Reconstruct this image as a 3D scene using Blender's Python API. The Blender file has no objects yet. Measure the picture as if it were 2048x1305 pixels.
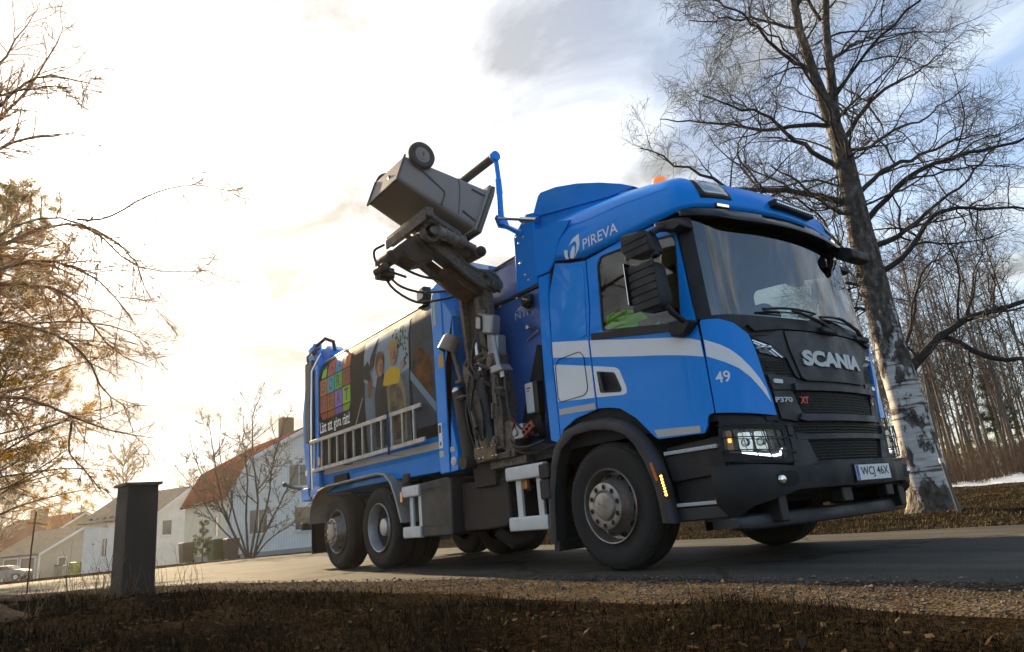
import bpy, bmesh, math, random
import numpy as np
from mathutils import Vector, Matrix
from mathutils.geometry import tessellate_polygon

scene = bpy.context.scene
COL = scene.collection
rng = np.random.default_rng(7)
random.seed(7)
R = math.radians

# ------------------------------------------------------------------ camera
CAM_LOC = np.array((4.1406, -5.3662, 0.4924))
yaw, pitch, roll = R(141.557), R(15.5306), R(-5.1952)
FW = np.array([math.cos(pitch)*math.cos(yaw), math.cos(pitch)*math.sin(yaw), math.sin(pitch)])
_r0 = np.array([math.sin(yaw), -math.cos(yaw), 0.0]); _u0 = np.cross(_r0, FW)
RT = math.cos(roll)*_r0 + math.sin(roll)*_u0
UP = -math.sin(roll)*_r0 + math.cos(roll)*_u0
cd = bpy.data.cameras.new('camera'); cam = bpy.data.objects.new('camera', cd); COL.objects.link(cam)
cd.sensor_width = 36.0; cd.lens = 1369.64*36/2048; cd.clip_start = 0.05; cd.clip_end = 2000
cam.matrix_world = Matrix([[RT[0], UP[0], -FW[0], CAM_LOC[0]], [RT[1], UP[1], -FW[1], CAM_LOC[1]],
                           [RT[2], UP[2], -FW[2], CAM_LOC[2]], [0, 0, 0, 1]])
scene.camera = cam

# ------------------------------------------------------------------ sun, sky
SUN_AZ, SUN_EL = R(175.5), R(25.6)
SUN = Vector((math.cos(SUN_EL)*math.cos(SUN_AZ), math.cos(SUN_EL)*math.sin(SUN_AZ), math.sin(SUN_EL)))
ld = bpy.data.lights.new('sun', 'SUN'); sun = bpy.data.objects.new('sun', ld); COL.objects.link(sun)
ld.energy = 4.2; ld.angle = R(0.6); ld.color = (1.0, 0.76, 0.46)
sun.rotation_euler = (-SUN).to_track_quat('-Z', 'Y').to_euler()

w = bpy.data.worlds.new('World'); scene.world = w; w.use_nodes = True
nt = w.node_tree; nt.nodes.clear()
def wn(t, **k):
    n = nt.nodes.new(t)
    for a, b in k.items(): setattr(n, a, b)
    return n
def wl(a, b): nt.links.new(a, b)
sky = wn('ShaderNodeTexSky', sky_type='NISHITA', sun_disc=False, sun_elevation=SUN_EL, sun_rotation=R(90)-SUN_AZ,
         altitude=100, air_density=1.0, dust_density=1.6, ozone_density=1.2)
def wmath(op, a, b=None, c=None, clamp=False):
    n = wn('ShaderNodeMath', operation=op, use_clamp=clamp)
    for i, v in enumerate((a, b, c)):
        if v is None: continue
        if hasattr(v, 'is_linked') or hasattr(v, 'links'): wl(v, n.inputs[i])
        else: n.inputs[i].default_value = v
    return n.outputs[0]
tc = wn('ShaderNodeTexCoord'); D = tc.outputs['Generated']
sep = wn('ShaderNodeSeparateXYZ'); wl(D, sep.inputs[0])
den = wmath('ADD', wmath('MAXIMUM', sep.outputs[2], 0.0), 0.22)
comb = wn('ShaderNodeCombineXYZ')
wl(wmath('DIVIDE', sep.outputs[0], den), comb.inputs[0]); wl(wmath('DIVIDE', sep.outputs[1], den), comb.inputs[1])
mp = wn('ShaderNodeMapping'); wl(comb.outputs[0], mp.inputs[0]); mp.inputs['Location'].default_value = (3.1, 1.7, 0.3)
mp.inputs['Rotation'].default_value = (0, 0, R(20)); mp.inputs['Scale'].default_value = (1.0, 1.35, 1)
n1 = wn('ShaderNodeTexNoise'); wl(mp.outputs[0], n1.inputs['Vector']); n1.inputs['Scale'].default_value = 1.15
n1.inputs['Detail'].default_value = 9; n1.inputs['Roughness'].default_value = 0.58; n1.inputs['Distortion'].default_value = 0.35
n2 = wn('ShaderNodeTexNoise'); wl(mp.outputs[0], n2.inputs['Vector']); n2.inputs['Scale'].default_value = 2.6
n2.inputs['Detail'].default_value = 7; n2.inputs['Roughness'].default_value = 0.55; n2.inputs['Distortion'].default_value = 0.6
dot = wn('ShaderNodeVectorMath', operation='DOT_PRODUCT'); wl(D, dot.inputs[0]); dot.inputs[1].default_value = SUN
cosg = wmath('MAXIMUM', dot.outputs['Value'], 0.0)
glow = wmath('ADD', wmath('MULTIPLY', wmath('POWER', cosg, 3.0), 0.12), wmath('ADD', wmath('MULTIPLY', wmath('POWER', cosg, 14.0), 0.5), wmath('MULTIPLY', wmath('POWER', cosg, 220.0), 5.0)))
# cloud cover: thin veil everywhere, thicker towards the low sun, blue gaps on the other side
cov = wn('ShaderNodeMapRange'); wl(n1.outputs['Fac'], cov.inputs[0])
cov.inputs[1].default_value = 0.43; cov.inputs[2].default_value = 0.58
cover = wmath('MAXIMUM', cov.outputs[0], wmath('MULTIPLY', wmath('POWER', cosg, 2.5), 1.25), clamp=True)
shade = wn('ShaderNodeMapRange'); wl(n2.outputs['Fac'], shade.inputs[0])
shade.inputs[1].default_value = 0.40; shade.inputs[2].default_value = 0.62; shade.inputs[3].default_value = 1.0; shade.inputs[4].default_value = 0.40
cl_val = wmath('MULTIPLY', wmath('ADD', wmath('MULTIPLY', glow, 0.58), 0.40), shade.outputs[0])
cl = wn('ShaderNodeMix', data_type='RGBA', blend_type='MIX')
wl(wmath('POWER', cosg, 4.0), cl.inputs['Factor'])
cl.inputs[6].default_value = (0.88, 0.96, 1.02, 1); cl.inputs[7].default_value = (1.05, 0.98, 0.91, 1)
clm = wn('ShaderNodeVectorMath', operation='SCALE'); wl(cl.outputs[2], clm.inputs[0]); wl(cl_val, clm.inputs['Scale'])
bg1 = wn('ShaderNodeBackground'); wl(sky.outputs[0], bg1.inputs[0]); bg1.inputs[1].default_value = 0.095
bg2 = wn('ShaderNodeBackground'); wl(clm.outputs[0], bg2.inputs[0]); bg2.inputs[1].default_value = 1.0
mx = wn('ShaderNodeMixShader'); wl(cover, mx.inputs[0]); wl(bg1.outputs[0], mx.inputs[1]); wl(bg2.outputs[0], mx.inputs[2])
wo = wn('ShaderNodeOutputWorld'); wl(mx.outputs[0], wo.inputs[0])

vs = scene.view_settings
vs.view_transform = 'Standard'; vs.look = 'None'; vs.exposure = 1.55; vs.gamma = 1.0; vs.use_curve_mapping = False
scene.render.engine = 'CYCLES'
cy = scene.cycles
cy.use_denoising = True; cy.max_bounces = 6; cy.diffuse_bounces = 3; cy.glossy_bounces = 3; cy.transmission_bounces = 4
cy.transparent_max_bounces = 12; cy.caustics_reflective = False; cy.caustics_refractive = False
cy.sample_clamp_indirect = 4.0; cy.volume_bounces = 0
HAZE = 0.0005

# ------------------------------------------------------------------ materials
MATS = {}
def mat(name, col=(.5, .5, .5), rough=.5, metal=0.0, coat=0.0, noise=0.0, nscale=8.0, col2=None, bump=0.0, bscale=40.0,
        emit=None, estr=0.0, island=None, spec=0.5, trans=0.0, coords='Object', stretch=(1, 1, 1)):
    """principled material; noise mixes towards col2, bump adds fine relief, island varies value per loose piece"""
    if name in MATS: return MATS[name]
    m = bpy.data.materials.new(name); m.use_nodes = True; t = m.node_tree; b = t.nodes['Principled BSDF']
    b.inputs['Roughness'].default_value = rough; b.inputs['Metallic'].default_value = metal
    b.inputs['Coat Weight'].default_value = coat; b.inputs['Coat Roughness'].default_value = 0.03
    b.inputs['Specular IOR Level'].default_value = spec
    if trans: b.inputs['Transmission Weight'].default_value = trans
    c = (*col, 1); b.inputs['Base Color'].default_value = c
    src = None
    if noise or bump:
        tc = t.nodes.new('ShaderNodeTexCoord'); mpn = t.nodes.new('ShaderNodeMapping'); t.links.new(tc.outputs[coords], mpn.inputs[0])
        mpn.inputs['Scale'].default_value = stretch
    if noise:
        n = t.nodes.new('ShaderNodeTexNoise'); t.links.new(mpn.outputs[0], n.inputs['Vector'])
        n.inputs['Scale'].default_value = nscale; n.inputs['Detail'].default_value = 6; n.inputs['Roughness'].default_value = .62
        r = t.nodes.new('ShaderNodeMapRange'); t.links.new(n.outputs['Fac'], r.inputs[0])
        r.inputs[1].default_value = .38; r.inputs[2].default_value = .66; r.inputs[3].default_value = 0; r.inputs[4].default_value = noise
        x = t.nodes.new('ShaderNodeMix'); x.data_type = 'RGBA'; t.links.new(r.outputs[0], x.inputs['Factor'])
        x.inputs[6].default_value = c; x.inputs[7].default_value = (*(col2 or tuple(v*.45 for v in col)), 1)
        src = x.outputs[2]
        rr = t.nodes.new('ShaderNodeMapRange'); t.links.new(r.outputs[0], rr.inputs[0]); rr.inputs[2].default_value = max(noise, .01)
        rr.inputs[3].default_value = rough; rr.inputs[4].default_value = min(1, rough+.25); t.links.new(rr.outputs[0], b.inputs['Roughness'])
    if island:
        g = t.nodes.new('ShaderNodeNewGeometry'); ra = t.nodes.new('ShaderNodeValToRGB'); t.links.new(g.outputs['Random Per Island'], ra.inputs[0])
        e = ra.color_ramp.elements; e[0].color = (*island[0], 1); e[1].color = (*island[-1], 1)
        for i, q in enumerate(island[1:-1]):
            k = e.new((i+1)/(len(island)-1)); k.color = (*q, 1)
        src = ra.outputs[0]
    if src: t.links.new(src, b.inputs['Base Color'])
    if bump:
        n = t.nodes.new('ShaderNodeTexNoise'); t.links.new(mpn.outputs[0], n.inputs['Vector']); n.inputs['Scale'].default_value = bscale
        n.inputs['Detail'].default_value = 4
        bp = t.nodes.new('ShaderNodeBump'); bp.inputs['Strength'].default_value = bump; bp.inputs['Distance'].default_value = .02
        t.links.new(n.outputs['Fac'], bp.inputs['Height']); t.links.new(bp.outputs[0], b.inputs['Normal'])
    if emit:
        b.inputs['Emission Color'].default_value = (*emit, 1); b.inputs['Emission Strength'].default_value = estr
    MATS[name] = m
    return m
def glass(name, tint=(.6, .7, .7), gloss=(1, 1, 1), ior=1.5, rough=0.0):
    m = bpy.data.materials.new(name); m.use_nodes = True; t = m.node_tree; t.nodes.clear()
    o = t.nodes.new('ShaderNodeOutputMaterial'); mx = t.nodes.new('ShaderNodeMixShader'); tr = t.nodes.new('ShaderNodeBsdfTransparent')
    gl = t.nodes.new('ShaderNodeBsdfGlossy'); f = t.nodes.new('ShaderNodeFresnel'); f.inputs[0].default_value = ior
    tr.inputs[0].default_value = (*tint, 1); gl.inputs[0].default_value = (*gloss, 1); gl.inputs['Roughness'].default_value = rough
    t.links.new(f.outputs[0], mx.inputs[0]); t.links.new(tr.outputs[0], mx.inputs[1]); t.links.new(gl.outputs[0], mx.inputs[2]); t.links.new(mx.outputs[0], o.inputs[0])
    MATS[name] = m
    return m

BLUE = mat('blue_paint', (.0, .275, .86), .28, coat=.32, spec=.08, noise=.18, nscale=2.2, col2=(.006, .23, .70))
BLUE2 = mat('blue_paint_dull', (.0, .265, .80), .42, coat=.1, spec=.08, noise=.3, nscale=5, col2=(.012, .19, .54))
WHITE = mat('white_film', (.86, .87, .87), .35, coat=.3)
REFL = mat('reflective_tape', (.50, .50, .45), .4)
PLAS = mat('black_plastic', (.010, .0105, .0115), .5, noise=.5, nscale=6, col2=(.017, .016, .015), bump=.08, bscale=300)
PLASG = mat('grey_plastic', (.022, .024, .027), .42, noise=.3, nscale=5, col2=(.032, .032, .032), bump=.05, bscale=260)
DARK = mat('dark_void', (.008, .008, .009), .8)
CHAS = mat('chassis_paint', (.022, .020, .018), .6, noise=.7, nscale=9, col2=(.06, .045, .032))
TYRE = mat('tyre_rubber', (.017, .016, .015), .82, noise=.6, nscale=7, col2=(.042, .036, .029), bump=.12, bscale=120)
STEEL = mat('wheel_steel', (.36, .34, .31), .38, metal=.85, noise=.5, nscale=9, col2=(.18, .15, .12))
ALUW = mat('pale_aluminium', (.66, .67, .66), .42, metal=.25, noise=.25, nscale=14, col2=(.48, .47, .44))
CHQ = mat('chequer_plate', (.44, .40, .35), .45, metal=.3, noise=.4, nscale=7, col2=(.24, .20, .165))
ARM = mat('dirty_arm_steel', (.17, .142, .115), .55, metal=.35, noise=.7, nscale=26, col2=(.075, .052, .036), bump=.15, bscale=60)
ARMD = mat('grimy_steel', (.055, .048, .042), .6, metal=.3, noise=.8, nscale=14, col2=(.10, .075, .05), bump=.15, bscale=80)
CHROME = mat('piston_chrome', (.62, .60, .56), .18, metal=1.0)
HOSE = mat('rubber_hose', (.013, .013, .013), .5)
GLASS = glass('side_glass', (.50, .54, .52), ior=1.75)
WSGL = glass('windscreen_glass', (.50, .58, .56), ior=2.05)
LENS = glass('lamp_lens', (.85, .87, .88))
AMBER = mat('amber_lens', (.75, .23, .02), .25, coat=.6)
AMBERON = mat('amber_lit', (.9, .35, .02), .3, emit=(1, .36, .03), estr=9.0)
REFLECT = mat('lamp_reflector', (.75, .76, .78), .12, metal=1.0)
DRL = mat('daylight_strip', (.9, .9, .95), .3, emit=(.80, .82, 1.0), estr=1.6)

# ------------------------------------------------------------------ mesh helpers
def frame_from(d):
    d = np.asarray(d, float); d = d/np.linalg.norm(d)
    a = np.array((0, 0, 1.0)) if abs(d[2]) < .9 else np.array((1.0, 0, 0))
    s = np.cross(a, d); s /= np.linalg.norm(s)
    return s, np.cross(d, s), d
def prop(o, label=None, cat=None, group=None, kind=None):
    if label: o['label'] = label
    if cat: o['category'] = cat
    if group: o['group'] = group
    if kind: o['kind'] = kind
    return o
def link(name, me, parent=None, loc=None, rot=None, scale=None):
    o = bpy.data.objects.new(name, me); COL.objects.link(o)
    if parent is not None: o.parent = parent
    if loc is not None: o.location = loc
    if rot is not None: o.rotation_euler = rot
    if scale is not None: o.scale = scale
    return o
def empty(name, loc=(0, 0, 0), rz=0, parent=None):
    o = link(name, None, parent, loc, (0, 0, rz)); o.empty_display_size = .2
    return o
def np_mesh(name, V, F, mats, smooth=True, midx=None, sharp=None):
    """V (n,3), F (m,3|4) int arrays"""
    V = np.asarray(V, np.float32); F = np.asarray(F, np.int32); k = F.shape[1]
    me = bpy.data.meshes.new(name); me.vertices.add(len(V)); me.vertices.foreach_set('co', V.ravel())
    me.loops.add(F.size); me.loops.foreach_set('vertex_index', F.ravel())
    me.polygons.add(len(F)); me.polygons.foreach_set('loop_start', np.arange(0, F.size, k, dtype=np.int32))
    me.polygons.foreach_set('loop_total', np.full(len(F), k, np.int32))
    me.polygons.foreach_set('use_smooth', np.full(len(F), smooth))
    for m in (mats if isinstance(mats, (list, tuple)) else [mats]): me.materials.append(m)
    if midx is not None: me.polygons.foreach_set('material_index', np.asarray(midx, np.int32))
    me.update(calc_edges=True); me.validate()
    return me
class MB:
    def __init__(s): s.v = []; s.f = []; s.m = []
    def raw(s, v, f, m=0):
        o = len(s.v); s.v.extend([tuple(map(float, p)) for p in v]); s.f.extend([tuple(int(i)+o for i in q) for q in f]); s.m.extend([m]*len(f)); return s
    def box(s, x0, x1, y0, y1, z0, z1, m=0):
        v = [(x, y, z) for z in (z0, z1) for y in (y0, y1) for x in (x0, x1)]
        return s.raw(v, [(0, 2, 3, 1), (4, 5, 7, 6), (0, 1, 5, 4), (2, 6, 7, 3), (0, 4, 6, 2), (1, 3, 7, 5)], m)
    def bar(s, p0, p1, a, b, m=0, up=None):
        """rectangular bar from p0 to p1, a wide (side) and b high"""
        p0 = np.asarray(p0, float); p1 = np.asarray(p1, float); sd, u, d = frame_from(p1-p0)
        if up is not None:
            sd = np.cross(np.asarray(up, float), d); sd /= np.linalg.norm(sd); u = np.cross(d, sd)
        v = [p+sd*i*a/2+u*j*b/2 for p in (p0, p1) for i, j in ((-1, -1), (1, -1), (1, 1), (-1, 1))]
        return s.raw(v, [(3, 2, 1, 0), (4, 5, 6, 7), (0, 1, 5, 4), (1, 2, 6, 5), (2, 3, 7, 6), (3, 0, 4, 7)], m)
    def prism(s, poly, ax, a, b, m=0):
        n = len(poly)
        def mk(p, t): return {'y': (p[0], t, p[1]), 'x': (t, p[0], p[1]), 'z': (p[0], p[1], t)}[ax]
        v = [mk(p, a) for p in poly]+[mk(p, b) for p in poly]
        area = sum(poly[i][0]*poly[(i+1) % n][1]-poly[(i+1) % n][0]*poly[i][1] for i in range(n))
        A = list(range(n)); flip = (area > 0) == (b > a)
        if ax == 'y': flip = not flip
        f = [tuple(A[::-1]) if flip else tuple(A), tuple(i+n for i in (A if flip else A[::-1]))]
        for i in range(n):
            q = (i, (i+1) % n, (i+1) % n+n, i+n); f.append(q if flip else q[::-1])
        return s.raw(v, f, m)
    def cyl(s, p0, p1, r0, r1=None, n=14, m=0):
        r1 = r0 if r1 is None else r1
        p0 = np.asarray(p0, float); p1 = np.asarray(p1, float); sd, u, d = frame_from(p1-p0)
        t = np.arange(n)*2*math.pi/n; c = np.cos(t)[:, None]*sd+np.sin(t)[:, None]*u
        v = np.r_[p0+c*r0, p1+c*r1]
        f = [(i, (i+1) % n, (i+1) % n+n, i+n) for i in range(n)]+[tuple(range(n))[::-1], tuple(range(n, 2*n))]
        return s.raw(v, f, m)
    def tube(s, pts, r, n=8, m=0, closed=False):
        P = np.asarray(pts, float); k = len(P); rr = np.full(k, r) if np.isscalar(r) else np.asarray(r, float)
        T = np.gradient(P, axis=0) if not closed else np.roll(P, -1, 0)-np.roll(P, 1, 0)
        sd, u, d = frame_from(T[0]); t = np.arange(n)*2*math.pi/n; v = []
        for i in range(k):
            d = T[i]/(np.linalg.norm(T[i])+1e-9); sd = sd-d*(sd@d); sd /= np.linalg.norm(sd)+1e-9; u = np.cross(d, sd)
            v.append(P[i]+rr[i]*(np.cos(t)[:, None]*sd+np.sin(t)[:, None]*u))
        f = [(i*n+j, i*n+(j+1) % n, ((i+1) % k)*n+(j+1) % n, ((i+1) % k)*n+j) for i in range(k if closed else k-1) for j in range(n)]
        if not closed: f += [tuple(range(n))[::-1], tuple(range((k-1)*n, k*n))]
        return s.raw(np.concatenate(v), f, m)
    def lathe(s, prof, org=(0, 0, 0), ax=(0, -1, 0), n=40, m=0, ms=None):
        """prof: (radius, along axis) list"""
        sd, u, d = frame_from(ax); org = np.asarray(org, float); t = np.arange(n)*2*math.pi/n; c = np.cos(t)[:, None]*sd+np.sin(t)[:, None]*u
        v = np.concatenate([org+d*a+c*max(r, 1e-4) for r, a in prof]); k = len(prof)
        for i in range(k-1):
            o = len(s.v) if i == 0 else o
            f = [(i*n+j, i*n+(j+1) % n, (i+1)*n+(j+1) % n, (i+1)*n+j) for j in range(n)]
            s.f.extend([tuple(q+o for q in p) for p in f]); s.m.extend([ms[i] if ms else m]*n)
        s.v.extend([tuple(p) for p in v]); return s
    def sphere(s, c, r, n=12, k=8, m=0, sc=(1, 1, 1)):
        v = [(c[0]+r*sc[0]*math.sin(math.pi*i/k)*math.cos(2*math.pi*j/n), c[1]+r*sc[1]*math.sin(math.pi*i/k)*math.sin(2*math.pi*j/n), c[2]+r*sc[2]*math.cos(math.pi*i/k)) for i in range(k+1) for j in range(n)]
        return s.raw(v, [(i*n+j, (i+1)*n+j, (i+1)*n+(j+1) % n, i*n+(j+1) % n) for i in range(k) for j in range(n)], m)
    def pieces(s, name, mats, parent=None, **k):
        """every connected piece as an object of its own"""
        par = list(range(len(s.v)))
        def find(i):
            while par[i] != i: par[i] = par[par[i]]; i = par[i]
            return i
        for f in s.f:
            for i in f[1:]: par[find(i)] = find(f[0])
        grp = {}
        for f, m in zip(s.f, s.m): grp.setdefault(find(f[0]), []).append((f, m))
        for fs in grp.values():
            ids = sorted({i for f, _ in fs for i in f}); mp = {a: b for b, a in enumerate(ids)}; q = MB(); q.v = [s.v[i] for i in ids]; q.f = [tuple(mp[i] for i in f) for f, _ in fs]; q.m = [m for _, m in fs]; q.build(name, mats, parent, **k)
    def build(s, name, mats, parent=None, smooth=True, bevel=0.0, angle=35, seg=2, loc=None, rot=None):
        me = bpy.data.meshes.new(name); me.from_pydata(s.v, [], s.f)
        for m in (mats if isinstance(mats, (list, tuple)) else [mats]): me.materials.append(m)
        me.polygons.foreach_set('material_index', s.m); me.validate(); me.update()
        bm = bmesh.new(); bm.from_mesh(me); bmesh.ops.remove_doubles(bm, verts=bm.verts, dist=1e-5); bm.to_mesh(me); bm.free()
        if smooth:
            me.polygons.foreach_set('use_smooth', [True]*len(me.polygons)); me.set_sharp_from_angle(angle=R(angle))
        o = link(name, me, parent, loc, rot)
        if bevel:
            md = o.modifiers.new('bevel', 'BEVEL'); md.width = bevel; md.segments = seg; md.limit_method = 'ANGLE'; md.angle_limit = R(40); md.harden_normals = False
        return o
def round_poly(pts, r, n=4):
    out = []; k = len(pts)
    rr = [r]*k if np.isscalar(r) else r
    for i in range(k):
        p = np.array(pts[i], float); a = np.array(pts[i-1], float)-p; b = np.array(pts[(i+1) % k], float)-p
        la, lb = np.linalg.norm(a), np.linalg.norm(b); q = min(rr[i], la*.45, lb*.45)
        if q < 1e-4: out.append(tuple(p)); continue
        A = p+a/la*q; B = p+b/lb*q
        for t in np.linspace(0, 1, n+1): out.append(tuple((1-t)**2*A+2*t*(1-t)*p+t*t*B))
    return out
def flat_mesh(polys, cuts_u=(), cuts_v=()):
    """polys: list of (outer, [holes]) in 2D -> bmesh with triangulated faces cut along u and v lines"""
    bm = bmesh.new()
    for outer, holes in polys:
        loops = [[Vector((*p, 0)) for p in outer]]+[[Vector((*p, 0)) for p in h] for h in holes]
        tri = tessellate_polygon(loops); vs_ = [bm.verts.new(p) for l in loops for p in l]
        for t in tri:
            try: bm.faces.new([vs_[i] for i in t])
            except ValueError: pass
    for c in cuts_u: bmesh.ops.bisect_plane(bm, geom=bm.verts[:]+bm.edges[:]+bm.faces[:], plane_co=(c, 0, 0), plane_no=(1, 0, 0), dist=1e-5)
    for c in cuts_v: bmesh.ops.bisect_plane(bm, geom=bm.verts[:]+bm.edges[:]+bm.faces[:], plane_co=(0, c, 0), plane_no=(0, 1, 0), dist=1e-5)
    bmesh.ops.recalc_face_normals(bm, faces=bm.faces)
    for f in bm.faces:
        if f.normal.z < 0: f.normal_flip()
    return bm
def mapped(name, bm, fn, mats, parent, thick=0.0, smooth=True, flip=False):
    """map a flat bmesh through fn(u, v) -> 3D and give it thickness behind the surface"""
    for v in bm.verts: v.co = fn(v.co.x, v.co.y)
    if flip: bmesh.ops.reverse_faces(bm, faces=bm.faces)
    bmesh.ops.dissolve_degenerate(bm, dist=1e-5, edges=bm.edges)
    bm.normal_update(); bm.verts.ensure_lookup_table(); bm.verts.index_update()
    V = [v.co.copy() for v in bm.verts]; F = [tuple(v.index for v in f.verts) for f in bm.faces]; sm = [smooth]*len(F)
    if thick:
        N = [v.normal.copy() for v in bm.verts]; n = len(V)
        E = [(e.verts[0].index, e.verts[1].index, e.link_faces[0]) for e in bm.edges if len(e.link_faces) == 1]
        V += [V[i]-N[i]*thick for i in range(n)]; F += [tuple(i+n for i in f[::-1]) for f in F]; sm += [smooth]*(len(F)-len(sm))
        for a, b, f in E:
            ids = [v.index for v in f.verts]; i = ids.index(a)
            if ids[(i+1) % len(ids)] != b: a, b = b, a
            k = len(V); V += [V[a], V[b], V[b+n], V[a+n]]; F.append((k+1, k, k+3, k+2)); sm.append(False)
    bm.free(); me = bpy.data.meshes.new(name); me.from_pydata(V, [], F); me.materials.append(mats)
    me.polygons.foreach_set('use_smooth', sm)
    if smooth: me.set_sharp_from_angle(angle=R(40))
    return link(name, me, parent)
def text_polys(s, size=1.0, bold=0.0, sx=1.0, shear=0.0):
    """flat triangle mesh of a text (baseline-left at origin): verts (n,2), faces"""
    cu = bpy.data.curves.new('txt', 'FONT'); cu.body = s; cu.size = size; cu.offset = bold*size; cu.shear = shear; cu.resolution_u = 4; cu.fill_mode = 'FRONT'
    o = bpy.data.objects.new('txt', cu); COL.objects.link(o); dg = bpy.context.evaluated_depsgraph_get()
    me = bpy.data.meshes.new_from_object(o.evaluated_get(dg)); V = np.array([v.co[:2] for v in me.vertices]); F = [tuple(p.vertices) for p in me.polygons]
    bpy.data.objects.remove(o); bpy.data.curves.remove(cu); bpy.data.meshes.remove(me)
    V[:, 0] *= sx
    return V, F
def text_on(name, s, box, fn, m, parent, bold=0.0, thick=0.0, flip=False, shear=0.0):
    """fit a text into box (u0, v0, u1, v1) and map it with fn"""
    V, F = text_polys(s, 1.0, bold, 1.0, shear); a = V.min(0); b = V.max(0); u0, v0, u1, v1 = box
    V = (V-a)/(b-a)*np.array((u1-u0, v1-v0))+np.array((u0, v0))
    bm = bmesh.new(); vs_ = [bm.verts.new((p[0], p[1], 0)) for p in V]
    for f in F:
        try: bm.faces.new([vs_[i] for i in f])
        except ValueError: pass
    bmesh.ops.recalc_face_normals(bm, faces=bm.faces)
    for f in bm.faces:
        if f.normal.z < 0: f.normal_flip()
    return mapped(name, bm, fn, m, parent, thick, smooth=False, flip=flip)
# ================================================================== TRUCK: cab
# truck frame = world: x forward from the front axle, y to its left, z up from the road
truck = empty('refuse_truck', (0, 0, 0))
prop(truck, 'blue side loading refuse truck on the road lifting a bin with its arm', 'truck')
_cp = np.array([(-.66, 1.22), (-.2, 1.22), (.3, 1.22), (.6, 1.22), (.9, 1.22), (1.0, 1.218), (1.1, 1.205), (1.18, 1.175), (1.25, 1.12), (1.30, 1.04),
                (1.338, .94), (1.37, .80), (1.385, .73), (1.43, .5), (1.46, .25), (1.47, 0), (1.46, -.25), (1.43, -.5)])
_d = []
for i in range(1, len(_cp)-2):
    a, b, c, d = _cp[i-1], _cp[i], _cp[i+1], _cp[i+2]
    la, lb, lc = np.linalg.norm(b-a), np.linalg.norm(c-b), np.linalg.norm(d-c)
    m1 = (c-a)/(la+lb)*lb; m2 = (d-b)/(lb+lc)*lb
    for t in np.linspace(0, 1, 9)[:-1]:
        h = t*t*(3-2*t); _d.append((2*t**3-3*t*t+1)*b+(t**3-2*t*t+t)*m1+h*c+(t**3-t*t)*m2)
_d = [p for p in _d if p[1] > 1e-6]+[_cp[15]]
CPD = np.array([_cp[0]]+_d)
SEG = np.r_[0, np.cumsum(np.hypot(*np.diff(CPD, axis=0).T))]; UM = SEG[-1]
def sstep(a, b, x):
    t = np.clip((x-a)/(b-a), 0, 1); return t*t*(3-2*t)
def cabS(u, z, off=0.0):
    uu = 2*UM-u if u > UM else u; sg = 1 if u > UM else -1
    x = np.interp(uu, SEG, CPD[:, 0]); y = np.interp(uu, SEG, CPD[:, 1]); e = .012
    dx = np.interp(uu+e, SEG, CPD[:, 0])-np.interp(uu-e, SEG, CPD[:, 0]); dy = np.interp(uu+e, SEG, CPD[:, 1])-np.interp(uu-e, SEG, CPD[:, 1])
    if uu > UM-.02: dx, dy = 0, -1
    l = math.hypot(dx, dy) or 1; nx, ny = -dy/l, dx/l
    x = x+nx*off; y = y+ny*off
    x = x+np.interp(z, [0, 1.7, 2.72, 2.95], [0, 0, -.085, -.12])*sstep(.9, 1.35, x)
    y = y*np.interp(z, [0, 1.9, 2.7, 3.3], [1, 1, .962, .94])
    return (x, sg*y, z)
CU = list(np.arange(1.4637, 2*UM-1.45, .05)); CV = list(np.arange(1.0073, 2.8, .13))
def mir(poly): return [(2*UM-u, z) for u, z in poly][::-1]
def sym(half): return half+[(2*UM-u, z) for u, z in half][::-1]
def panel(name, outer, m, off=0.0, holes=(), thick=.02, parent=truck, both=False, cu=None, cv=None):
    o = None
    for k in range(2 if both else 1):
        out = mir(outer) if k else outer; hs = [mir(h) if k else h for h in holes]
        us = [p[0] for p in out]
        bm = flat_mesh([(out, hs)], [c for c in (cu or CU) if min(us) < c < max(us)], cv or CV)
        q = mapped(name, bm, lambda u, z: cabS(u, z, off), m, parent, thick)
        o = o or q
    return o
def ux(x): return x+.66
def side(pts): return [(ux(x), z) for x, z in pts]
# inner dark structure seen through the panel gaps, floor and back wall
panel('cab_frame', sym([(ux(-.6), 1.03), (ux(-.6), 1.3), (ux(-.55), 1.74)])[::-1], DARK, -.035, thick=.03)
b = MB(); b.box(-.60, -.555, -1.12, 1.12, 1.0, 3.05); b.box(-.55, 1.1, -1.05, 1.05, 1.12, 1.2); b.box(-.5, .95, -.98, .98, 2.82, 2.86)
b.build('cab_inner_shell', mat('cab_trim', (.05, .052, .055), .8), truck)
for s in (-1, 1):       # wheel housing liner
    b = MB(); a = [(-.60, .95), (-.50, 1.12), (-.32, 1.19), (0, 1.20), (.26, 1.15), (.40, 1.05), (.52, .9), (.6, .7), (.62, .4)]
    a2 = [(x*.985, z-.03) for x, z in a]
    b.prism(a+a2[::-1], 'y', s*.75, s*1.17); b.box(-.6, .62, s*.66, s*.74, .5, 1.2); b.build('wheel_housing', DARK, truck)
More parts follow.
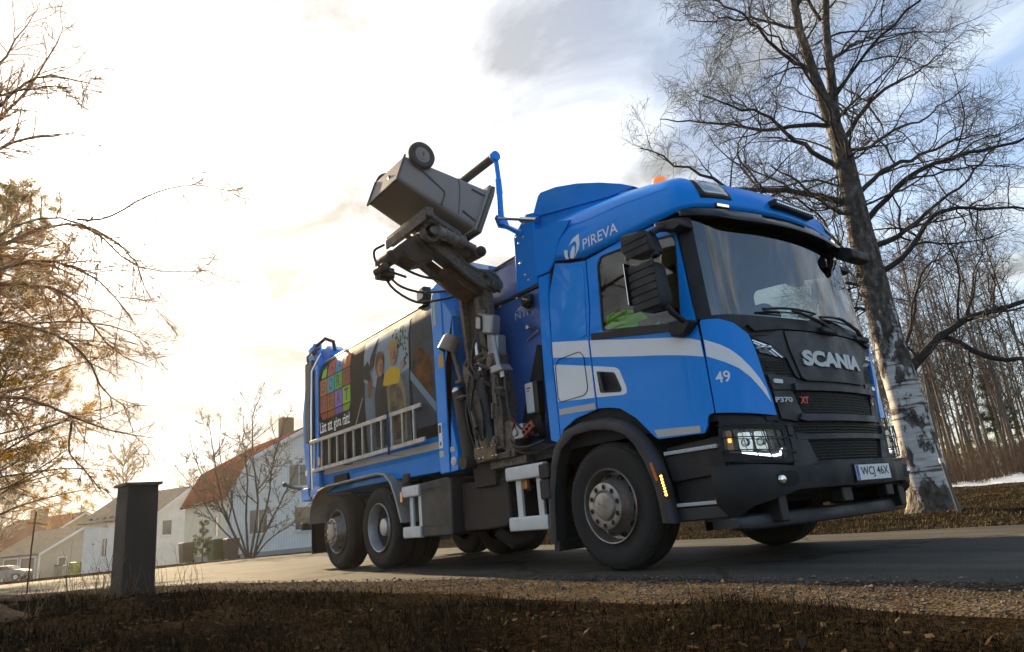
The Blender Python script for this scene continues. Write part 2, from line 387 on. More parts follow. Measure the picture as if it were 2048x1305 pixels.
# --- side panels, right and left
bpan = side([(-.52, 1.13), (-.485, 1.205), (-.31, 1.277), (-.036, 1.312), (-.026, 1.315), (-.026, 1.93), (0.012, 2.2), (.012, 2.665), (-.20, 2.715), (-.40, 2.785), (-.515, 2.5)])
panel('rear_side_panel', bpan, BLUE, both=True)
panel('quarter_window_panel', round_poly(side([(-.27, 2.69), (-.015, 2.615), (-.04, 1.98), (-.12, 1.965), (-.27, 2.06), (-.36, 2.3)]), .05), mat('blue_gloss', (.0, .30, .88), .2, coat=.5, spec=.1), .006, thick=.008, both=True)
winhole = round_poly(side([(.145, 1.955), (.985, 1.79), (1.045, 2.47), (1.02, 2.53), (.50, 2.618), (.20, 2.64), (.15, 2.58)]), .035)
door_out = side([(-.012, 1.318), (.12, 1.302), (.242, 1.274), (.402, 1.169), (.509, 1.057), (.569, .994), (.60, .972), (1.03, .955), (1.062, 1.0), (1.075, 1.055), (1.09, 1.08), (1.132, 1.088), (1.128, 1.47), (1.113, 1.775), (1.085, 2.2), (1.048, 2.655), (.90, 2.672), (.5, 2.685), (.028, 2.665), (.028, 2.2), (-.012, 1.93)])
DU = list(np.arange(.1, 1.9, .09))
for k in (0, 1):
    d_ = empty('door', parent=truck)
    f = (lambda p: mir(p)) if k else (lambda p: p)
    o = panel('door_skin', f(door_out), BLUE, 0, [f(winhole)], parent=d_, cu=CU+DU)
    panel('window', f([(u*1.0, z) for u, z in round_poly(side([(.13, 1.94), (1.0, 1.775), (1.06, 2.47), (1.03, 2.55), (.50, 2.635), (.19, 2.655), (.135, 2.59)]), .03)]), GLASS, -.012, thick=0, parent=d_)
    panel('window_seal', f(side([(.02, 1.915), (1.02, 1.733), (1.04, 1.788), (.02, 1.972)])), PLAS, .012, thick=.02, parent=d_)
    panel('window_frame', f(winhole), PLAS, -.004, [f(round_poly(side([(.162, 1.968), (.972, 1.808), (1.028, 2.46), (1.005, 2.515), (.50, 2.603), (.205, 2.624), (.167, 2.57)]), .03))], thick=.01, parent=d_)
    hp = round_poly(side([(.032, 1.632), (.235, 1.578), (.292, 1.425), (.278, 1.405), (.045, 1.44)]), .02)
    panel('handle_recess', f(hp), DARK, .005, thick=.006, parent=d_)
    panel('handle_plate', f(hp), PLAS, .008, [f(round_poly(side([(.052, 1.612), (.20, 1.572), (.262, 1.44), (.07, 1.452)]), .012))], thick=.008, parent=d_)
    b = MB(); s = 1 if k else -1
    b.bar((.085, s*1.243, 1.61), (.115, s*1.243, 1.44), .045, .022); b.build('handle', PLASG, d_, bevel=.006)
    # white bands of the livery, clipped at the door seam
    st = [(-.51, 2.03), (-.51, 1.880), (-.022, 1.769), (.234, 1.713), (.475, 1.659), (.687, 1.615), (.875, 1.572), (1.0, 1.540), (1.122, 1.503), (1.118, 1.628), (1.042, 1.661), (.882, 1.709), (.712, 1.749), (.501, 1.797), (.259, 1.854), (-.022, 1.922)]
    def clip(poly, x0, x1):
        bm = flat_mesh([(side(poly), [])], [ux(x0), ux(x1)]+DU, CV)
        kill = [q for q in bm.faces if not (ux(x0)-1e-4 <= q.calc_center_median().x <= ux(x1)+1e-4)]
        bmesh.ops.delete(bm, geom=kill, context='FACES'); return bm
    def band(name, poly, m, x0, x1, off=.0025):
        bm = clip(poly, x0, x1)
        if k:
            for v in bm.verts: v.co.x = 2*UM-v.co.x
            bmesh.ops.reverse_faces(bm, faces=bm.faces)
        mapped(name, bm, lambda u, z: cabS(u, z, off), m, d_ if x0 > -.02 else truck, .002)
    band('white_stripe', st, WHITE, -.512, -.03); band('white_stripe', st, WHITE, -.008, 1.124)
    wp = round_poly([(-.51, 1.815), (-.072, 1.704), (.243, 1.62), (.29, 1.595), (.344, 1.43), (.342, 1.384), (.301, 1.376), (-.033, 1.414), (-.40, 1.452), (-.51, 1.465)], .02)
    band('white_patch', wp, WHITE, -.512, -.03)
    panel('white_patch', f(round_poly(side([(-.008, 1.687), (.243, 1.62), (.29, 1.592), (.345, 1.43), (.342, 1.384), (.301, 1.376), (-.008, 1.411)]), .015)), WHITE, .0025, [f(hp)], thick=.002, parent=d_)
    band('reflective_strip', [(-.50, 1.395), (-.04, 1.37), (-.035, 1.315), (-.50, 1.34)], REFL, -.5, -.03, .004)
    band('reflective_strip', [(.575, 1.045), (1.005, 1.012), (1.005, .962), (.60, .985)], REFL, .5, 1.02, .004)
    # fuel-flap outline on the rear side panel
    if not k:
        b = MB(); q = round_poly([(-.50, 1.50), (-.47, 1.457), (-.15, 1.458), (-.10, 1.50), (-.104, 1.80), (-.15, 1.852), (-.44, 1.846), (-.49, 1.80)], .05, 3)
        b.tube([(x, -1.2255, z) for x, z in q], .0035, 5, closed=True); b.build('flap_outline', DARK, truck)
# rear side deflectors
for k in (0, 1):
    f = (lambda p: mir(p)) if k else (lambda p: p)
    panel('cab_side_deflector', f(side([(-.685, 1.14), (-.56, 1.10), (-.535, 1.13), (-.53, 2.5), (-.50, 2.715), (-.66, 2.725), (-.69, 2.2)])), BLUE, .0, both=False, cv=CV+[2.9, 3.05])
    panel('cab_side_deflector', f(side([(-.66, 2.745), (-.495, 2.735), (-.42, 2.80), (-.30, 3.0), (-.13, 3.13), (-.30, 3.185), (-.665, 3.235)])), BLUE, .013, cv=CV+[2.9, 3.0, 3.1])
# --- pillars, windscreen, front
panel('a_pillar', [(1.782, 1.79), (1.895, 1.79), (1.885, 2.63), (1.735, 2.655)], PLAS, -.004, both=True)
panel('windscreen', [(1.885, 1.775), (2*UM-1.885, 1.775), (2*UM-1.87, 2.67), (1.87, 2.67)], WSGL, -.012, thick=0)
def symp(bottom, top):  # polygon from lower-left half and upper-left half, mirrored
    return bottom+[(2*UM-u, z) for u, z in bottom][::-1]+[(2*UM-u, z) for u, z in top]+top[::-1]
panel('wiper_tray', symp([(1.815, 1.79), (1.93, 1.77), (2.06, 1.715), (2.18, 1.63), (2.5, 1.66)], [(1.815, 1.805), (2.1, 1.80), (2.5, 1.79)]), PLAS, -.006)
corner = [(1.803, 1.083), (2.0, 1.062), (2.283, 1.034), (2.272, 1.149), (2.231, 1.316), (2.194, 1.526), (2.155, 1.64), (2.045, 1.728), (1.94, 1.768), (1.81, 1.782), (1.798, 1.76), (1.80, 1.45)]
panel('front_corner_panel', corner, BLUE, .002, both=True)
arc = [(1.806, 1.500), (1.93, 1.436), (2.02, 1.385), (2.102, 1.317), (2.19, 1.215), (2.253, 1.13), (2.228, 1.23), (2.188, 1.30), (2.12, 1.39), (2.048, 1.468), (1.98, 1.528), (1.912, 1.572), (1.806, 1.628)]
panel('white_stripe', arc, WHITE, .0045, thick=.002, both=True)
panel('front_mask', symp([(2.20, 1.0), (2.30, 1.0)], [(2.16, 1.70), (2.35, 1.69)]), PLAS, -.02)
for h in ([(2.182, 1.615), (2.35, 1.64), (2.49, 1.70), (2.505, 1.69), (2.53, 1.53), (2.60, 1.315), (2.585, 1.31), (2.552, 1.335), (2.50, 1.462), (2.488, 1.476), (2.36, 1.568), (2.2, 1.618)],):
    panel('mask_wing', h, PLASG, .002, both=True)
panel('bonnet_panel', symp([(2.535, 1.535), (2.61, 1.315), (2.66, 1.293)], [(2.515, 1.672), (2.62, 1.68)]), PLASG, .014, thick=.03)
lamp2 = round_poly([(2.19, 1.608), (2.36, 1.558), (2.49, 1.468), (2.36, 1.487), (2.232, 1.506)], .01)
for k in (0, 1):
    f = (lambda p: mir(p)) if k else (lambda p: p)
    h_ = empty('upper_headlight', parent=truck)
    panel('reflector', f(lamp2), REFLECT, -.012, thick=.004, parent=h_); panel('lens', f(lamp2), LENS, .003, thick=0, parent=h_)
    for uu in (2.27, 2.34):
        p = cabS(2*UM-uu if k else uu, 1.545, -.004); MB().sphere(p, .022).build('bulb_projector', CHROME, h_)
    panel('position_lamp', f(round_poly([(2.31, 1.272), (2.40, 1.268), (2.40, 1.30), (2.31, 1.304)], .012)), mat('clear_lamp', (.6, .62, .6), .2, coat=1), .012, thick=.012)
    panel('mask_side_trim', f([(2.272, 1.338), (2.545, 1.312), (2.56, 1.225), (2.30, 1.225)]), PLASG, .0, thick=.02)
    panel('mask_side_trim', f([(2.297, 1.215), (2.49, 1.215), (2.55, 1.04), (2.50, .985), (2.33, 1.012)]), PLASG, .0, thick=.02)
MESH = mat('grille_mesh', (.012, .012, .013), .55)
def grille(name, half_b, half_t, off=-.012, both=False, poly=None, step=.03):
    """recessed dark backing with a honeycomb of thin bars"""
    poly = poly or symp(half_b, half_t); g = empty(name, parent=truck)
    panel('backing', poly, DARK, off-.01, thick=.004, parent=g)
    us = [p[0] for p in poly]; zs = [p[1] for p in poly]; bm = MB()
    def inside(u, z):
        c = False; n = len(poly)
        for i in range(n):
            (a, b_), (c_, d) = poly[i], poly[i-1]
            if (b_ > z) != (d > z) and u < (c_-a)*(z-b_)/(d-b_)+a: c = not c
        return c
    r = 0; z = min(zs)+.012
    while z < max(zs):
        u = min(us)+(step/2 if r % 2 else 0)
        while u < max(us):
            if inside(u, z):
                w_ = step*.36
                if inside(u+w_, z) and inside(u-w_, z): bm.bar(cabS(u-w_, z, off+.004), cabS(u+w_, z, off+.004), .006, .007)
                if inside(u+w_, z+.012): bm.bar(cabS(u+w_, z, off+.004), cabS(u+step*.55, z+.012, off+.004), .006, .006)
            u += step
        z += .022; r += 1
    o = bm.build('mesh', MESH, g, smooth=False); o['kind'] = 'stuff'
    return g
for k in (0, 1):
    q = [(2.238, 1.472), (2.492, 1.446), (2.54, 1.34), (2.272, 1.358)]
    grille('side_grille', None, None, poly=mir(q) if k else q)
grille('upper_grille', [(2.51, 1.19), (2.548, 1.052), (2.58, 1.045)], [(2.505, 1.208), (2.7, 1.21)])
grille('middle_grille', [(2.43, .90), (2.60, .895)], [(2.40, .968), (2.6, .968)])
grille('lower_grille', [(2.60, .71), (2.70, .70)], [(2.53, .85), (2.7, .85)])
panel('bonnet_gap_mesh', symp([(2.52, 1.27), (2.7, 1.265)], [(2.52, 1.31), (2.7, 1.295)]), MESH, -.01)
panel('grille_bar', symp([(2.50, 1.215), (2.545, 1.215)], [(2.50, 1.268), (2.53, 1.275), (2.565, 1.262)]), PLASG, .026, thick=.04)
panel('grille_bar', symp([(2.49, 1.0), (2.56, .985)], [(2.52, 1.042), (2.58, 1.036)]), PLASG, .026, thick=.04)
panel('grille_bar', symp([(2.42, .852), (2.56, .85)], [(2.42, .90), (2.54, .89)]), PLASG, .02, thick=.04)
panel('front_mask', symp([(1.80, .66), (2.3, .64)], [(1.80, 1.06), (2.3, 1.02)]), PLAS, -.03)
# lower trim pieces beside the lower grille
panel('lower_trim', [(2.345, .66), (2.47, .655), (2.60, .68), (2.53, .845), (2.41, .90), (2.40, .965), (2.345, .965), (2.36, .80)], PLASG, .016, thick=.05, both=True)
# lettering on the front
CHR = mat('badge_grey', (.42, .45, .46), .35, metal=.4)
text_on('maker_badge', 'SCANIA', (2.645, 1.405, 2*UM-2.645-.03, 1.53), lambda u, z: cabS(u, z, .028), CHR, truck, bold=.055, thick=.012)
text_on('model_badge', 'P370', (2.295, 1.128, 2.466, 1.168), lambda u, z: cabS(u, z, .008), CHR, truck, bold=.03, thick=.006)
text_on('trim_badge', 'XT', (2.535, 1.115, 2.63, 1.168), lambda u, z: cabS(u, z, .016), mat('badge_red', (.62, .05, .02), .35), truck, bold=.04, thick=.008, shear=.15)
panel('emblem', round_poly([(3.66, 1.13), (3.71, 1.13), (3.71, 1.21), (3.66, 1.21)], .025), CHR, .012, thick=.008)
panel('emblem_inlay', round_poly([(3.672, 1.155), (3.698, 1.155), (3.698, 1.195), (3.672, 1.195)], .012), mat('badge_red', (.62, .05, .02)), .015, thick=.004)
text_on('fleet_number', '49', (1.842, 1.292, 1.945, 1.376), lambda u, z: cabS(u, z, .0055), WHITE, truck, bold=.015)
# --- headlights in the bumper corner
lampo = round_poly([(1.80, .735), (2.0, .705), (2.34, .69), (2.36, .72), (2.335, .945), (2.30, .965), (1.85, .985), (1.80, .975)], .03)
lampi = round_poly([(1.825, .80), (1.95, .775), (2.20, .728), (2.28, .722), (2.305, .75), (2.295, .925), (2.0, .95), (1.83, .955)], .02)
for k in (0, 1):
    f = (lambda p: mir(p)) if k else (lambda p: p); ff = (lambda u: 2*UM-u) if k else (lambda u: u)
    h_ = empty('headlight', parent=truck)
    panel('housing', f(lampo), PLAS, .012, [f(lampi)], thick=.05, parent=h_)
    panel('lamp_bowl', f(lampi), mat('lamp_dark', (.05, .052, .055), .25, metal=.6), -.035, thick=.004, parent=h_)
    panel('turn_signal', f(round_poly([(1.845, .80), (1.885, .795), (1.885, .945), (1.845, .95)], .01)), AMBER, -.012, thick=.02, parent=h_)
    if not k: panel('lit_turn_bulb', [(1.855, .865), (1.875, .865), (1.875, .89), (1.855, .89)], mat('amber_dim', (.9, .35, .02), .3, emit=(1, .36, .03), estr=2.5), -.008, thick=.004, parent=h_)
    for u0, u1 in ((1.93, 2.03), (2.06, 2.16)):
        panel('reflector', f(round_poly([(u0, .80), (u1, .785), (u1+.015, .925), (u0, .93)], .02)), REFLECT, -.022, thick=.01, parent=h_)
        p = cabS(ff((u0+u1)/2), .855, -.012); MB().sphere(p, .03).build('bulb_projector', LENS, h_)
    panel('reflector', f(round_poly([(2.18, .80), (2.27, .80), (2.275, .91), (2.18, .92)], .02)), REFLECT, -.022, thick=.01, parent=h_)
    panel('daylight_strip', f([(1.93, .775), (2.20, .742), (2.265, .748), (2.29, .80), (2.275, .80), (2.255, .765), (2.2, .758), (1.93, .79)]), DRL, -.010, thick=.006, parent=h_)
    panel('lens', f(lampi), LENS, .004, thick=0, parent=h_)
    g = MB()
    for uu, z0, z1 in ((1.90, .76, .985), (2.0, .74, .98), (2.10, .72, .975), (2.20, .705, .97), (2.29, .70, .96)):
        g.tube([cabS(ff(uu-.02+.045*(1-t)), z0+(z1-z0)*t, .05) for t in np.linspace(0, 1, 5)], .0042, 6)
    for zz in (.985, .90, .81, .735):
        g.tube([cabS(ff(u_), zz-.035*(u_-1.82)/.5, .05) for u_ in np.linspace(1.80, 2.36, 12)], .0042, 6)
    for uu, zz in ((1.81, .90), (1.81, .80), (2.35, .88), (2.35, .76)): g.tube([cabS(ff(uu), zz, .052), cabS(ff(uu), zz, .0)], .005, 6)
    g.build('guard_bars', PLAS, h_)
# --- bumper
def boff(z): return .085-.9*(z-.60)**2
half_b = [(1.735, .44), (1.80, .345), (1.86, .375), (1.948, .425), (2.277, .505), (2.75, .505), (2.80, .50)]
half_t = [(1.735, .705), (1.93, .70), (2.317, .662), (2.5, .662), (2.64, .69), (2.8, .685)]
bm = flat_mesh([(symp(half_b, half_t), [])], CU, list(np.arange(.36, .72, .03)))
def bump_fn(u, z):
    q = sstep(2.50, 2.66, min(u, 2*UM-u)); return cabS(u, z, boff(z)+.03*q)
o = mapped('bumper', bm, bump_fn, PLAS, truck, .09)
panel('bumper_gap', [(1.722, .46), (1.734, .46), (1.734, .69), (1.722, .69)], mat('reflex_amber', (.5, .14, .02), .3), .05, thick=.01, both=True)
for k in (0, 1):
    ff = (lambda u: 2*UM-u) if k else (lambda u: u); f_ = empty('fog_lamp', parent=truck)
    p = np.array(cabS(ff(2.17), .583, .078)); q = np.array(cabS(ff(2.17), .583, .09)); d = (q-p)/np.linalg.norm(q-p)
    rp = round_poly([(2.10, .53), (2.29, .53), (2.29, .635), (2.10, .635)], .05)
    bm = flat_mesh([(mir(rp) if k else rp, [])], CU, [.56, .6]); mapped('recess', bm, lambda u, z: cabS(u, z, boff(z)+.002), DARK, f_, .006)
    b = MB(); b.lathe([(.0, .012), (.025, .01), (.034, .0), (.036, -.01)], np.array(cabS(ff(2.14), .58, .088)), d, 20); b.build('lens', REFLECT, f_)
b = MB()   # towing pin cover and lower brackets
b.box(1.40, 1.50, -.34, -.20, .39, .50); b.box(1.40, 1.48, .38, .5, .40, .49); b.box(1.2, 1.36, -.95, -.85, .30, .5); b.box(1.2, 1.36, .85, .95, .3, .5)
b.pieces('bumper_bracket', HOSE, truck, bevel=.01)
b = MB(); b.box(1.0, 1.38, -1.05, 1.05, .48, .66); b.box(.55, 1.0, -1.0, 1.0, .42, .9); b.build('front_underbody', DARK, truck)
b = MB(); ys = np.linspace(-1.24, 1.24, 25); sec = [(-.05, -.055), (.055, -.05), (.065, 0), (.045, .05), (-.05, .055)]
ring = []
for y in ys:
    e = 1-.25*max(0, (abs(y)-1.1)/.14)**2; xx = 1.285-.11*(abs(y)/1.24)**2.5
    ring.append([(xx+a*e, y, .315+c*e) for a, c in sec])
v = [p for r in ring for p in r]; n = 5
b.raw(v, [(i*n+j, i*n+(j+1) % n, (i+1)*n+(j+1) % n, (i+1)*n+j) for i in range(len(ys)-1) for j in range(n)]+[tuple(range(n))[::-1], tuple(range((len(ys)-1)*n, len(ys)*n))])
b.build('underrun_bar', PLASG, truck, bevel=.012, angle=50)
# number plate
np_ = empty('number_plate', parent=truck); XP = 1.592
b = MB(); b.box(XP-.006, XP, -.26, .26, .53, .64); b.build('plate', mat('plate_white', (.78, .79, .78), .4), np_)
b = MB(); b.box(XP-.002, XP+.001, -.258, -.222, .532, .638); b.build('country_band', mat('plate_blue', (.01, .06, .42), .4), np_)
b = MB(); b.box(XP-.012, XP-.006, -.27, .27, .52, .65); b.build('plate_holder', PLAS, np_)
text_on('plate_number', 'WCJ 46X', (-.195, .545, .235, .625), lambda y, z: (XP+.0016, y, z), mat('plate_black', (.01, .01, .01), .5), np_, bold=.012)
text_on('country_letter', 'S', (-.246, .542, -.234, .560), lambda y, z: (XP+.002, y, z), WHITE, np_, bold=.01)
# --- front wheel arch flares, steps
fo = [(-.765, .23), (-.745, .50), (-.722, .70), (-.66, .90), (-.59, 1.06), (-.433, 1.195), (-.202, 1.235), (.087, 1.225), (.275, 1.18), (.403, 1.093), (.503, .98), (.587, .85), (.65, .639), (.682, .349)]
fi = [(-.665, .23), (-.645, .48), (-.625, .65), (-.56, .88), (-.479, 1.03), (-.30, 1.13), (-.056, 1.14), (.153, 1.11), (.296, 1.053), (.388, .961), (.472, .814), (.533, .649), (.56, .5), (.571, .35)]
for s in (-1, 1):
    fl = empty('wheel_arch', parent=truck); b = MB()
    yo = [1.285, 1.275]; n = len(fo); v = []
    for (a, c), (e, g) in zip(fo, fi):
        mid = ((a+e)/2, (c+g)/2)
        v += [(a, s*1.20, c), (a*.995, s*1.262, c-.008), (mid[0], s*1.287, mid[1]), (e, s*1.272, g), (e, s*1.15, g)]
    b.raw(v, [((i*5+j, (i+1)*5+j, (i+1)*5+j+1, i*5+j+1) if s < 0 else (i*5+j+1, (i+1)*5+j+1, (i+1)*5+j, i*5+j)) for i in range(n-1) for j in range(4)])
    b.build('flare', PLASG, fl, angle=60)
    b = MB(); b.box(-.80, -.655, s*1.10, s*1.293, .80, .935); b.box(-.80, -.665, s*1.10, s*1.296, .62, .795); b.build('flare_block', PLAS, fl, bevel=.012)
    b = MB(); b.box(-.70, -.675, s*.85, s*1.26, .17, .62); b.box(-.71, -.64, s*.9, s*1.265, .17, .26); b.build('mud_flap', HOSE, fl, bevel=.004)
    b = MB(); b.bar((.548, s*1.287, .80), (.585, s*1.284, .66), .010, .022); b.build('side_reflector', mat('reflex_amber', (.5, .14, .02)), fl)
    if s < 0:
        b = MB(); b.bar((.640, s*1.293, .71), (.672, s*1.290, .53), .016, .03); b.build('led_base', PLAS, fl)
        for i in range(7):
            t = (i+.5)/7; b = MB(); b.sphere((.642+.028*t, s*1.303, .70-.16*t), .0085, 8, 6); b.build('led', AMBERON, fl)
    st_ = empty('entry_steps', parent=truck)
    b = MB(); b.prism([(.60, .90), (1.13, .93), (1.13, .36), (.66, .35), (.64, .64), (.58, .85)], 'y', s*1.0, s*1.135)
    b.build('well', PLAS, st_)
    b = MB(); b.prism([(.64, .635), (1.14, .66), (1.14, .85), (.585, .84)], 'y', s*1.13, s*1.175); b.build('kick_panel', PLAS, st_, bevel=.008)
    b = MB(); b.prism([(.66, .345), (1.12, .355), (1.12, .445), (.655, .445)], 'y', s*1.05, s*1.195); b.build('lower_sill', PLASG, st_, bevel=.012)
    for za, zb in ((.842, .868), (.455, .48)):
        b = MB(); b.box(.61 if za > .6 else .63, 1.10, s*1.06, s*1.195, za, zb)
        for i in range(24): x = .63+i*.0195; b.box(x, x+.009, s*1.190, s*1.202, za+.003, zb-.003)
        b.build('tread', ALUW, st_)
# --- roof
for k_ in (0, 1):   # dark lining behind the rear side panels
    q_ = side([(-.62, 1.2), (.02, 1.35), (.02, 2.68), (-.1, 3.0), (-.62, 3.1)])
    panel('cab_lining', mir(q_) if k_ else q_, DARK, -.05, thick=.01)
    q_ = [(ux(-.3), 2.64), (1.74, 2.62), (1.74, 2.76), (ux(-.3), 2.80)]; panel('cab_lining', mir(q_) if k_ else q_, DARK, -.045, thick=.01)
    q_ = side([(-.06, 1.3), (.12, 1.3), (.14, 2.66), (-.06, 2.7)]); panel('cab_lining', mir(q_) if k_ else q_, DARK, -.045, thick=.01)
NU = 90; U0 = ux(-.44)
def drip(x): return np.interp(x, [-.6, -.35, 0, .5, 1.0, 1.3], [2.85, 2.80, 2.70, 2.695, 2.695, 2.715])
def rtop(x): return np.interp(x, [-.6, -.2, .49, 1.0, 1.2, 1.5], [3.33, 3.29, 3.21, 3.09, 3.05, 3.03])
RP = [(0.0, 0.0), (0.004, .18), (.012, .40), (.035, .62), (.075, .80), (.14, .92), (.24, .985), (.36, 1.0)]
def roofS(u, i):
    ins, fr = RP[i] if isinstance(i, int) else (np.interp(i, range(8), [p[0] for p in RP]), np.interp(i, range(8), [p[1] for p in RP]))
    x0 = cabS(u, 2.7)[0]; fwd = float(sstep(.95, 1.2, x0)); p = cabS(u, 2.70, .004-ins*(1+.25*fwd))
    z = drip(x0)+(rtop(x0)-drip(x0))*fr
    return (p[0], p[1], z)
b = MB(); us = np.linspace(U0, 2*UM-U0, NU); v = [roofS(u, i) for i in range(8) for u in us]
f = [(i*NU+j, i*NU+j+1, (i+1)*NU+j+1, (i+1)*NU+j) for i in range(7) for j in range(NU-1)]
f += [(7*NU+j, 7*NU+j+1, 7*NU+NU-2-j, 7*NU+NU-1-j) for j in range(NU//2-1)]
b.raw(v, f); o = b.build('roof', BLUE, truck, angle=70)
md = o.modifiers.new('solid', 'SOLIDIFY'); md.thickness = .02; md.offset = -1
# crease along the roof side and company lettering
b = MB(); b.tube([np.array(roofS(ux(x), 3.05))+np.array((0, -.0, .0)) for x in np.linspace(-.22, 1.02, 14)], .004, 5); b.build('roof_crease', BLUE, truck)
def roof_side(u, z):   # height z on the roof side
    x0 = cabS(u, 2.7)[0]; fr = (z-drip(x0))/(rtop(x0)-drip(x0)); i = float(np.interp(fr, [p[1] for p in RP], range(8)))
    p = roofS(u, i); return (p[0], p[1]-.004, p[2])
text_on('company_name', 'PIREVA', (ux(.005), 2.775, ux(.445), 2.875), roof_side, WHITE, truck, bold=.006)
for i, pl in enumerate(([(-.245, 2.80), (-.225, 2.755), (-.19, 2.74), (-.205, 2.79), (-.198, 2.845), (-.215, 2.85), (-.245, 2.86)],
                        [(-.175, 2.76), (-.15, 2.735), (-.125, 2.74), (-.10, 2.82), (-.11, 2.86), (-.135, 2.85), (-.165, 2.81)],
                        [(-.18, 2.88), (-.13, 2.93), (-.04, 2.955), (-.035, 2.85), (-.055, 2.80), (-.09, 2.765), (-.115, 2.74), (-.085, 2.80), (-.075, 2.86), (-.09, 2.90), (-.13, 2.895)])):
    bm = flat_mesh([(side(pl), [])]); mapped('company_logo', bm, roof_side, WHITE, truck, .002)
# roof lamps, marker lamps, light bar, beacon
for k in (0, 1):
    ff = (lambda u: 2*UM-u) if k else (lambda u: u); h_ = empty('roof_lamp', parent=truck)
    def patch(name, u0, u1, i0, i1, off, m, sk=.0):
        v = []; 
        for a in np.linspace(0, 1, 6):
            for c in np.linspace(0, 1, 5):
                p = np.array(roofS(ff(u0+(u1-u0)*a+sk*c), float(i0+(i1-i0)*c))); n_ = np.array((.75, (.45 if k else -.45), .5)); v.append(p+n_*off)
        fs = [(i*5+j, (i+1)*5+j, (i+1)*5+j+1, i*5+j+1) for i in range(5) for j in range(4)]
        if k: fs = [q[::-1] for q in fs]
        q = MB().raw(v, fs).build(name, m, h_); s_ = q.modifiers.new('solid', 'SOLIDIFY'); s_.thickness = .02; s_.offset = -1
    patch('frame', 2.01, 2.33, 1.3, 4.2, .006, PLAS, -.05); patch('lens', 2.06, 2.30, 1.7, 3.9, .012, mat('roof_lamp_glass', (.45, .48, .48), .15, metal=.6, coat=1), -.05)
    b = MB(); p0 = np.array(cabS(ff(2.14), 2.732, .012)); p1 = np.array(cabS(ff(2.26), 2.728, .012)); b.bar(p0, p1, .022, .022, up=(0, 0, 1)); b.build('marker_lamp', mat('marker_white', (.8, .8, .76), .3, emit=(1, .95, .85), estr=.35), truck)
    b = MB(); b.bar(p0-(p1-p0)*.1, p1+(p1-p0)*.1, .018, .034, up=(0, 0, 1)); b.build('marker_base', PLAS, truck)
b = MB(); 
for z0, z1, x0, x1 in ((2.79, 2.858, 1.26, 1.43),):
    b.box(x0, x1, -.30, .30, z0, z1)
b.build('light_bar', PLAS, truck, bevel=.012)
b = MB()
for i in range(18): y = -.275+i*.0325; b.lathe([(.0, .004), (.011, .004), (.013, -.004)], (1.432, y, 2.824), (1, 0, 0), 10)
b.build('light_bar_leds', REFLECT, truck)
bc = empty('beacon', parent=truck)
b = MB(); b.lathe([(.0, .02), (.075, .02), (.08, 0), (.08, -.05), (.0, -.05)], (.60, -.70, 3.17), (0, 0, 1), 24); b.build('beacon_base', PLAS, bc)
b = MB(); b.lathe([(.072, 0), (.075, .03), (.07, .10), (.055, .135), (.0, .15)], (.60, -.70, 3.19), (0, 0, 1), 24); b.build('beacon_dome', mat('beacon_orange', (.85, .16, .01), .2, coat=1, emit=(1, .22, .02), estr=.25), bc)
# sun visor
b = MB(); us = np.linspace(1.77, 2*UM-1.77, 60); v = []
for t, z, of in ((0, 2.712, .004), (.3, 2.675, .04), (.7, 2.61, .07), (1, 2.575, .08)):
    for u in us:
        e = min(1, max(0, (min(u, 2*UM-u)-1.77)/.42))**.8; zz = 2.712+(z-2.712)*(.35+.65*e); v.append(cabS(u, zz, of*e+.004))
b.raw(v, [(i*60+j, (i+1)*60+j, (i+1)*60+j+1, i*60+j+1) for i in range(3) for j in range(59)])
o = b.build('sun_visor', mat('smoked_visor', (.008, .010, .014), .08, spec=.35), truck, angle=80); o.modifiers.new('s', 'SOLIDIFY').thickness = .012
b = MB(); b.raw([cabS(u, z, -.05) for z in (2.57, 2.70) for u in us], [(j, j+1, 60+j+1, 60+j) for j in range(59)]); b.build('windscreen_header', DARK, truck)
# roof wind deflector above the rear edge
sd_ = [(-.90, 3.52), (-.875, 3.58), (-.79, 3.71), (-.74, 3.735), (-.5, 3.69), (-.2, 3.59), (.1, 3.46), (.35, 3.33), (.50, 3.235), (.22, 3.27)]
wd = empty('roof_wind_deflector', parent=truck); b = MB(); top = sd_[2:9]
for s in (-1, 1): b.prism(sd_, 'y', s*.95, s*.935)
vv = [(x, y, z+.004) for x, z in top for y in (-.95, .95)]; b.raw(vv, [(2*i, 2*i+1, 2*i+3, 2*i+2) for i in range(len(top)-1)])
o = b.build('deflector_shell', BLUE2, wd, angle=50); 
b = MB(); b.prism([(-.88, 3.1), (-.88, 3.54), (.20, 3.30), (.40, 3.22), (.2, 3.1)], 'y', -.932, .932); b.build('deflector_base', BLUE2, wd)
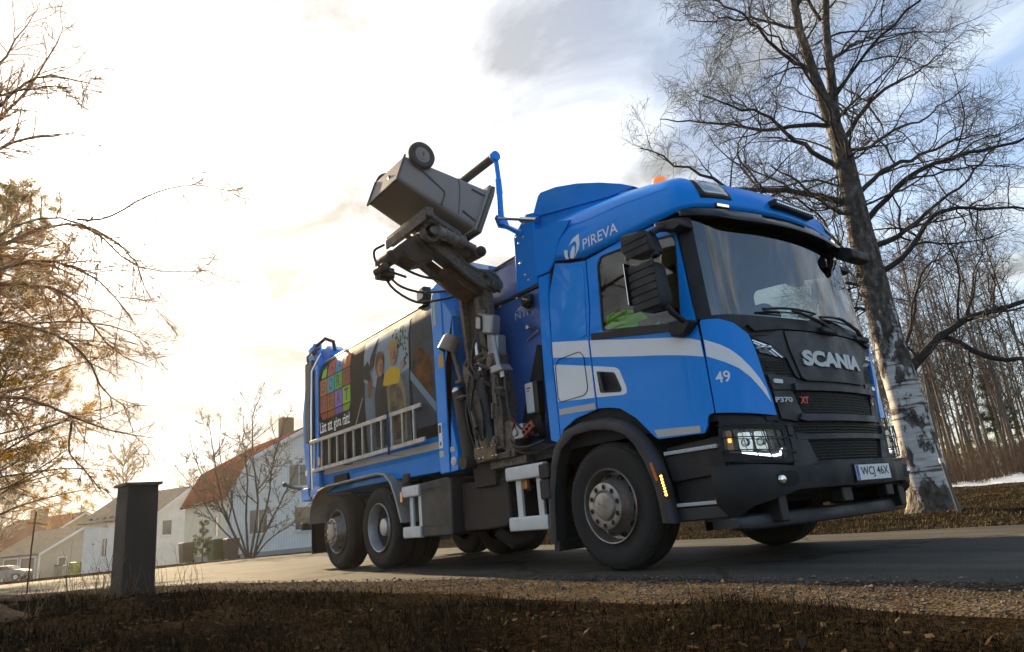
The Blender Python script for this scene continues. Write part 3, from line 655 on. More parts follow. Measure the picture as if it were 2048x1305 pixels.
# ------------------------------------------------------------------ mirrors, wipers
for k in (0, 1):
    s = 1 if k else -1; M = empty('mirror', parent=truck)
    def Y(a): return s*a
    def shell(name, prof, y0, y1, m, bev):
        b = MB(); b.prism(prof, 'y', Y(y0), Y(y1)); return b.build(name, m, M, bevel=bev, seg=3)
    shell('upper_housing', round_poly([(.72, 2.575), (.98, 2.525), (1.03, 2.345), (.99, 2.32), (.80, 2.345), (.70, 2.42)], .04, 3), 1.34, 1.48, PLAS, .03)
    shell('lower_housing', round_poly([(.75, 2.315), (1.0, 2.27), (1.04, 1.95), (1.01, 1.88), (.82, 1.90), (.75, 1.97)], .05, 3), 1.32, 1.48, PLAS, .035)
    b = MB()
    for i in range(6): z = 2.22-i*.062; b.box(.76, 1.02, Y(1.472), Y(1.486), z, z+.050)
    for i in range(3): z = 2.49-i*.062; b.box(.73+.01*i, .985+.01*i, Y(1.472), Y(1.486), z-.02, z+.032)
    b.build('housing_ribs', PLAS, M, bevel=.004)
    b = MB(); b.box(.742, .748, Y(1.36), Y(1.51), 1.98, 2.32); b.build('mirror_glass', mat('mirror_glass', (.8, .8, .8), .02, metal=1), M)
    b = MB(); b.prism(round_poly([(.93, 2.63), (1.16, 2.58), (1.18, 2.52), (1.12, 2.505), (.96, 2.56)], .02), 'y', Y(1.13), Y(1.30)); b.tube([(1.03, Y(1.20), 2.57), (1.0, Y(1.33), 2.55), (.98, Y(1.42), 2.50)], .028, 10)
    b.tube([(.98, Y(1.42), 2.40), (1.0, Y(1.42), 2.30)], .035, 10)
    b.tube([(1.03, Y(1.42), 1.90), (1.05, Y(1.36), 1.83), (1.07, Y(1.25), 1.76)], .022, 10)
    b.pieces('mirror_arm', PLAS, M, bevel=.008)
    b = MB(); b.prism(round_poly([(.92, 1.815), (1.13, 1.78), (1.10, 1.735), (1.04, 1.69), (.93, 1.695), (.915, 1.75)], .02), 'y', Y(1.19), Y(1.30)); b.build('arm_foot', PLAS, M, bevel=.012)
b = MB(); b.prism(round_poly([(1.26, 2.66), (1.50, 2.56), (1.50, 2.47), (1.40, 2.46), (1.30, 2.56)], .03), 'y', .70, 1.02); b.build('kerb_mirror', PLAS, truck, bevel=.03, seg=3)
for u0, u1, zz, e in ((2.33, 2.93, 1.84, .03), (2.98, 3.56, 1.82, .03)):
    wv = empty('wiper', parent=truck); b = MB(); b.tube([cabS(u, zz+.02*math.sin((u-u0)/(u1-u0)*3.14), .03) for u in np.linspace(u0, u1, 14)], .010, 6)
    b.tube([cabS(u, zz-.01, .02) for u in np.linspace(u0+.02, u1-.02, 14)], .006, 5); b.build('blade', HOSE, wv)
    b = MB(); b.tube([cabS(u1+.14, 1.715, .04), cabS(u1, 1.76, .06), cabS((u0+u1)/2+.05, 1.83, .05), cabS((u0+u1)/2, 1.84, .04)], [.022, .016, .012, .009], 8); b.build('arm', PLAS, wv)
    b = MB(); p = cabS(u1+.12, 1.70, .03); b.box(p[0]-.05, p[0]+.03, p[1]-.13, p[1]+.10, 1.675, 1.73); b.build('pivot_cover', PLAS, wv, bevel=.015)
panel('wiper_cowl', symp([(2.2, 1.665), (2.5, 1.69)], [(2.15, 1.71), (2.5, 1.73)]), PLAS, .022, thick=.04)
# ------------------------------------------------------------------ cab interior
TRIM = mat('cab_trim', (.05, .052, .055), .8)
b = MB(); b.prism([(.95, 1.62), (1.0, 1.84), (1.10, 1.86), (1.22, 1.78), (1.20, 1.4), (1.0, 1.4)], 'y', -.92, .92); b.build('dashboard', mat('dash_grey', (.028, .03, .03), .7), truck, bevel=.03)
for y0 in (-.72, .72):
    st_ = empty('seat', parent=truck); b = MB(); b.box(-.15, .42, y0-.25, y0+.25, 1.5, 1.66); b.build('cushion', TRIM, st_, bevel=.05)
    b = MB(); b.prism([(-.18, 1.62), (-.02, 1.62), (-.14, 2.26), (-.26, 2.26)], 'y', y0-.24, y0+.24); b.prism([(-.24, 2.30), (-.16, 2.30), (-.18, 2.48), (-.26, 2.48)], 'y', y0-.13, y0+.13); b.build('backrest', TRIM, st_, bevel=.04)
b = MB(); t = np.linspace(0, 2*math.pi, 28)[:-1]; ax = np.array((.62, 0, .78)); s1 = np.array((0, 1.0, 0)); s2 = np.cross(ax, s1); c0 = np.array((.70, -.72, 1.86))
b.tube([c0+.22*(math.cos(a)*s1+math.sin(a)*s2) for a in t], .016, 8, closed=True); b.tube([c0-.21*s1, c0-.04*ax, c0+.21*s1], .018, 6); b.tube([c0-.04*ax, c0-.4*ax+np.array((.12, 0, 0))], .035, 8); b.build('steering_wheel', HOSE, truck)
b = MB(); b.prism(round_poly([(-.10, 2.10), (.10, 2.10), (.12, 2.20), (.06, 2.26), (-.06, 2.26), (-.12, 2.2)], .03), 'x', 1.20, 1.27); b.tube([(1.24, 0, 2.25), (1.20, 0, 2.6)], .03, 8); b.build('interior_camera', HOSE, truck, bevel=.02, loc=(0, .1, .1))
b = MB(); b.prism(round_poly([(-.55, 1.86), (-.15, 1.84), (-.10, 1.95), (-.30, 2.02), (-.52, 1.96)], .05), 'x', 1.12, 1.18); b.build('dash_tray', mat('cream_plastic', (.10, .10, .09), .5), truck, bevel=.02)
b = MB()
for i in range(9): y = -1.0+.03*i; b.tube([(1.0+.012*(i % 2), y, 1.86), (.97+.012*((i+1) % 2), y, 2.55)], .018, 6)
b.build('curtain', mat('grey_curtain', (.30, .29, .26), .9), truck)
# ------------------------------------------------------------------ driver (seated, mostly hidden behind the mirror)
def skin_body(name, joints, edges, radii, m, parent=None, sub=2):
    me = bpy.data.meshes.new(name); me.from_pydata(joints, edges, []); o = link(name, me, parent)
    md = o.modifiers.new('skin', 'SKIN'); md.use_smooth_shade = True
    for i, r in enumerate(radii): me.skin_vertices[0].data[i].radius = (r, r) if np.isscalar(r) else r
    me.skin_vertices[0].data[0].use_root = True
    sd = o.modifiers.new('sub', 'SUBSURF'); sd.levels = sub; sd.render_levels = sub; me.materials.append(m)
    return o
Q = lambda x, y, z: (x, y-.72, z)
person = empty('person', (.1, -.72, 1.66)); prop(person, 'driver in a bright green hi-vis jacket seated behind the truck side window', 'person')
J = [Q(.08, 0, 1.74), Q(.05, 0, 1.92), Q(.02, 0, 2.12), Q(.02, 0, 2.22), Q(.04, 0, 2.30), Q(.06, 0, 2.38), Q(.07, 0, 2.46),
     Q(.03, -.17, 2.15), Q(.14, -.24, 1.98), Q(.36, -.20, 1.98), Q(.46, -.17, 2.0), Q(.03, .17, 2.15), Q(.14, .24, 1.95), Q(.40, .2, 1.95), Q(.52, .18, 1.97),
     Q(.12, -.11, 1.72), Q(.52, -.13, 1.76), Q(.62, -.13, 1.36), Q(.12, .11, 1.72), Q(.52, .13, 1.76), Q(.62, .13, 1.36)]
E_ = [(0, 1), (1, 2), (2, 3), (3, 4), (4, 5), (5, 6), (2, 7), (7, 8), (8, 9), (9, 10), (2, 11), (11, 12), (12, 13), (13, 14), (0, 15), (15, 16), (16, 17), (0, 18), (18, 19), (19, 20)]
RD = [.16, .16, .15, .065, .075, .10, .07, .075, .065, .05, .04, .075, .065, .05, .04, .09, .085, .06, .09, .085, .06]
bd = skin_body('body', J, E_, RD, mat('skin', (.42, .24, .17), .55), person)
jk = skin_body('jacket', J[:3]+[J[7], J[8], J[9], J[11], J[12], J[13]], [(0, 1), (1, 2), (2, 3), (3, 4), (4, 5), (2, 6), (6, 7), (7, 8)],
          [.185, .18, .165, .105, .088, .06, .105, .088, .06], mat('hivis_green', (.16, .70, .02), .7, emit=(.16, .8, .02), estr=.05), person)
tr_ = skin_body('trousers', [J[0]]+J[15:21], [(0, 1), (1, 2), (2, 3), (0, 4), (4, 5), (5, 6)], [.165, .10, .095, .075, .10, .095, .075], mat('dark_cloth', (.02, .022, .03), .9), person)
b = MB(); b.sphere(Q(.05, 0, 2.42), .125, 16, 12, sc=(1.0, .82, 1.08)); b.build('hair', mat('hair_brown', (.03, .018, .01), .7), person)
for s in (-1, 1):
    c0 = np.array(Q(.47 if s < 0 else .53, s*.17, 2.0 if s < 0 else 1.97))
    for i in range(4):
        y = (i-1.5)*.021; L = [.075, .085, .08, .062][i]
        b = MB(); b.tube([c0+np.array((0, y, 0)), c0+np.array((L*.5, y, .012)), c0+np.array((L*.85, y, -.008)), c0+np.array((L*.9, y, -.035))], [.011, .010, .009, .007], 8); b.build('finger', MATS['skin'], person)
    b = MB(); b.tube([c0+np.array((-.02, -s*.03, 0)), c0+np.array((.02, -s*.055, .005)), c0+np.array((.05, -s*.055, -.01))], [.013, .011, .008], 8); b.build('thumb', MATS['skin'], person)
for o in person.children: o.location = (-.1, .72, -1.66)
# ------------------------------------------------------------------ wheels
WR = .512
def wheel(x, s, kind):
    """s = -1 right side, +1 left; origin on the wheel's outer face"""
    w_ = empty('wheel', (x, s*1.235, WR), parent=truck); ax = (0, s, 0)
    def tyre(a0):
        b = MB(); W_ = .30
        pr = [(.292, -.02), (.300, -.006), (.330, -.012), (.365, .004), (.42, .012), (.455, .008), (.470, -.004), (.474, -.006), (.492, -.018), (.503, -.03), (.511, -.045), (.512, -.055),
              (.512, -.085), (.499, -.088), (.499, -.098), (.512, -.101), (.512, -.142), (.499, -.145), (.499, -.155), (.512, -.158), (.512, -.199), (.499, -.202), (.499, -.212), (.512, -.215), (.512, -.245),
              (.505, -.265), (.47, -.295), (.42, -.312), (.36, -.30), (.30, -.295), (.292, -.28)]
        b.lathe([(r, a+a0-.012) for r, a in pr], (0, 0, 0), ax, 64)
        sd, u, d = frame_from(ax)
        for i in range(72):     # shoulder lugs and raised ring marks
            t = 2*math.pi*i/72; c = math.cos(t)*sd+math.sin(t)*u; tt = -math.sin(t)*sd+math.cos(t)*u
            p0 = c*.500+d*(a0-.04); p1 = c*.482+d*(a0-.02)
            b.bar(p0, p1, .018, .012, up=c)
        return b.build('tyre', TYRE, w_, angle=40)
    tyre(0)
    if kind == 'dual': tyre(-.345)
    b = MB()
    if kind in ('front', 'tag'):
        hub = .055 if kind == 'front' else .075
        pr = [(.296, -.03), (.302, -.004), (.297, .004), (.289, .0), (.283, -.03), (.268, -.10), (.245, -.105), (.215, -.045), (.19, hub-.03), (.185, hub-.004), (.175, hub), (.128, hub), (.118, hub-.008), (.112, hub), (.105, hub+.012), (.08, hub+.018), (0, hub+.02)]
        ms = [0]*len(pr); b.lathe(pr, (0, 0, 0), ax, 56, ms=ms[:-1])
        rN, aN, rH, aH = .152, hub+.001, .236, -.078
    else:
        pr = [(.296, -.03), (.302, -.004), (.297, .004), (.289, .0), (.283, -.03), (.272, -.07), (.268, -.17), (.24, -.19), (.22, -.165), (.185, -.16), (.12, -.16), (.11, -.12), (.105, -.07), (.08, -.06), (0, -.06)]
        b.lathe(pr, (0, 0, 0), ax, 56); rN, aN, rH, aH = .15, -.16, .222, -.168
    sd, u, d = frame_from(ax)
    for i in range(10):
        t = 2*math.pi*(i+.35)/10; c = math.cos(t)*sd+math.sin(t)*u
        if kind == 'front':
            b.lathe([(.0235, .002), (.02, .0045), (.017, -.004)], c*rN+d*aN, d, 14); b.lathe([(.0, .004), (.0165, .004), (.0175, -.002)], c*rN+d*aN, d, 14, m=1)
        else: b.lathe([(.0, .03), (.012, .028), (.015, .018), (.017, 0)], c*rN+d*aN, d, 6)
        nrm = (d*.75+c*.66) if kind != 'dual' else d; nrm = nrm/np.linalg.norm(nrm)
        c2 = math.cos(t+.31)*sd+math.sin(t+.31)*u
        b.lathe([(.0, .006), (.024, .006), (.03, .002), (.031, -.004)], c2*rH+d*(aH+.006), (d*.8+c2*.6 if kind != 'dual' else d), 14, m=1)
    b.build('rim', [STEEL if kind != 'dual' else mat('silver_rim', (.55, .55, .54), .34, metal=.7, noise=.3, nscale=8, col2=(.3, .28, .25)), DARK], w_, angle=35)
    b = MB(); b.lathe([(.26, -.32), (.26, -.12), (.0, -.12)], (0, 0, 0), ax, 24); b.build('brake_drum', DARK, w_)
    if kind == 'front':
        bb = (lambda y, z: (-y*s*-1, 0, z))
        text_on('hub_lettering', 'SCANIA', (-.06, -.012, .06, .012), lambda a, c: tuple(np.array((-s*a*.92-0*c, s*(.0765), 0))+np.array((c*.4*s, 0, c*.92-(-s*a*.4)*-s))), STEEL, w_, bold=.03, thick=.002, flip=(s > 0))
    return w_
WB, TS = 4.172, 1.312
for s in (-1, 1):
    wheel(0, s, 'front'); wheel(-WB, s, 'dual'); wheel(-WB-TS, s, 'tag')
for x in (0, -WB, -WB-TS):
    b = MB(); b.cyl((x, -.95, WR), (x, .95, WR), .075, n=12); b.sphere((x, 0, WR), .2 if x == -WB else .1); b.build('axle', CHAS, truck)
for s in (-1, 1):
    b = MB(); b.box(-6.5, .95, s*.36, s*.43, .72, .99); b.build('frame_rail', CHAS, truck)
b = MB(); b.box(-.5, .8, -.33, .33, .55, 1.15); b.box(-3.4, -.5, -.3, .3, .5, .95); b.build('gearbox', CHAS, truck, bevel=.03)
# rear tandem mudguard
fp = [(-6.40, .66), (-6.36, .86), (-6.24, 1.02), (-6.02, 1.125), (-5.74, 1.165), (-5.2, 1.17), (-4.6, 1.175), (-4.10, 1.18), (-3.88, 1.15), (-3.72, 1.04), (-3.62, .88), (-3.54, .70), (-3.47, .545)]
for s in (-1, 1):
    g_ = empty('rear_mudguard', parent=truck); b = MB(); P = np.array(fp); T = np.gradient(P, axis=0); N = np.stack([-T[:, 1], T[:, 0]], 1); N /= np.linalg.norm(N, axis=1)[:, None]
    N = np.where((N[:, 1:2] < -.2), -N, N); out = P+N*0.0; inn = P-N*.012
    b.prism([tuple(p) for p in out]+[tuple(p) for p in inn[::-1]], 'y', s*.72, s*1.275); b.build('guard', CHQ, g_, angle=50)
    b = MB(); b.tube([(x, s*1.275, z) for x, z in fp], .016, 8); b.build('guard_lip', CHQ, g_)
    b = MB(); L = np.r_[0, np.cumsum(np.hypot(*np.diff(P, axis=0).T))]      # raised chequer pattern
    for i in range(110):
        for j in range(9):
            q = (i+.5)*L[-1]/110; x = np.interp(q, L, P[:, 0]); z = np.interp(q, L, P[:, 1]); nx = np.interp(q, L, N[:, 0]); nz = np.interp(q, L, N[:, 1]); tx, tz = nz, -nx
            y = s*(.76+j*.055+(.027 if i % 2 else 0)); a = .016 if (i+j) % 2 else -.016
            p = np.array((x+nx*.002, y, z+nz*.002)); e = np.array((tx*.014, a, tz*.014)); b.bar(p-e, p+e, .010, .006, up=(nx, 0, nz))
    o = b.build('chequer_relief', CHQ, g_, smooth=False); o['kind'] = 'stuff'
    b = MB(); b.box(-6.42, -6.40, s*.75, s*1.24, .22, 1.0); b.build('mud_flap', HOSE, g_)
    b = MB(); b.box(-6.445, -6.425, s*1.20, s*1.25, .83, .90); b.build('side_marker', AMBER, g_)
b = MB(); b.bar((-6.75, -1.27, .63), (-6.75, 1.27, .63), .09, .11); b.build('rear_underrun_bar', ARMD, truck, bevel=.01)
b = MB(); b.box(-6.9, -6.45, -.9, .9, .85, 1.1); b.build('rear_crossmember', CHAS, truck)
# toolbox, tanks, side guards
b = MB(); b.prism(round_poly([(-3.05, .36), (-2.40, .36), (-2.37, .95), (-2.44, .985), (-3.05, .965)], .03), 'y', -1.245, -.75); b.build('side_locker', PLASG, truck, bevel=.015)
b = MB(); b.bar((-2.98, -1.249, .885), (-2.58, -1.249, .885), .008, .012); b.bar((-2.98, -1.249, .475), (-2.56, -1.249, .475), .008, .012); b.build('locker_groove', PLAS, truck)
RUST = mat('grimy_tank', (.035, .027, .022), .7, noise=.8, nscale=6, col2=(.07, .05, .037), bump=.2, bscale=30)
b = MB(); b.prism(round_poly([(-2.39, .385), (-1.60, .40), (-1.53, .47), (-1.53, .80), (-1.62, .89), (-2.39, .90)], .03), 'y', -1.10, -.55); b.build('air_silencer', RUST, truck, bevel=.03)
b = MB(); b.prism([(-2.05, .82), (-1.68, .82), (-1.68, 1.06), (-2.1, 1.06)], 'y', -1.14, -.7); b.tube([(-1.68, -1.0, .88), (-1.45, -1.0, .92), (-1.2, -.95, .90), (-.95, -.8, .86)], .085, 14); b.tube([(-1.95, -.95, .38), (-1.85, -.85, .25), (-1.75, -.6, .30)], .08, 12); b.build('exhaust_pipe', RUST, truck, bevel=.01)
b = MB(); b.box(-3.0, -.7, -.5, .5, .42, .5); b.cyl((-1.2, .55, .72), (-1.2, 1.1, .72), .25, n=20); b.box(-3.3, -1.6, .55, 1.15, .45, .95); b.build('left_side_tanks', CHAS, truck)
for x0, x1, ps in ((-1.345, -.77, (-1.215, -.90)), (-3.47, -3.06, (-3.33, -3.12))):
    sg_ = empty('side_guard', parent=truck)
    for z in (.895, .425):
        b = MB(); b.prism([(-1.262, z-.062), (-1.248, z-.068), (-1.20, z-.068), (-1.20, z+.062), (-1.248, z+.062), (-1.262, z+.052), (-1.266, z-.02)], 'x', x0, x1); b.build('rail', ALUW, sg_, bevel=.005)
    for x in ps:
        b = MB(); b.box(x-.04, x+.04, -1.215, -1.185, .45, .86); b.build('post', ALUW, sg_, bevel=.004)
    for z in (.895, .425): 
        b = MB(); b.cyl((x0+.1, -1.2, z), (x0+.1, -.45, z), .03, n=8); b.build('bracket', CHAS, sg_)
b = MB(); b.prism(round_poly([(-1.19, .74), (-1.11, .74), (-1.11, .86), (-1.19, .86)], .02), 'y', -1.19, -1.165); b.build('side_marker', AMBER, truck)
b = MB(); b.box(-1.21, -1.09, -1.165, -1.15, .72, .88); b.build('marker_base', PLAS, truck)
b = MB(); b.prism(round_poly([(-3.50, .78), (-3.45, .78), (-3.45, .90), (-3.50, .90)], .015), 'y', -1.27, -1.245); b.build('side_marker', AMBER, truck)
b = MB(); b.box(-3.56, -3.40, -1.2, -1.05, 1.0, 1.12); b.build('work_lamp', PLAS, truck, bevel=.02)
# ================================================================== TRUCK: compactor body
def ybody(z): return float(np.interp(z, [.9, 1.1, 1.3, 1.6, 2.2, 2.8, 2.98, 3.08, 3.16, 3.22, 3.26, 3.29], [-1.08, -1.13, -1.18, -1.225, -1.25, -1.245, -1.215, -1.165, -1.09, -.99, -.86, -.6]))
BZ = [1.08, 1.2, 1.3, 1.45, 1.6, 1.9, 2.2, 2.5, 2.8, 2.9, 2.98, 3.03, 3.08, 3.12, 3.16, 3.19, 3.22, 3.245, 3.26, 3.275, 3.29]
def bodyf(off): return lambda x, z: (x, ybody(z)-off, z)
ADK = mat('dark_print', (.014, .012, .011), .55, spec=.12, noise=.3, nscale=1.2, col2=(.03, .026, .022))
sec = [(ybody(z), z) for z in BZ]; ring = sec+[(0, 3.30)]+[(-y, z) for y, z in sec[::-1]]
b = MB(); X0, X1 = -6.12, -2.50; n = len(ring)
b.raw([(x, y, z) for x in (X0, X1) for y, z in ring], [(i, i+1, n+i+1, n+i) for i in range(n-1)]+[(n-1, 0, n, 2*n-1), tuple(range(n)), tuple(range(2*n-1, n-1, -1))])
b.build('container', BLUE2, truck, angle=30)
def body_patch(name, poly, m, off=.003, holes=(), thick=0, parent=truck):
    xs = [p[0] for p in poly]
    bm = flat_mesh([(poly, list(holes))], [], [z for z in BZ]); return mapped(name, bm, bodyf(off), m, parent, thick)
ad = empty('advert_panel', parent=truck)
body_patch('printed_sheet', [(-6.06, 1.46), (-2.53, 1.46), (-2.53, 3.10), (-6.06, 3.10)], ADK, .004, parent=ad)
b = MB(); b.tube([(x, ybody(3.13)-.008, 3.13) for x in np.linspace(-6.08, -2.5, 4)], .018, 8); b.build('sheet_rail', mat('dull_aluminium', (.4, .39, .37), .4, metal=.8), ad)
def flat(name, poly, col, k, rough=.55, r=0.0):
    m = col if not isinstance(col, tuple) else mat('print_%02d_%02d_%02d' % tuple(int(c*99) for c in col), col, rough, spec=.1)
    return body_patch(name, round_poly(poly, r) if r else poly, m, .006+.0022*k, parent=ad)
cols = [[None, (.58, .10, .04), (.10, .30, .62), (.68, .17, .02)], [(.66, .17, .03), (.05, .42, .54), (.12, .50, .05), (.36, .09, .06)], [(.56, .09, .04), (.46, .14, .02), (.30, .16, .58), (.36, .58, .05)]]
letters = ['\u2302N\u00c4R', 'SORT', 'ERAT']
TX, TZ, tw, th = -5.98, 3.055, .278, .262; K = (.02, .015, .012)
INK = mat('print_ink', K, .4)
for r_ in range(3):
    for c_ in range(4):
        x = TX+c_*tw; z1 = TZ-r_*th; z0 = z1-th
        if cols[r_][c_] is None:
            flat('printed_house', [(x+.06, z0+.02), (x+.23, z0+.02), (x+.23, z0+.12), (x+.17, z0+.22), (x+.16, z0+.16), (x+.09, z0+.16), (x+.06, z0+.10)], (.28, .58, .10), 0); continue
        flat('printed_tile', [(x+.008, z0+.008), (x+tw-.008, z0+.008), (x+tw-.008, z1-.008), (x+.008, z1-.008)], cols[r_][c_], 0)
        um = letters[r_][c_]; hgt = .185 if um != '\u00c4' else .21
        text_on('printed_letter', um, (x+.068, z0+.045, x+tw-.068, z0+.045+hgt), bodyf(.0095), INK, ad, bold=.03)
for c_ in range(4):
    x = TX+c_*tw; z1 = TZ-3*th; cc = tuple(v*.75 for v in cols[2][c_])
    flat('printed_tile', [(x+.008+(.07 if c_ == 0 else 0), z1-.10), (x+tw-.008-(.06 if c_ == 3 else 0), z1-.10), (x+tw-.008, z1-.008), (x+.008, z1-.008)], cc, 0)
for wd_, x0_, x1_, h_ in (('L\u00e4tt', -6.0, -5.76, .172), ('att', -5.70, -5.54, .145), ('g\u00f6ra', -5.48, -5.22, .15), ('r\u00e4tt!', -5.16, -4.92, .168)):
    text_on('printed_word', wd_, (x0_, 1.975-(.035 if wd_[0] == 'g' else 0), x1_, 1.975+h_), bodyf(.0085), WHITE, ad, bold=.012)
SKYP = mat('print_sky', (.36, .42, .45), .55, spec=.1, noise=.5, nscale=.9, col2=(.22, .27, .30))
flat('printed_photo', [(-4.42, 1.50), (-3.22, 1.50), (-3.16, 2.30), (-3.13, 3.02), (-4.40, 3.02)], mat('print_car', (.20, .27, .31), .55, spec=.1, noise=.8, nscale=1.5, col2=(.05, .06, .065)), 0)
flat('printed_photo', [(-4.42, 2.45), (-3.9, 2.25), (-3.55, 2.32), (-3.15, 2.38), (-3.13, 3.02), (-4.40, 3.02)], SKYP, 1)
flat('printed_photo', [(-3.10, 1.60), (-2.56, 1.60), (-2.56, 3.06), (-3.09, 3.06)], mat('print_blur', (.05, .058, .066), .55, spec=.1, noise=1.0, nscale=2.2, col2=(.10, .12, .14)), 1)
flat('printed_photo', [(-3.06, 2.1), (-2.62, 1.95), (-2.58, 2.35), (-2.9, 2.62), (-3.04, 2.5)], mat('print_orange', (.22, .09, .02), .55, spec=.1, noise=1.0, nscale=4, col2=(.04, .03, .025)), 2, r=.1)
flat('printed_photo', [(-3.12, 2.22), (-2.58, 1.72), (-2.58, 1.84), (-3.12, 2.34)], (.20, .30, .36), 3)
for x, z, d in ((-3.35, 2.95, .0), (-3.25, 2.72, 0), (-3.5, 2.9, 0), (-3.22, 2.52, 0), (-3.42, 2.78, 0), (-3.6, 2.96, 0), (-3.3, 2.86, 0)):
    for i in range(7):
        a = rng.uniform(-.07, .07); c = rng.uniform(-.10, .06); flat('printed_leaves', [(x+a, z+c), (x+a+.03, z+c-.02), (x+a+.035, z+c+.02), (x+a+.01, z+c+.035)], (.05, .08, .02), 2)
# two figures leaning out, seen as flat print
def disc(cx, cz, rx, rz, n=16): return [(cx+rx*math.cos(t), cz+rz*math.sin(t)) for t in np.linspace(0, 2*math.pi, n, endpoint=False)]
SKP = (.46, .25, .16)
flat('printed_figure', [(-4.14, 1.52), (-3.80, 1.52), (-3.72, 2.3), (-3.86, 2.5), (-4.0, 2.46), (-4.10, 2.2)], (.045, .04, .04), 3, r=.05)
flat('printed_figure', disc(-3.93, 2.60, .135, .175), (.25, .12, .05), 4); flat('printed_figure', disc(-3.91, 2.55, .085, .12), SKP, 5)
flat('printed_figure', [(-3.72, 1.52), (-3.30, 1.52), (-3.26, 2.1), (-3.40, 2.42), (-3.72, 2.42), (-3.78, 2.2)], (.34, .28, .14), 3, r=.06)
flat('printed_figure', [(-3.86, 2.28), (-3.40, 2.24), (-3.36, 2.42), (-3.60, 2.50), (-3.78, 2.46)], (.70, .44, .03), 4, r=.05)
flat('printed_figure', disc(-3.55, 2.68, .14, .17), (.52, .36, .16), 5); flat('printed_figure', disc(-3.535, 2.63, .095, .12), SKP, 6)
flat('printed_figure', disc(-3.30, 2.46, .055, .05), SKP, 6)
PF = mat('print_shade', (.10, .075, .05), .55, spec=.1, noise=1.0, nscale=5, col2=(.30, .22, .12)); PD = mat('print_dark', (.035, .032, .03), .55, spec=.1, noise=1.0, nscale=6, col2=(.09, .085, .08))
flat('printed_figure', [(-4.06, 1.55), (-3.84, 1.55), (-3.80, 2.24), (-3.92, 2.42), (-4.02, 2.3)], PD, 4, r=.06)
flat('printed_figure', [(-3.70, 1.55), (-3.36, 1.55), (-3.32, 2.05), (-3.42, 2.24), (-3.68, 2.26)], PF, 5, r=.08)
for hx, hz, hs, hc in ((-3.91, 2.56, .085, (.20, .09, .035)), (-3.535, 2.64, .095, (.46, .30, .12))):
    flat('printed_hair', [(hx-hs*1.2, hz+.02), (hx-hs*.5, hz+.10), (hx+hs*.4, hz+.11), (hx+hs*1.15, hz+.03), (hx+hs*1.3, hz+.14), (hx+hs*.6, hz+.20), (hx-hs*.6, hz+.20), (hx-hs*1.35, hz+.13)], hc, 8, r=.02)
    for e_ in (-.035, .035): flat('printed_face', disc(hx+e_, hz+.02, .012, .008, 8), (.06, .035, .025), 8)
    flat('printed_face', disc(hx+.005, hz-.055, .025, .008, 8), (.22, .07, .05), 8)
    flat('printed_face', disc(hx+hs*.45, hz-.02, .03, .06, 10), (.30, .15, .09), 7)
flat('printed_figure', [(-4.30, 2.20), (-4.22, 2.2), (-4.14, 2.42), (-4.2, 2.52), (-4.3, 2.42)], (.24, .11, .06), 4, r=.03)
flat('printed_glove', [(-4.42, 2.50), (-4.22, 2.42), (-4.20, 2.62), (-4.28, 2.72), (-4.40, 2.66)], (.03, .025, .025), 5, r=.03)
flat('printed_fin', [(-4.22, 2.55), (-4.12, 2.60), (-3.95, 2.98), (-4.02, 2.95), (-4.20, 2.72)], (.05, .04, .05), 6)
flat('printed_streak', [(-4.80, 1.86), (-4.48, 2.26), (-4.46, 2.23), (-4.79, 1.82)], (.26, .27, .27), 2)
body_patch('body_stripe', [(-6.0, 1.355), (-2.53, 1.315), (-2.53, 1.395), (-6.0, 1.435)], mat('cream_stripe', (.52, .49, .43), .45), .004)
b = MB(); b.prism([(-5.05, 1.08), (-2.53, 1.06), (-2.53, 1.31), (-5.1, 1.33)], 'y', ybody(1.25)-.005, -1.0); b.prism([(-5.72, 1.17), (-5.05, 1.15), (-5.05, 1.34), (-5.72, 1.35)], 'y', ybody(1.25)+.0, -1.0); b.build('body_sill', BLUE2, truck, bevel=.008)
b = MB(); b.box(-5.62, -5.15, -1.21, -1.15, 1.20, 1.30); b.build('sill_recess', DARK, truck)
# front pillar of the body
b = MB(); b.prism([(-2.53, 1.02), (-2.33, 1.02), (-2.30, 3.05), (-2.36, 3.14), (-2.48, 3.14), (-2.53, 3.05)], 'y', -1.275, -1.0); b.build('body_pillar', BLUE, truck, bevel=.01)
b = MB(); b.prism([(-2.335, 1.02), (-2.18, 1.03), (-2.17, 1.22), (-2.30, 1.75), (-2.31, 2.2), (-2.10, 2.52), (-2.10, 2.75), (-2.305, 3.0)], 'y', -1.262, -1.02); b.build('pillar_gusset', BLUE, truck, bevel=.006)
b = MB(); b.lathe([(.05, -.004), (.05, .012), (.03, .014), (.024, .022), (0, .022)], (-2.245, -1.262, 1.13), (0, -1, 0), 20); b.build('pivot_pin', ALUW, truck)
b = MB(); b.box(-2.515, -2.44, -1.2785, -1.2755, 1.30, 1.58); b.build('info_sticker', WHITE, truck)
b = MB(); b.box(-2.505, -2.455, -1.2800, -1.2786, 1.47, 1.56); b.box(-2.495, -2.465, -1.28, -1.2786, 1.33, 1.37); b.pieces('sticker_print', INK, truck)
b = MB(); b.box(-2.515, -2.43, -1.279, -1.276, 1.20, 1.27); b.box(-2.31, -2.22, -1.2665, -1.2635, 1.235, 1.29); b.box(-2.48, -2.43, -1.279, -1.276, 2.72, 3.02); b.pieces('reflective_strip', REFL, truck)
b = MB(); b.box(-2.42, -2.32, -1.279, -1.276, 2.20, 2.36); b.build('warning_sticker', mat('sticker_yellow', (.62, .33, .02), .5), truck)
b = MB()
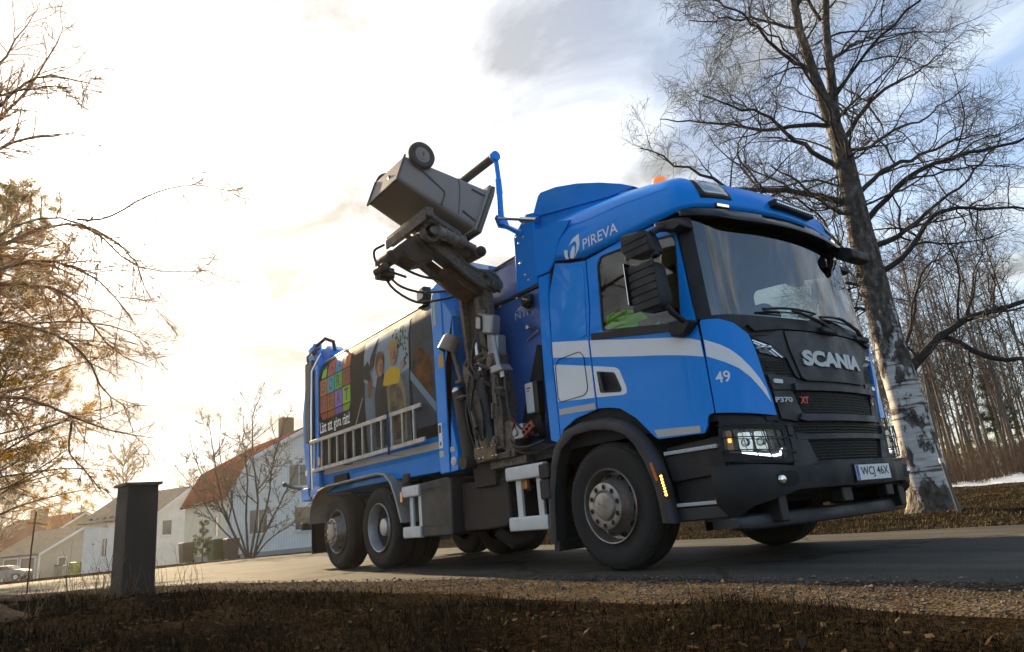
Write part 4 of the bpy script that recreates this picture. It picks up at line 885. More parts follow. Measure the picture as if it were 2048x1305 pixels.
b.prism([(-2.62, 3.12), (-2.30, 3.08), (-2.30, 3.22), (-2.42, 3.30), (-2.66, 3.26)], 'y', -1.2, -.9); b.build('roof_corner', BLUE, truck, bevel=.02)
wl_ = empty('work_lamp', parent=truck)
b = MB(); b.box(-2.98, -2.72, -1.20, -1.05, 3.09, 3.13); b.box(-2.95, -2.76, -1.22, -1.0, 3.16, 3.33); b.build('housing', PLAS, wl_, bevel=.03); b = MB(); b.prism(round_poly([(-2.93, 3.18), (-2.79, 3.18), (-2.79, 3.30), (-2.93, 3.30)], .03), 'y', -1.225, -1.2); b.build('lens', mat('lamp_cream', (.6, .55, .45), .3), wl_)
# tailgate and rear frame
tgt = empty('tailgate', parent=truck); b = MB()
b.prism([(-6.13, 1.05), (-6.13, 3.12), (-6.25, 3.36), (-6.55, 3.36), (-6.72, 3.0), (-6.86, 2.4), (-6.84, 1.9), (-6.72, 1.35), (-6.62, 1.05)], 'y', -1.20, 1.20); b.build('tailgate_shell', BLUE, tgt, bevel=.02)
b = MB(); b.box(-6.17, -6.05, -1.262, -1.20, 1.2, 3.08); b.build('tailgate_edge', BLUE, tgt, bevel=.01)
b = MB(); b.box(-6.60, -6.30, -1.262, -1.205, 1.9, 3.22); b.build('cylinder_cover', mat('olive_dark', (.06, .055, .045), .5), tgt, bevel=.02)
for x, r_ in ((-6.24, .018), (-6.29, .014)):
    b = MB(); b.tube([(x, -1.29, 1.15), (x, -1.30, 1.6), (x+.01, -1.30, 2.4), (x+.02, -1.29, 3.0), (x+.06, -1.15, 3.3)], r_, 8); b.build('hydraulic_pipe', CHROME if r_ > .015 else HOSE, tgt)
b = MB(); b.tube([(-6.20, -1.27, 3.25), (-6.15, -1.22, 3.42), (-6.0, -1.15, 3.50), (-5.85, -1.08, 3.42), (-5.92, -1.02, 3.30)], .03, 8); b.tube([(-6.5, -1.24, 3.1), (-6.45, -1.27, 3.3), (-6.25, -1.25, 3.34), (-6.1, -1.2, 3.36)], .018, 8); b.build('hydraulic_hose', HOSE, tgt)
b = MB(); b.prism([(-6.12, 3.08), (-5.9, 3.22), (-5.9, 3.30), (-6.05, 3.40), (-6.3, 3.40), (-6.3, 3.1)], 'y', -1.10, -.85); b.prism([(-6.72, 3.2), (-6.5, 3.2), (-6.5, 3.55), (-6.72, 3.5)], 'y', -1.15, -1.0); b.build('hinge_block', BLUE, tgt, bevel=.015)
b = MB(); b.prism([(-6.95, 1.02), (-6.55, 1.02), (-6.55, 1.22), (-6.95, 1.22)], 'y', -1.2, 1.2); b.build('rear_sill', BLUE, tgt, bevel=.015)
b = MB(); b.tube([(-6.9, -1.1, 1.2), (-7.0, -1.3, 1.25), (-7.02, -1.42, 1.30)], .022, 8); b.sphere((-7.02, -1.44, 1.31), .04); b.build('outrigger_lamp', ARM, tgt)
b = MB(); b.prism(disc(-6.70, 1.45, .05, .05, 16), 'y', -1.203, -1.207); b.build('round_sticker', WHITE, tgt)
b = MB(); b.box(-6.03, -5.98, -1.275, -1.25, 1.50, 1.62); b.build('side_marker', AMBER, truck)
# ------------------------------------------------------------------ hopper between cab and container
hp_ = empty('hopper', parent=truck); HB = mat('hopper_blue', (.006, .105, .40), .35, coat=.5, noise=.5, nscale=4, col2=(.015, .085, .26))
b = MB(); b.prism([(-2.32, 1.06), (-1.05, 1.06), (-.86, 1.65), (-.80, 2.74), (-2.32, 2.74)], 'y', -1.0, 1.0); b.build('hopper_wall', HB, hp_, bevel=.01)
b = MB(); b.prism([(-1.40, 1.25), (-.98, 1.2), (-.90, 2.12), (-.97, 2.14)], 'y', -1.012, -1.004); b.build('painted_wall_shadow', DARK, hp_)  # dark sheet laid on the wall to stand for shadow
b = MB()   # inclined flap above the wall
for s in (-1, 1):
    v = [(-2.30, s*1.0, 2.745), (-.82, s*1.0, 2.735), (-.82, s*.90, 3.23), (-1.15, s*.90, 3.235), (-1.82, s*.90, 3.21), (-2.30, s*.90, 3.2)]
    v += [(x, y-s*.03, z) for x, y, z in v]; k = 6
    b.raw(v, [tuple(range(6)), tuple(range(11, 5, -1))]+[(i, (i+1) % k, (i+1) % k+k, i+k) for i in range(k)])
b.pieces('hopper_flap', HB, hp_)
b = MB(); b.bar((-2.30, -1.012, 2.742), (-.82, -1.012, 2.735), .025, .03); b.bar((-2.28, -.915, 3.2), (-.85, -.915, 3.235), .02, .02); b.build('flap_seal', HOSE, hp_)
b = MB(); b.box(-2.36, -2.30, -.95, .95, 2.7, 3.54); b.prism([(-.95, 2.7), (-.95, 3.54), (.95, 3.54), (.95, 2.7)], 'x', -.90, -.84); b.build('hopper_end_wall', HB, hp_)
b = MB(); b.box(-2.295, -2.29, -.93, -.55, 3.38, 3.53); b.build('type_plate', ALUW, hp_)
b = MB(); b.prism([(-1.18, 2.75), (-.84, 2.75), (-.80, 3.52), (-.92, 3.55), (-1.16, 3.38)], 'y', -1.03, -.93); b.build('tower_bracket', BLUE, hp_, bevel=.008)
b = MB()
for x, z in ((-1.11, 3.36), (-1.04, 3.41), (-.97, 3.46), (-1.08, 3.28), (-1.0, 3.32), (-1.08, 3.05), (-1.02, 2.9), (-.98, 2.83), (-1.5, 2.70), (-1.2, 2.70)): b.sphere((x, -1.032, z), .016, 8, 6, sc=(1, .5, 1))
b.pieces('bolt_head', CHROME, hp_)
text_on('body_maker_logo', 'NTM', (-1.29, 2.485, -.99, 2.565), lambda x, z: (x, -1.003, z), mat('logo_grey', (.34, .42, .50), .4), hp_, bold=.015)
bm = flat_mesh([([(-1.27, 2.575), (-1.20, 2.61), (-1.08, 2.60), (-1.0, 2.625), (-.98, 2.585), (-1.1, 2.575)], [])]); mapped('body_maker_logo', bm, lambda x, z: (x, -1.003, z), MATS['logo_grey'], hp_, .002)
b = MB(); b.lathe([(.0, .02), (.055, .02), (.075, .0), (.08, -.05), (0, -.06)], (-1.02, -1.06, 2.62), (0, -1, .2), 20); b.build('hopper_lamp', HOSE, hp_)
b = MB(); b.cyl((-1.02, -1.0, 2.33), (-1.02, -1.08, 2.33), .022, n=10); b.cyl((-1.02, -1.06, 2.33), (-.92, -1.06, 2.30), .012, n=8); b.bar((-1.12, -1.01, 2.22), (-.90, -1.03, 2.27), .012, .012); b.build('latch', CHROME, hp_)
# lid lever on the tower
lv = empty('lid_lever', parent=truck)
b = MB(); b.bar((-1.02, -1.0, 3.36), (-1.34, -1.0, 3.60), .045, .085, up=(0, 1, 0)); b.bar((-1.34, -1.0, 3.58), (-1.40, -1.0, 3.72), .06, .13, up=(0, 1, 0)); b.bar((-1.38, -1.0, 3.66), (-1.365, -1.0, 4.18), .03, .07, up=(0, 1, 0)); b.bar((-1.366, -.985, 4.0), (-1.40, -.985, 4.50), .025, .055, up=(0, 1, 0)); b.build('lever_arm', BLUE, lv, bevel=.006)
b = MB()
for i in range(6): b.cyl((-1.374-.004*i, -1.0, 4.06+.065*i), (-1.374-.004*i, -1.0-.012, 4.06+.065*i), .012, n=8)
b.build('adjust_holes', mat('hole_pale', (.6, .6, .6), .6), lv)
b = MB(); b.cyl((-1.395, -1.0, 4.48), (-2.35, -1.0, 4.48), .05, n=16); b.build('lever_roller', ARMD, lv); b = MB(); b.cyl((-1.36, -1.0, 4.48), (-1.42, -1.0, 4.48), .06, n=14); b.build('lever_pin', BLUE, lv, bevel=.006)
b = MB(); b.cyl((-1.38, -1.05, 3.69), (-.95, -1.03, 3.50), .016, n=8); b.cyl((-1.0, -1.03, 3.52), (-.78, -1.0, 3.43), .035, n=10); b.build('lever_rod', CHROME, lv)
# ------------------------------------------------------------------ lifting arm
arm = empty('lifting_arm', parent=truck)
def tri(poly, x0, x1, name, m, bev=.006):
    b = MB(); b.prism(poly, 'x', x0, x1); return b.build(name, m, arm, bevel=bev)
# foot bracket bolted on the frame
b = MB(); b.box(-1.86, -1.28, -1.24, -.95, 1.06, 1.12); b.box(-1.86, -1.80, -1.24, -.95, 1.12, 1.34); b.prism([(-1.36, 1.06), (-1.22, 1.06), (-1.18, 1.42), (-1.40, 1.42)], 'y', -1.22, -1.18); b.prism([(-1.36, 1.06), (-1.22, 1.06), (-1.18, 1.42), (-1.40, 1.42)], 'y', -1.0, -.96); b.box(-1.7, -1.1, -1.18, -.9, .98, 1.06); b.build('foot_bracket', ARM, arm, bevel=.006)
b = MB(); b.box(-1.72, -1.48, -1.262, -1.235, 1.07, 1.25); b.box(-1.88, -1.72, -1.25, -1.2, 1.10, 1.22); b.build('foot_clamp', mat('ochre_steel', (.22, .16, .08), .5, metal=.5, noise=.6, nscale=12, col2=(.1, .07, .04)), arm, bevel=.006)
b = MB()
for x in (-1.76, -1.69, -1.52, -1.46): 
    for z in (1.10, 1.2): b.sphere((x, -1.268, z), .014, 8, 6)
b.build('clamp_bolts', CHROME, arm)
# lower mast plates (pair), leaning back
for x, w_ in ((-1.86, .035), (-1.40, .035)):
    b = MB(); v2 = [(-1.22, 1.14), (-1.04, 1.14), (-1.02, 1.62), (-1.06, 2.06), (-1.16, 2.20), (-1.25, 2.12), (-1.27, 1.6)]
    q = MB(); pts = [(x+.10*(z-1.14)*(-.35), y, z) for y, z in v2]; n = len(pts); pts += [(a+w_, y, z) for a, y, z in pts]
    q.raw(pts, [tuple(range(n)), tuple(range(2*n-1, n-1, -1))]+[(i, i+n, (i+1) % n+n, (i+1) % n) for i in range(n)]); q.build('mast_plate', ARM, arm, bevel=.006)
b = MB(); b.prism([(-1.75, 1.16), (-1.62, 1.16), (-1.70, 1.70), (-1.90, 2.10), (-1.98, 2.14), (-2.0, 2.04), (-1.86, 1.62)], 'y', -1.245, -1.215); b.prism([(-1.50, 1.16), (-1.36, 1.16), (-1.34, 1.55), (-1.40, 2.10), (-1.47, 2.12), (-1.49, 1.6)], 'y', -1.245, -1.215); b.build('mast_plate', ARM, arm, bevel=.006)
b = MB(); b.cyl((-1.98, -1.14, 2.12), (-1.36, -1.14, 2.10), .06, n=16)
for x in (-1.98, -1.86, -1.52, -1.44): b.cyl((x-.025, -1.14, 2.12), (x+.025, -1.14, 2.12), .095, n=20)
b.cyl((-1.44, -1.26, 2.06), (-1.44, -1.10, 2.06), .085, n=20); b.cyl((-1.44, -1.28, 2.06), (-1.44, -1.26, 2.06), .05, n=16); b.build('mast_pivot', ARM, arm)
b = MB(); b.cyl((-1.46, -1.20, 1.24), (-1.46, -1.28, 1.24), .05, n=16); b.cyl((-1.46, -1.28, 1.24), (-1.46, -1.295, 1.24), .028, n=12); b.build('foot_pin', ARM, arm)
# lift cylinder
b = MB(); b.cyl((-1.60, -1.20, 1.20), (-1.705, -1.20, 1.98), .075, n=18); b.build('lift_cylinder', HOSE, arm); b = MB(); b.cyl((-1.70, -1.20, 1.95), (-1.775, -1.18, 2.34), .034, n=14); b.build('lift_piston', CHROME, arm)
b = MB(); b.cyl((-1.70, -1.20, 1.92), (-1.712, -1.20, 2.0), .085, n=18); b.build('cylinder_gland', ARMD, arm)
# dark vertical ram beside the pillar
b = MB(); b.cyl((-2.06, -1.18, 1.12), (-2.20, -1.18, 1.90), .075, n=20); b.build('body_ram', ARMD, arm); b = MB(); b.lathe([(.076, 0), (.08, .02), (.07, .05), (0, .055)], (-2.20, -1.18, 1.88), (-.176, 0, .98), 20); b.build('ram_cap', CHROME, arm)
b = MB(); b.cyl((-2.06, -1.10, 1.10), (-2.06, -1.28, 1.10), .075, n=18); b.build('ram_eye', ARMD, arm)
# slanting recess panel behind the ram
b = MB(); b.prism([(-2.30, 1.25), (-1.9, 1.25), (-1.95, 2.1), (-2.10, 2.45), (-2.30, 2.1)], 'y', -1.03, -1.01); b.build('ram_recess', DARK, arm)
# upper mast beams: two slim channel beams up to the elbow
b = MB()
for (xa, xb, ww) in ((-1.93, -1.965, .06), (-1.60, -1.66, .09)):
    b.bar((xa, -1.18, 2.12), (xb, -1.22, 3.02), ww, .05, up=(0, 1, 0)); b.bar((xa+.025, -1.10, 2.12), (xb+.02, -1.12, 3.02), .02, .14, up=(0, 1, 0))
b.build('mast_beam', ARM, arm, bevel=.006)
b = MB(); b.bar((-1.76, -1.13, 2.15), (-1.81, -1.15, 3.0), .30, .03, up=(0, 1, 0)); b.build('mast_web', mat('rusty_brown', (.10, .065, .04), .7, noise=.6, nscale=8, col2=(.05, .035, .025)), arm)
b = MB(); b.bar((-1.52, -1.14, 2.12), (-1.55, -1.16, 2.96), .10, .08, up=(0, 1, 0)); b.cyl((-1.55, -1.21, 2.62), (-1.55, -1.24, 2.62), .045, n=16); b.build('mast_side_link', ARM, arm, bevel=.008)
# elbow: curved gooseneck plates in the y-z plane
goose = [(-1.02, 2.88), (-1.10, 2.84), (-1.30, 2.89), (-1.48, 3.0), (-1.70, 3.14), (-1.92, 3.28), (-1.96, 3.40), (-1.86, 3.44), (-1.70, 3.40), (-1.64, 3.32), (-1.58, 3.20), (-1.46, 3.10), (-1.32, 3.05), (-1.14, 3.06), (-1.04, 3.0)]
for x0, x1 in ((-1.50, -1.465), (-1.94, -1.905)): tri(goose, x0, x1, 'gooseneck_plate', ARM)
b = MB(); 
edge = goose[8:15]
for i in range(len(edge)-1):
    a, c = edge[i], edge[i+1]; b.bar((-1.70, a[0], a[1]), (-1.70, c[0], c[1]), .50, .022, up=(1, 0, 0)) if False else b.raw([(-1.52, *a), (-1.45, *a), (-1.45, *c), (-1.52, *c), (-1.52, a[0], a[1]+.03), (-1.45, a[0], a[1]+.03), (-1.45, c[0], c[1]+.03), (-1.52, c[0], c[1]+.03)], [(0, 1, 2, 3), (4, 7, 6, 5), (0, 4, 5, 1), (2, 6, 7, 3), (1, 5, 6, 2), (0, 3, 7, 4)])
b.build('gooseneck_flange', ARM, arm)
b = MB()
for x in (-1.98, -1.44): b.cyl((x-.03, -1.10, 2.92), (x+.03, -1.10, 2.92), .07, n=18)
b.cyl((-1.98, -1.10, 2.92), (-1.40, -1.10, 2.92), .045, n=14); b.cyl((-1.98, -1.22, 3.02), (-1.40, -1.22, 3.02), .03, n=12)
for k_ in range(5): b.sphere((-1.455, -1.06-.035*k_, 2.86+.012*k_), .022, 8, 6)
b.build('elbow_pivot', ARM, arm)
b = MB(); b.prism([(-1.16, 2.88), (-1.42, 3.0), (-1.62, 3.12), (-1.60, 3.04), (-1.42, 2.90), (-1.25, 2.82)], 'x', -1.86, -1.58); b.build('elbow_box', mat('rusty_brown', (.10, .065, .04)), arm, bevel=.015)
b = MB(); b.cyl((-1.62, -1.25, 2.93), (-1.62, -1.78, 3.24), .055, n=14); b.cyl((-1.80, -1.30, 2.96), (-1.80, -1.72, 3.20), .045, n=14); b.build('tilt_cylinder', ARMD, arm); b = MB(); b.cyl((-1.62, -1.75, 3.22), (-1.62, -1.92, 3.32), .028, n=10); b.build('tilt_piston', CHROME, arm)
# gripper head
b = MB(); b.cyl((-1.86, -1.92, 3.36), (-1.36, -1.92, 3.36), .08, n=18); b.cyl((-1.36, -1.92, 3.36), (-1.32, -1.92, 3.36), .045, n=14); b.cyl((-1.44, -1.92, 3.36), (-1.36, -1.92, 3.36), .105, n=20); b.build('head_pivot', ARM, arm)
b = MB(); b.cyl((-1.34, -1.88, 3.36), (-1.36, -1.55, 3.31), .06, n=14); b.cyl((-1.36, -1.56, 3.31), (-1.37, -1.40, 3.27), .035, n=12)
for t in (.05, .3, .55, .8, .98): p = np.array((-1.34, -1.88, 3.36))*(1-t)+np.array((-1.36, -1.55, 3.31))*t; b.cyl(p-np.array((0, .008, 0)), p+np.array((0, .008, 0)), .070, n=14)
b.build('head_actuator', mat('pale_steel', (.30, .27, .23), .5, metal=.4, noise=.6, nscale=14, col2=(.16, .13, .10)), arm)
b = MB(); b.prism([(-2.14, 3.14), (-2.20, 3.24), (-2.08, 3.34), (-1.90, 3.38), (-1.74, 3.28), (-1.80, 3.14), (-1.98, 3.08)], 'x', -1.84, -1.56); b.cyl((-2.02, -2.18, 3.18), (-1.72, -2.18, 3.18), .075, n=16); b.cyl((-2.0, -2.24, 3.08), (-1.78, -2.24, 3.08), .05, n=14); b.box(-2.02, -1.88, -2.26, -2.08, 3.0, 3.12); b.build('gripper_head', ARMD, arm, bevel=.02)
b = MB(); b.bar((-2.04, -2.045, 3.475), (-1.22, -2.02, 3.50), .09, .10); b.bar((-2.04, -2.09, 3.435), (-1.24, -2.065, 3.46), .02, .11); b.build('gripper_bar', ARM, arm, bevel=.008)
b = MB(); b.bar((-1.30, -2.0, 3.52), (-1.30, -1.62, 3.36), .02, .05); b.bar((-1.85, -2.0, 3.52), (-1.85, -1.7, 3.4), .03, .05); b.pieces('gripper_wire', ARM, arm)
b = MB(); b.cyl((-1.56, -1.93, 3.50), (-1.40, -1.93, 3.52), .11, n=20); b.cyl((-1.57, -1.93, 3.50), (-1.575, -1.93, 3.50), .06, n=16); b.build('gripper_roller', ARM, arm, bevel=.012)
b = MB(); b.box(-1.62, -1.42, -1.55, -1.35, 3.20, 3.32); b.cyl((-1.6, -1.38, 3.22), (-1.36, -1.36, 3.22), .06, n=14); b.sphere((-1.36, -1.33, 3.24), .06); b.build('valve_block', ARMD, arm, bevel=.01)
# hoses and pipes
random.seed(3); hoses = [
 [(-1.95, -2.20, 3.22), (-1.97, -2.1, 2.95), (-1.96, -1.8, 2.80), (-1.95, -1.5, 2.86), (-1.93, -1.3, 2.92)], [(-1.90, -2.16, 3.30), (-1.99, -2.05, 3.02), (-1.99, -1.75, 2.93), (-1.97, -1.4, 2.98)],
 [(-1.5, -2.0, 3.36), (-1.47, -1.9, 3.18), (-1.48, -1.7, 3.10), (-1.5, -1.5, 3.1)], [(-1.7, -2.1, 3.30), (-1.72, -2.1, 3.1), (-1.70, -1.9, 3.0), (-1.68, -1.6, 2.98)], [(-1.88, -2.2, 3.36), (-1.86, -2.33, 3.25), (-1.83, -2.28, 3.08), (-1.8, -2.0, 3.0)],
 [(-1.60, -1.26, 2.45), (-1.68, -1.30, 2.25), (-1.74, -1.28, 2.05), (-1.62, -1.27, 1.95)], [(-1.50, -1.27, 2.50), (-1.56, -1.31, 2.42), (-1.56, -1.30, 2.28), (-1.48, -1.26, 2.18)], [(-1.84, -1.27, 2.06), (-1.72, -1.30, 1.9), (-1.82, -1.29, 1.6), (-1.76, -1.28, 1.3)],
 [(-1.80, -1.28, 2.0), (-1.86, -1.29, 1.8), (-1.80, -1.3, 1.5), (-1.70, -1.26, 1.28)], [(-1.66, -1.28, 1.7), (-1.60, -1.3, 1.5), (-1.64, -1.28, 1.3)],
 [(-1.28, -1.22, 2.02), (-1.24, -1.24, 1.8), (-1.22, -1.24, 1.5), (-1.10, -1.22, 1.32), (-.92, -1.20, 1.24)], [(-1.30, -1.2, 1.98), (-1.27, -1.22, 1.7), (-1.24, -1.22, 1.45), (-1.12, -1.20, 1.28), (-.9, -1.15, 1.22)], [(-1.32, -1.18, 1.3), (-1.2, -1.24, 1.16), (-1.0, -1.24, 1.12), (-.8, -1.18, 1.15)],
 [(-1.3, -1.2, 1.2), (-1.15, -1.22, 1.1), (-.95, -1.2, 1.06), (-.75, -1.1, 1.1)], [(-1.95, -1.1, 1.95), (-2.02, -1.2, 1.75), (-1.98, -1.22, 1.45), (-1.9, -1.2, 1.2)]]
def smooth_path(P, n=14):
    P = np.array(P, float); out = []
    Pp = np.r_[[2*P[0]-P[1]], P, [2*P[-1]-P[-2]]]
    for i in range(1, len(Pp)-2):
        for t in np.linspace(0, 1, n//(len(P)-1)+2)[:-1]:
            out.append(.5*((2*Pp[i])+(-Pp[i-1]+Pp[i+1])*t+(2*Pp[i-1]-5*Pp[i]+4*Pp[i+1]-Pp[i+2])*t*t+(-Pp[i-1]+3*Pp[i]-3*Pp[i+1]+Pp[i+2])*t**3))
    return out+[P[-1]]
for h in hoses:
    b = MB(); b.tube(smooth_path(h), .014, 7); b.build('hydraulic_hose', HOSE, arm)
b = MB()
for p in ((-1.80, -1.22, 2.16), (-1.74, -1.24, 2.08), (-1.68, -1.22, 2.18), (-1.62, -1.23, 2.12), (-1.84, -1.24, 1.98), (-1.60, -1.24, 2.04), (-1.55, -1.25, 1.86), (-1.33, -1.26, 1.75), (-1.32, -1.26, 1.70), (-1.78, -1.25, 1.86), (-1.82, -1.26, 1.5), (-1.80, -1.26, 1.42), (-1.78, -1.26, 1.36), (-2.06, -1.24, 1.8)):
    d = np.array((random.uniform(-1, 1), random.uniform(-1, -.2), random.uniform(-.6, .6))); d /= np.linalg.norm(d); p = np.array(p); b.cyl(p-d*.045, p+d*.045, .024, n=6); b.cyl(p-d*.075, p+d*.075, .014, n=8)
b.pieces('hose_fitting', ARM, arm)
b = MB(); b.box(-1.30, -1.24, -1.26, -1.25, 1.86, 1.94); b.build('hose_tag', WHITE, arm)
b = MB(); b.bar((-1.80, -1.29, 1.60), (-1.74, -1.29, 1.42), .035, .03); b.bar((-1.42, -1.29, 1.62), (-1.43, -1.29, 1.46), .035, .03); b.pieces('mast_stop', ARM, arm, bevel=.005)
# lamps on posts, sensor box
for base, top, col in (((-2.03, -1.25, 1.98), (-2.16, -1.25, 2.36), None),):
    L_ = empty('post_lamp', parent=truck); b = MB(); b.cyl(base, top, .025, n=12); b.box(base[0]-.06, base[0]+.05, -1.29, -1.22, 1.955, 1.985); b.build('post', ARM, L_)
    b = MB(); b.lathe([(.10, -.09), (.105, -.07), (.098, .07), (.08, .10), (.0, .105)], (-2.19, -1.27, 2.43), (.25, .35, .8), 22); b.build('shade', mat('beige_lamp', (.36, .30, .23), .45, metal=.3, noise=.4, nscale=8), L_)
    b = MB(); b.tube(smooth_path([(-2.20, -1.22, 2.52), (-2.24, -1.18, 2.62), (-2.22, -1.12, 2.78), (-2.10, -1.06, 2.84)]), .010, 6); b.cyl((-2.2, -1.24, 2.50), (-2.2, -1.24, 2.56), .03, n=10); b.build('cable', HOSE, L_)
L_ = empty('work_lamp', parent=truck)
b = MB(); b.cyl((-1.33, -1.24, 1.98), (-1.39, -1.24, 2.36), .026, n=12); b.build('post', mat('grey_steel', (.34, .35, .36), .4, metal=.5), L_)
b = MB(); b.prism([(-1.40, 1.92), (-1.20, 1.92), (-1.25, 1.99), (-1.40, 1.99)], 'y', -1.30, -1.16); b.build('bracket', MATS['grey_steel'], L_, bevel=.005)
b = MB(); b.prism(round_poly([(-1.60, 2.40), (-1.34, 2.32), (-1.30, 2.52), (-1.55, 2.62)], .03), 'y', -1.30, -1.18); b.build('housing', MATS['grey_steel'], L_, bevel=.02); b = MB(); b.prism(round_poly([(-1.60, 2.43), (-1.49, 2.39), (-1.47, 2.56), (-1.57, 2.60)], .03), 'y', -1.312, -1.29); b.build('bezel', PLAS, L_); b = MB(); b.prism(round_poly([(-1.58, 2.45), (-1.505, 2.42), (-1.49, 2.54), (-1.56, 2.57)], .025), 'y', -1.318, -1.308); b.build('lens', mat('lamp_cream', (.6, .55, .45)), L_)
b = MB(); b.prism(round_poly([(-1.52, 2.14), (-1.34, 2.10), (-1.32, 2.32), (-1.50, 2.38)], .03), 'y', -1.24, -1.12); b.build('sensor_box', MATS['grey_steel'], truck, bevel=.015)
b = MB(); b.box(-1.12, -1.0, -1.10, -1.03, 1.46, 1.76); b.build('control_box', mat('box_white', (.62, .63, .62), .4), truck, bevel=.006)
b = MB(); b.box(-1.0, -.93, -1.10, -1.02, 1.44, 1.76); b.build('control_box_back', HOSE, truck, bevel=.006)
b = MB(); b.box(-1.095, -1.03, -1.1025, -1.1005, 1.70, 1.715); b.box(-1.095, -1.05, -1.1025, -1.1005, 1.675, 1.685); b.build('control_box_print', mat('badge_red', (.62, .05, .02)), truck)
b = MB()
for i in range(7): x = -1.08+.02*i; b.tube([(x, -1.06, 1.46), (x+.02, -1.08, 1.36), (x+.06, -1.05, 1.22)], .007, 5)
b.build('control_cables', HOSE, truck)
b = MB(); b.box(-1.22, -1.06, -1.22, -1.16, 1.22, 1.36); b.cyl((-1.18, -1.22, 1.28), (-1.18, -1.235, 1.28), .035, n=14); b.build('socket_plate', MATS['grey_steel'], truck, bevel=.005)
b = MB(); b.bar((-1.06, -1.22, 1.25), (-.90, -1.22, 1.33), .03, .07); b.cyl((-1.20, -1.22, 1.37), (-1.20, -1.24, 1.37), .025, n=10); b.build('socket_block', mat('socket_red', (.45, .08, .04), .5), truck, bevel=.006)
b = MB(); 
for t in (.2, .5, .8): b.sphere((-1.06+.16*t, -1.238, 1.25+.08*t), .018, 8, 6)
b.build('socket_holes', DARK, truck)
b = MB(); b.prism([(-1.5, .98), (-.72, 1.0), (-.72, 1.12), (-1.1, 1.16), (-1.5, 1.06)], 'y', -1.1, -.5); b.build('subframe', CHAS, truck)
# ================================================================== wheelie bin held by the arm
BINM = mat('bin_plastic', (.29, .25, .225), .45, spec=.25, noise=.4, nscale=3, col2=(.34, .29, .26), bump=.03, bscale=200)
BIND = mat('bin_plastic_dark', (.11, .095, .085), .45)
wb = empty('wheelie_bin', (-1.6, -1.8, 3.55)); prop(wb, 'dark grey two wheeled bin held upside down high up by the truck arm', 'bin')
wb_off = np.array((-1.6, -1.8, 3.55))
def wbb(b, name, m, **k):
    b.v = [tuple(np.array(p)-wb_off) for p in b.v]; return b.build(name, m, wb, **k)
A = np.array([(-2.24, 4.10), (-2.34, 3.80), (-1.475, 3.405), (-1.25, 3.925)])   # side outline: base up, base low, rim low, rim up
xs_b, xs_r = (-1.27, -1.93), (-1.215, -1.985)
b = MB(); v = []; NT = 8
for t in np.linspace(0, 1, NT):
    up = A[0]*(1-t)+A[3]*t; lo = A[1]*(1-t)+A[2]*t; xa = xs_b[0]*(1-t)+xs_r[0]*t; xb = xs_b[1]*(1-t)+xs_r[1]*t
    loop = round_poly([(0, 0), (1, 0), (1, 1), (0, 1)], .11, 3)
    for a, c in loop: v.append((xb+(xa-xb)*a, *(lo+(up-lo)*c)))
nl = len(loop)
b.raw(v, [(i*nl+j, i*nl+(j+1) % nl, (i+1)*nl+(j+1) % nl, (i+1)*nl+j) for i in range(NT-1) for j in range(nl)]+[tuple(range(nl))[::-1], tuple(range((NT-1)*nl, NT*nl))])
wbb(b, 'bin_body', BINM, angle=50)
axd = (A[2]+A[3]-A[0]-A[1]); axd = axd/np.linalg.norm(axd); prp = np.array((-axd[1], axd[0]))
def P3(x, t, c, out=0.0):
    up = A[0]*(1-t)+A[3]*t; lo = A[1]*(1-t)+A[2]*t; p = lo+(up-lo)*c; return (x, p[0], p[1])
# pressed relief on the side facing the road
b = MB(); b.tube([P3(-1.262, .12, .80), P3(-1.250, .30, .62), P3(-1.243, .46, .48), P3(-1.236, .52, .42), P3(-1.235, .53, .30), P3(-1.235, .53, .06)], .010, 6); b.tube([P3(-1.225, .80, .82), P3(-1.216, .97, .80)], .013, 6); b.tube([P3(-1.225, .78, .22), P3(-1.216, .96, .16)], .013, 6); b.tube([P3(-1.232, .62, .95), P3(-1.230, .68, .65), P3(-1.229, .75, .1)], .006, 6); wbb(b, 'relief_rib', BIND)
b = MB()    # rim collar and lid
def slab(t0, t1, g, name, m, bev=.01, tilt=0):
    q = MB(); v = []
    for t in (t0, t1):
        up = A[0]*(1-t)+A[3]*t; lo = A[1]*(1-t)+A[2]*t; e = (up-lo)/np.linalg.norm(up-lo); up = up+e*g; lo = lo-e*g
        for a, c in ((0, 0), (1, 0), (1, 1), (0, 1)): p = lo+(up-lo)*c+(axd*tilt*(c-.5)); v.append((xs_r[1]-g+(xs_r[0]-xs_r[1]+2*g)*a, p[0], p[1]))
    q.raw(v, [(3, 2, 1, 0), (4, 5, 6, 7), (0, 1, 5, 4), (1, 2, 6, 5), (2, 3, 7, 6), (3, 0, 4, 7)]); return wbb(q, name, m, bevel=bev)
slab(.965, 1.0, .028, 'rim_collar', BINM); slab(1.004, 1.045, .036, 'lid_edge', BIND, tilt=.0)
q = MB(); v = []
for t, g in ((1.047, .03), (1.085, -.02), (1.10, -.12)):
    up = A[0]*(1-t)+A[3]*t; lo = A[1]*(1-t)+A[2]*t; e = (up-lo)/np.linalg.norm(up-lo); up = up+e*g; lo = lo-e*g
    for a, c in ((0, 0), (1, 0), (1, 1), (0, 1)): p = lo+(up-lo)*c; v.append((xs_r[1]-g+(xs_r[0]-xs_r[1]+2*g)*a, p[0], p[1]))
q.raw(v, [(i*4+j, i*4+(j+1) % 4, (i+1)*4+(j+1) % 4, (i+1)*4+j) for i in range(2) for j in range(4)]+[(8, 9, 10, 11), (3, 2, 1, 0)]); wbb(q, 'lid', BIND, bevel=.012)
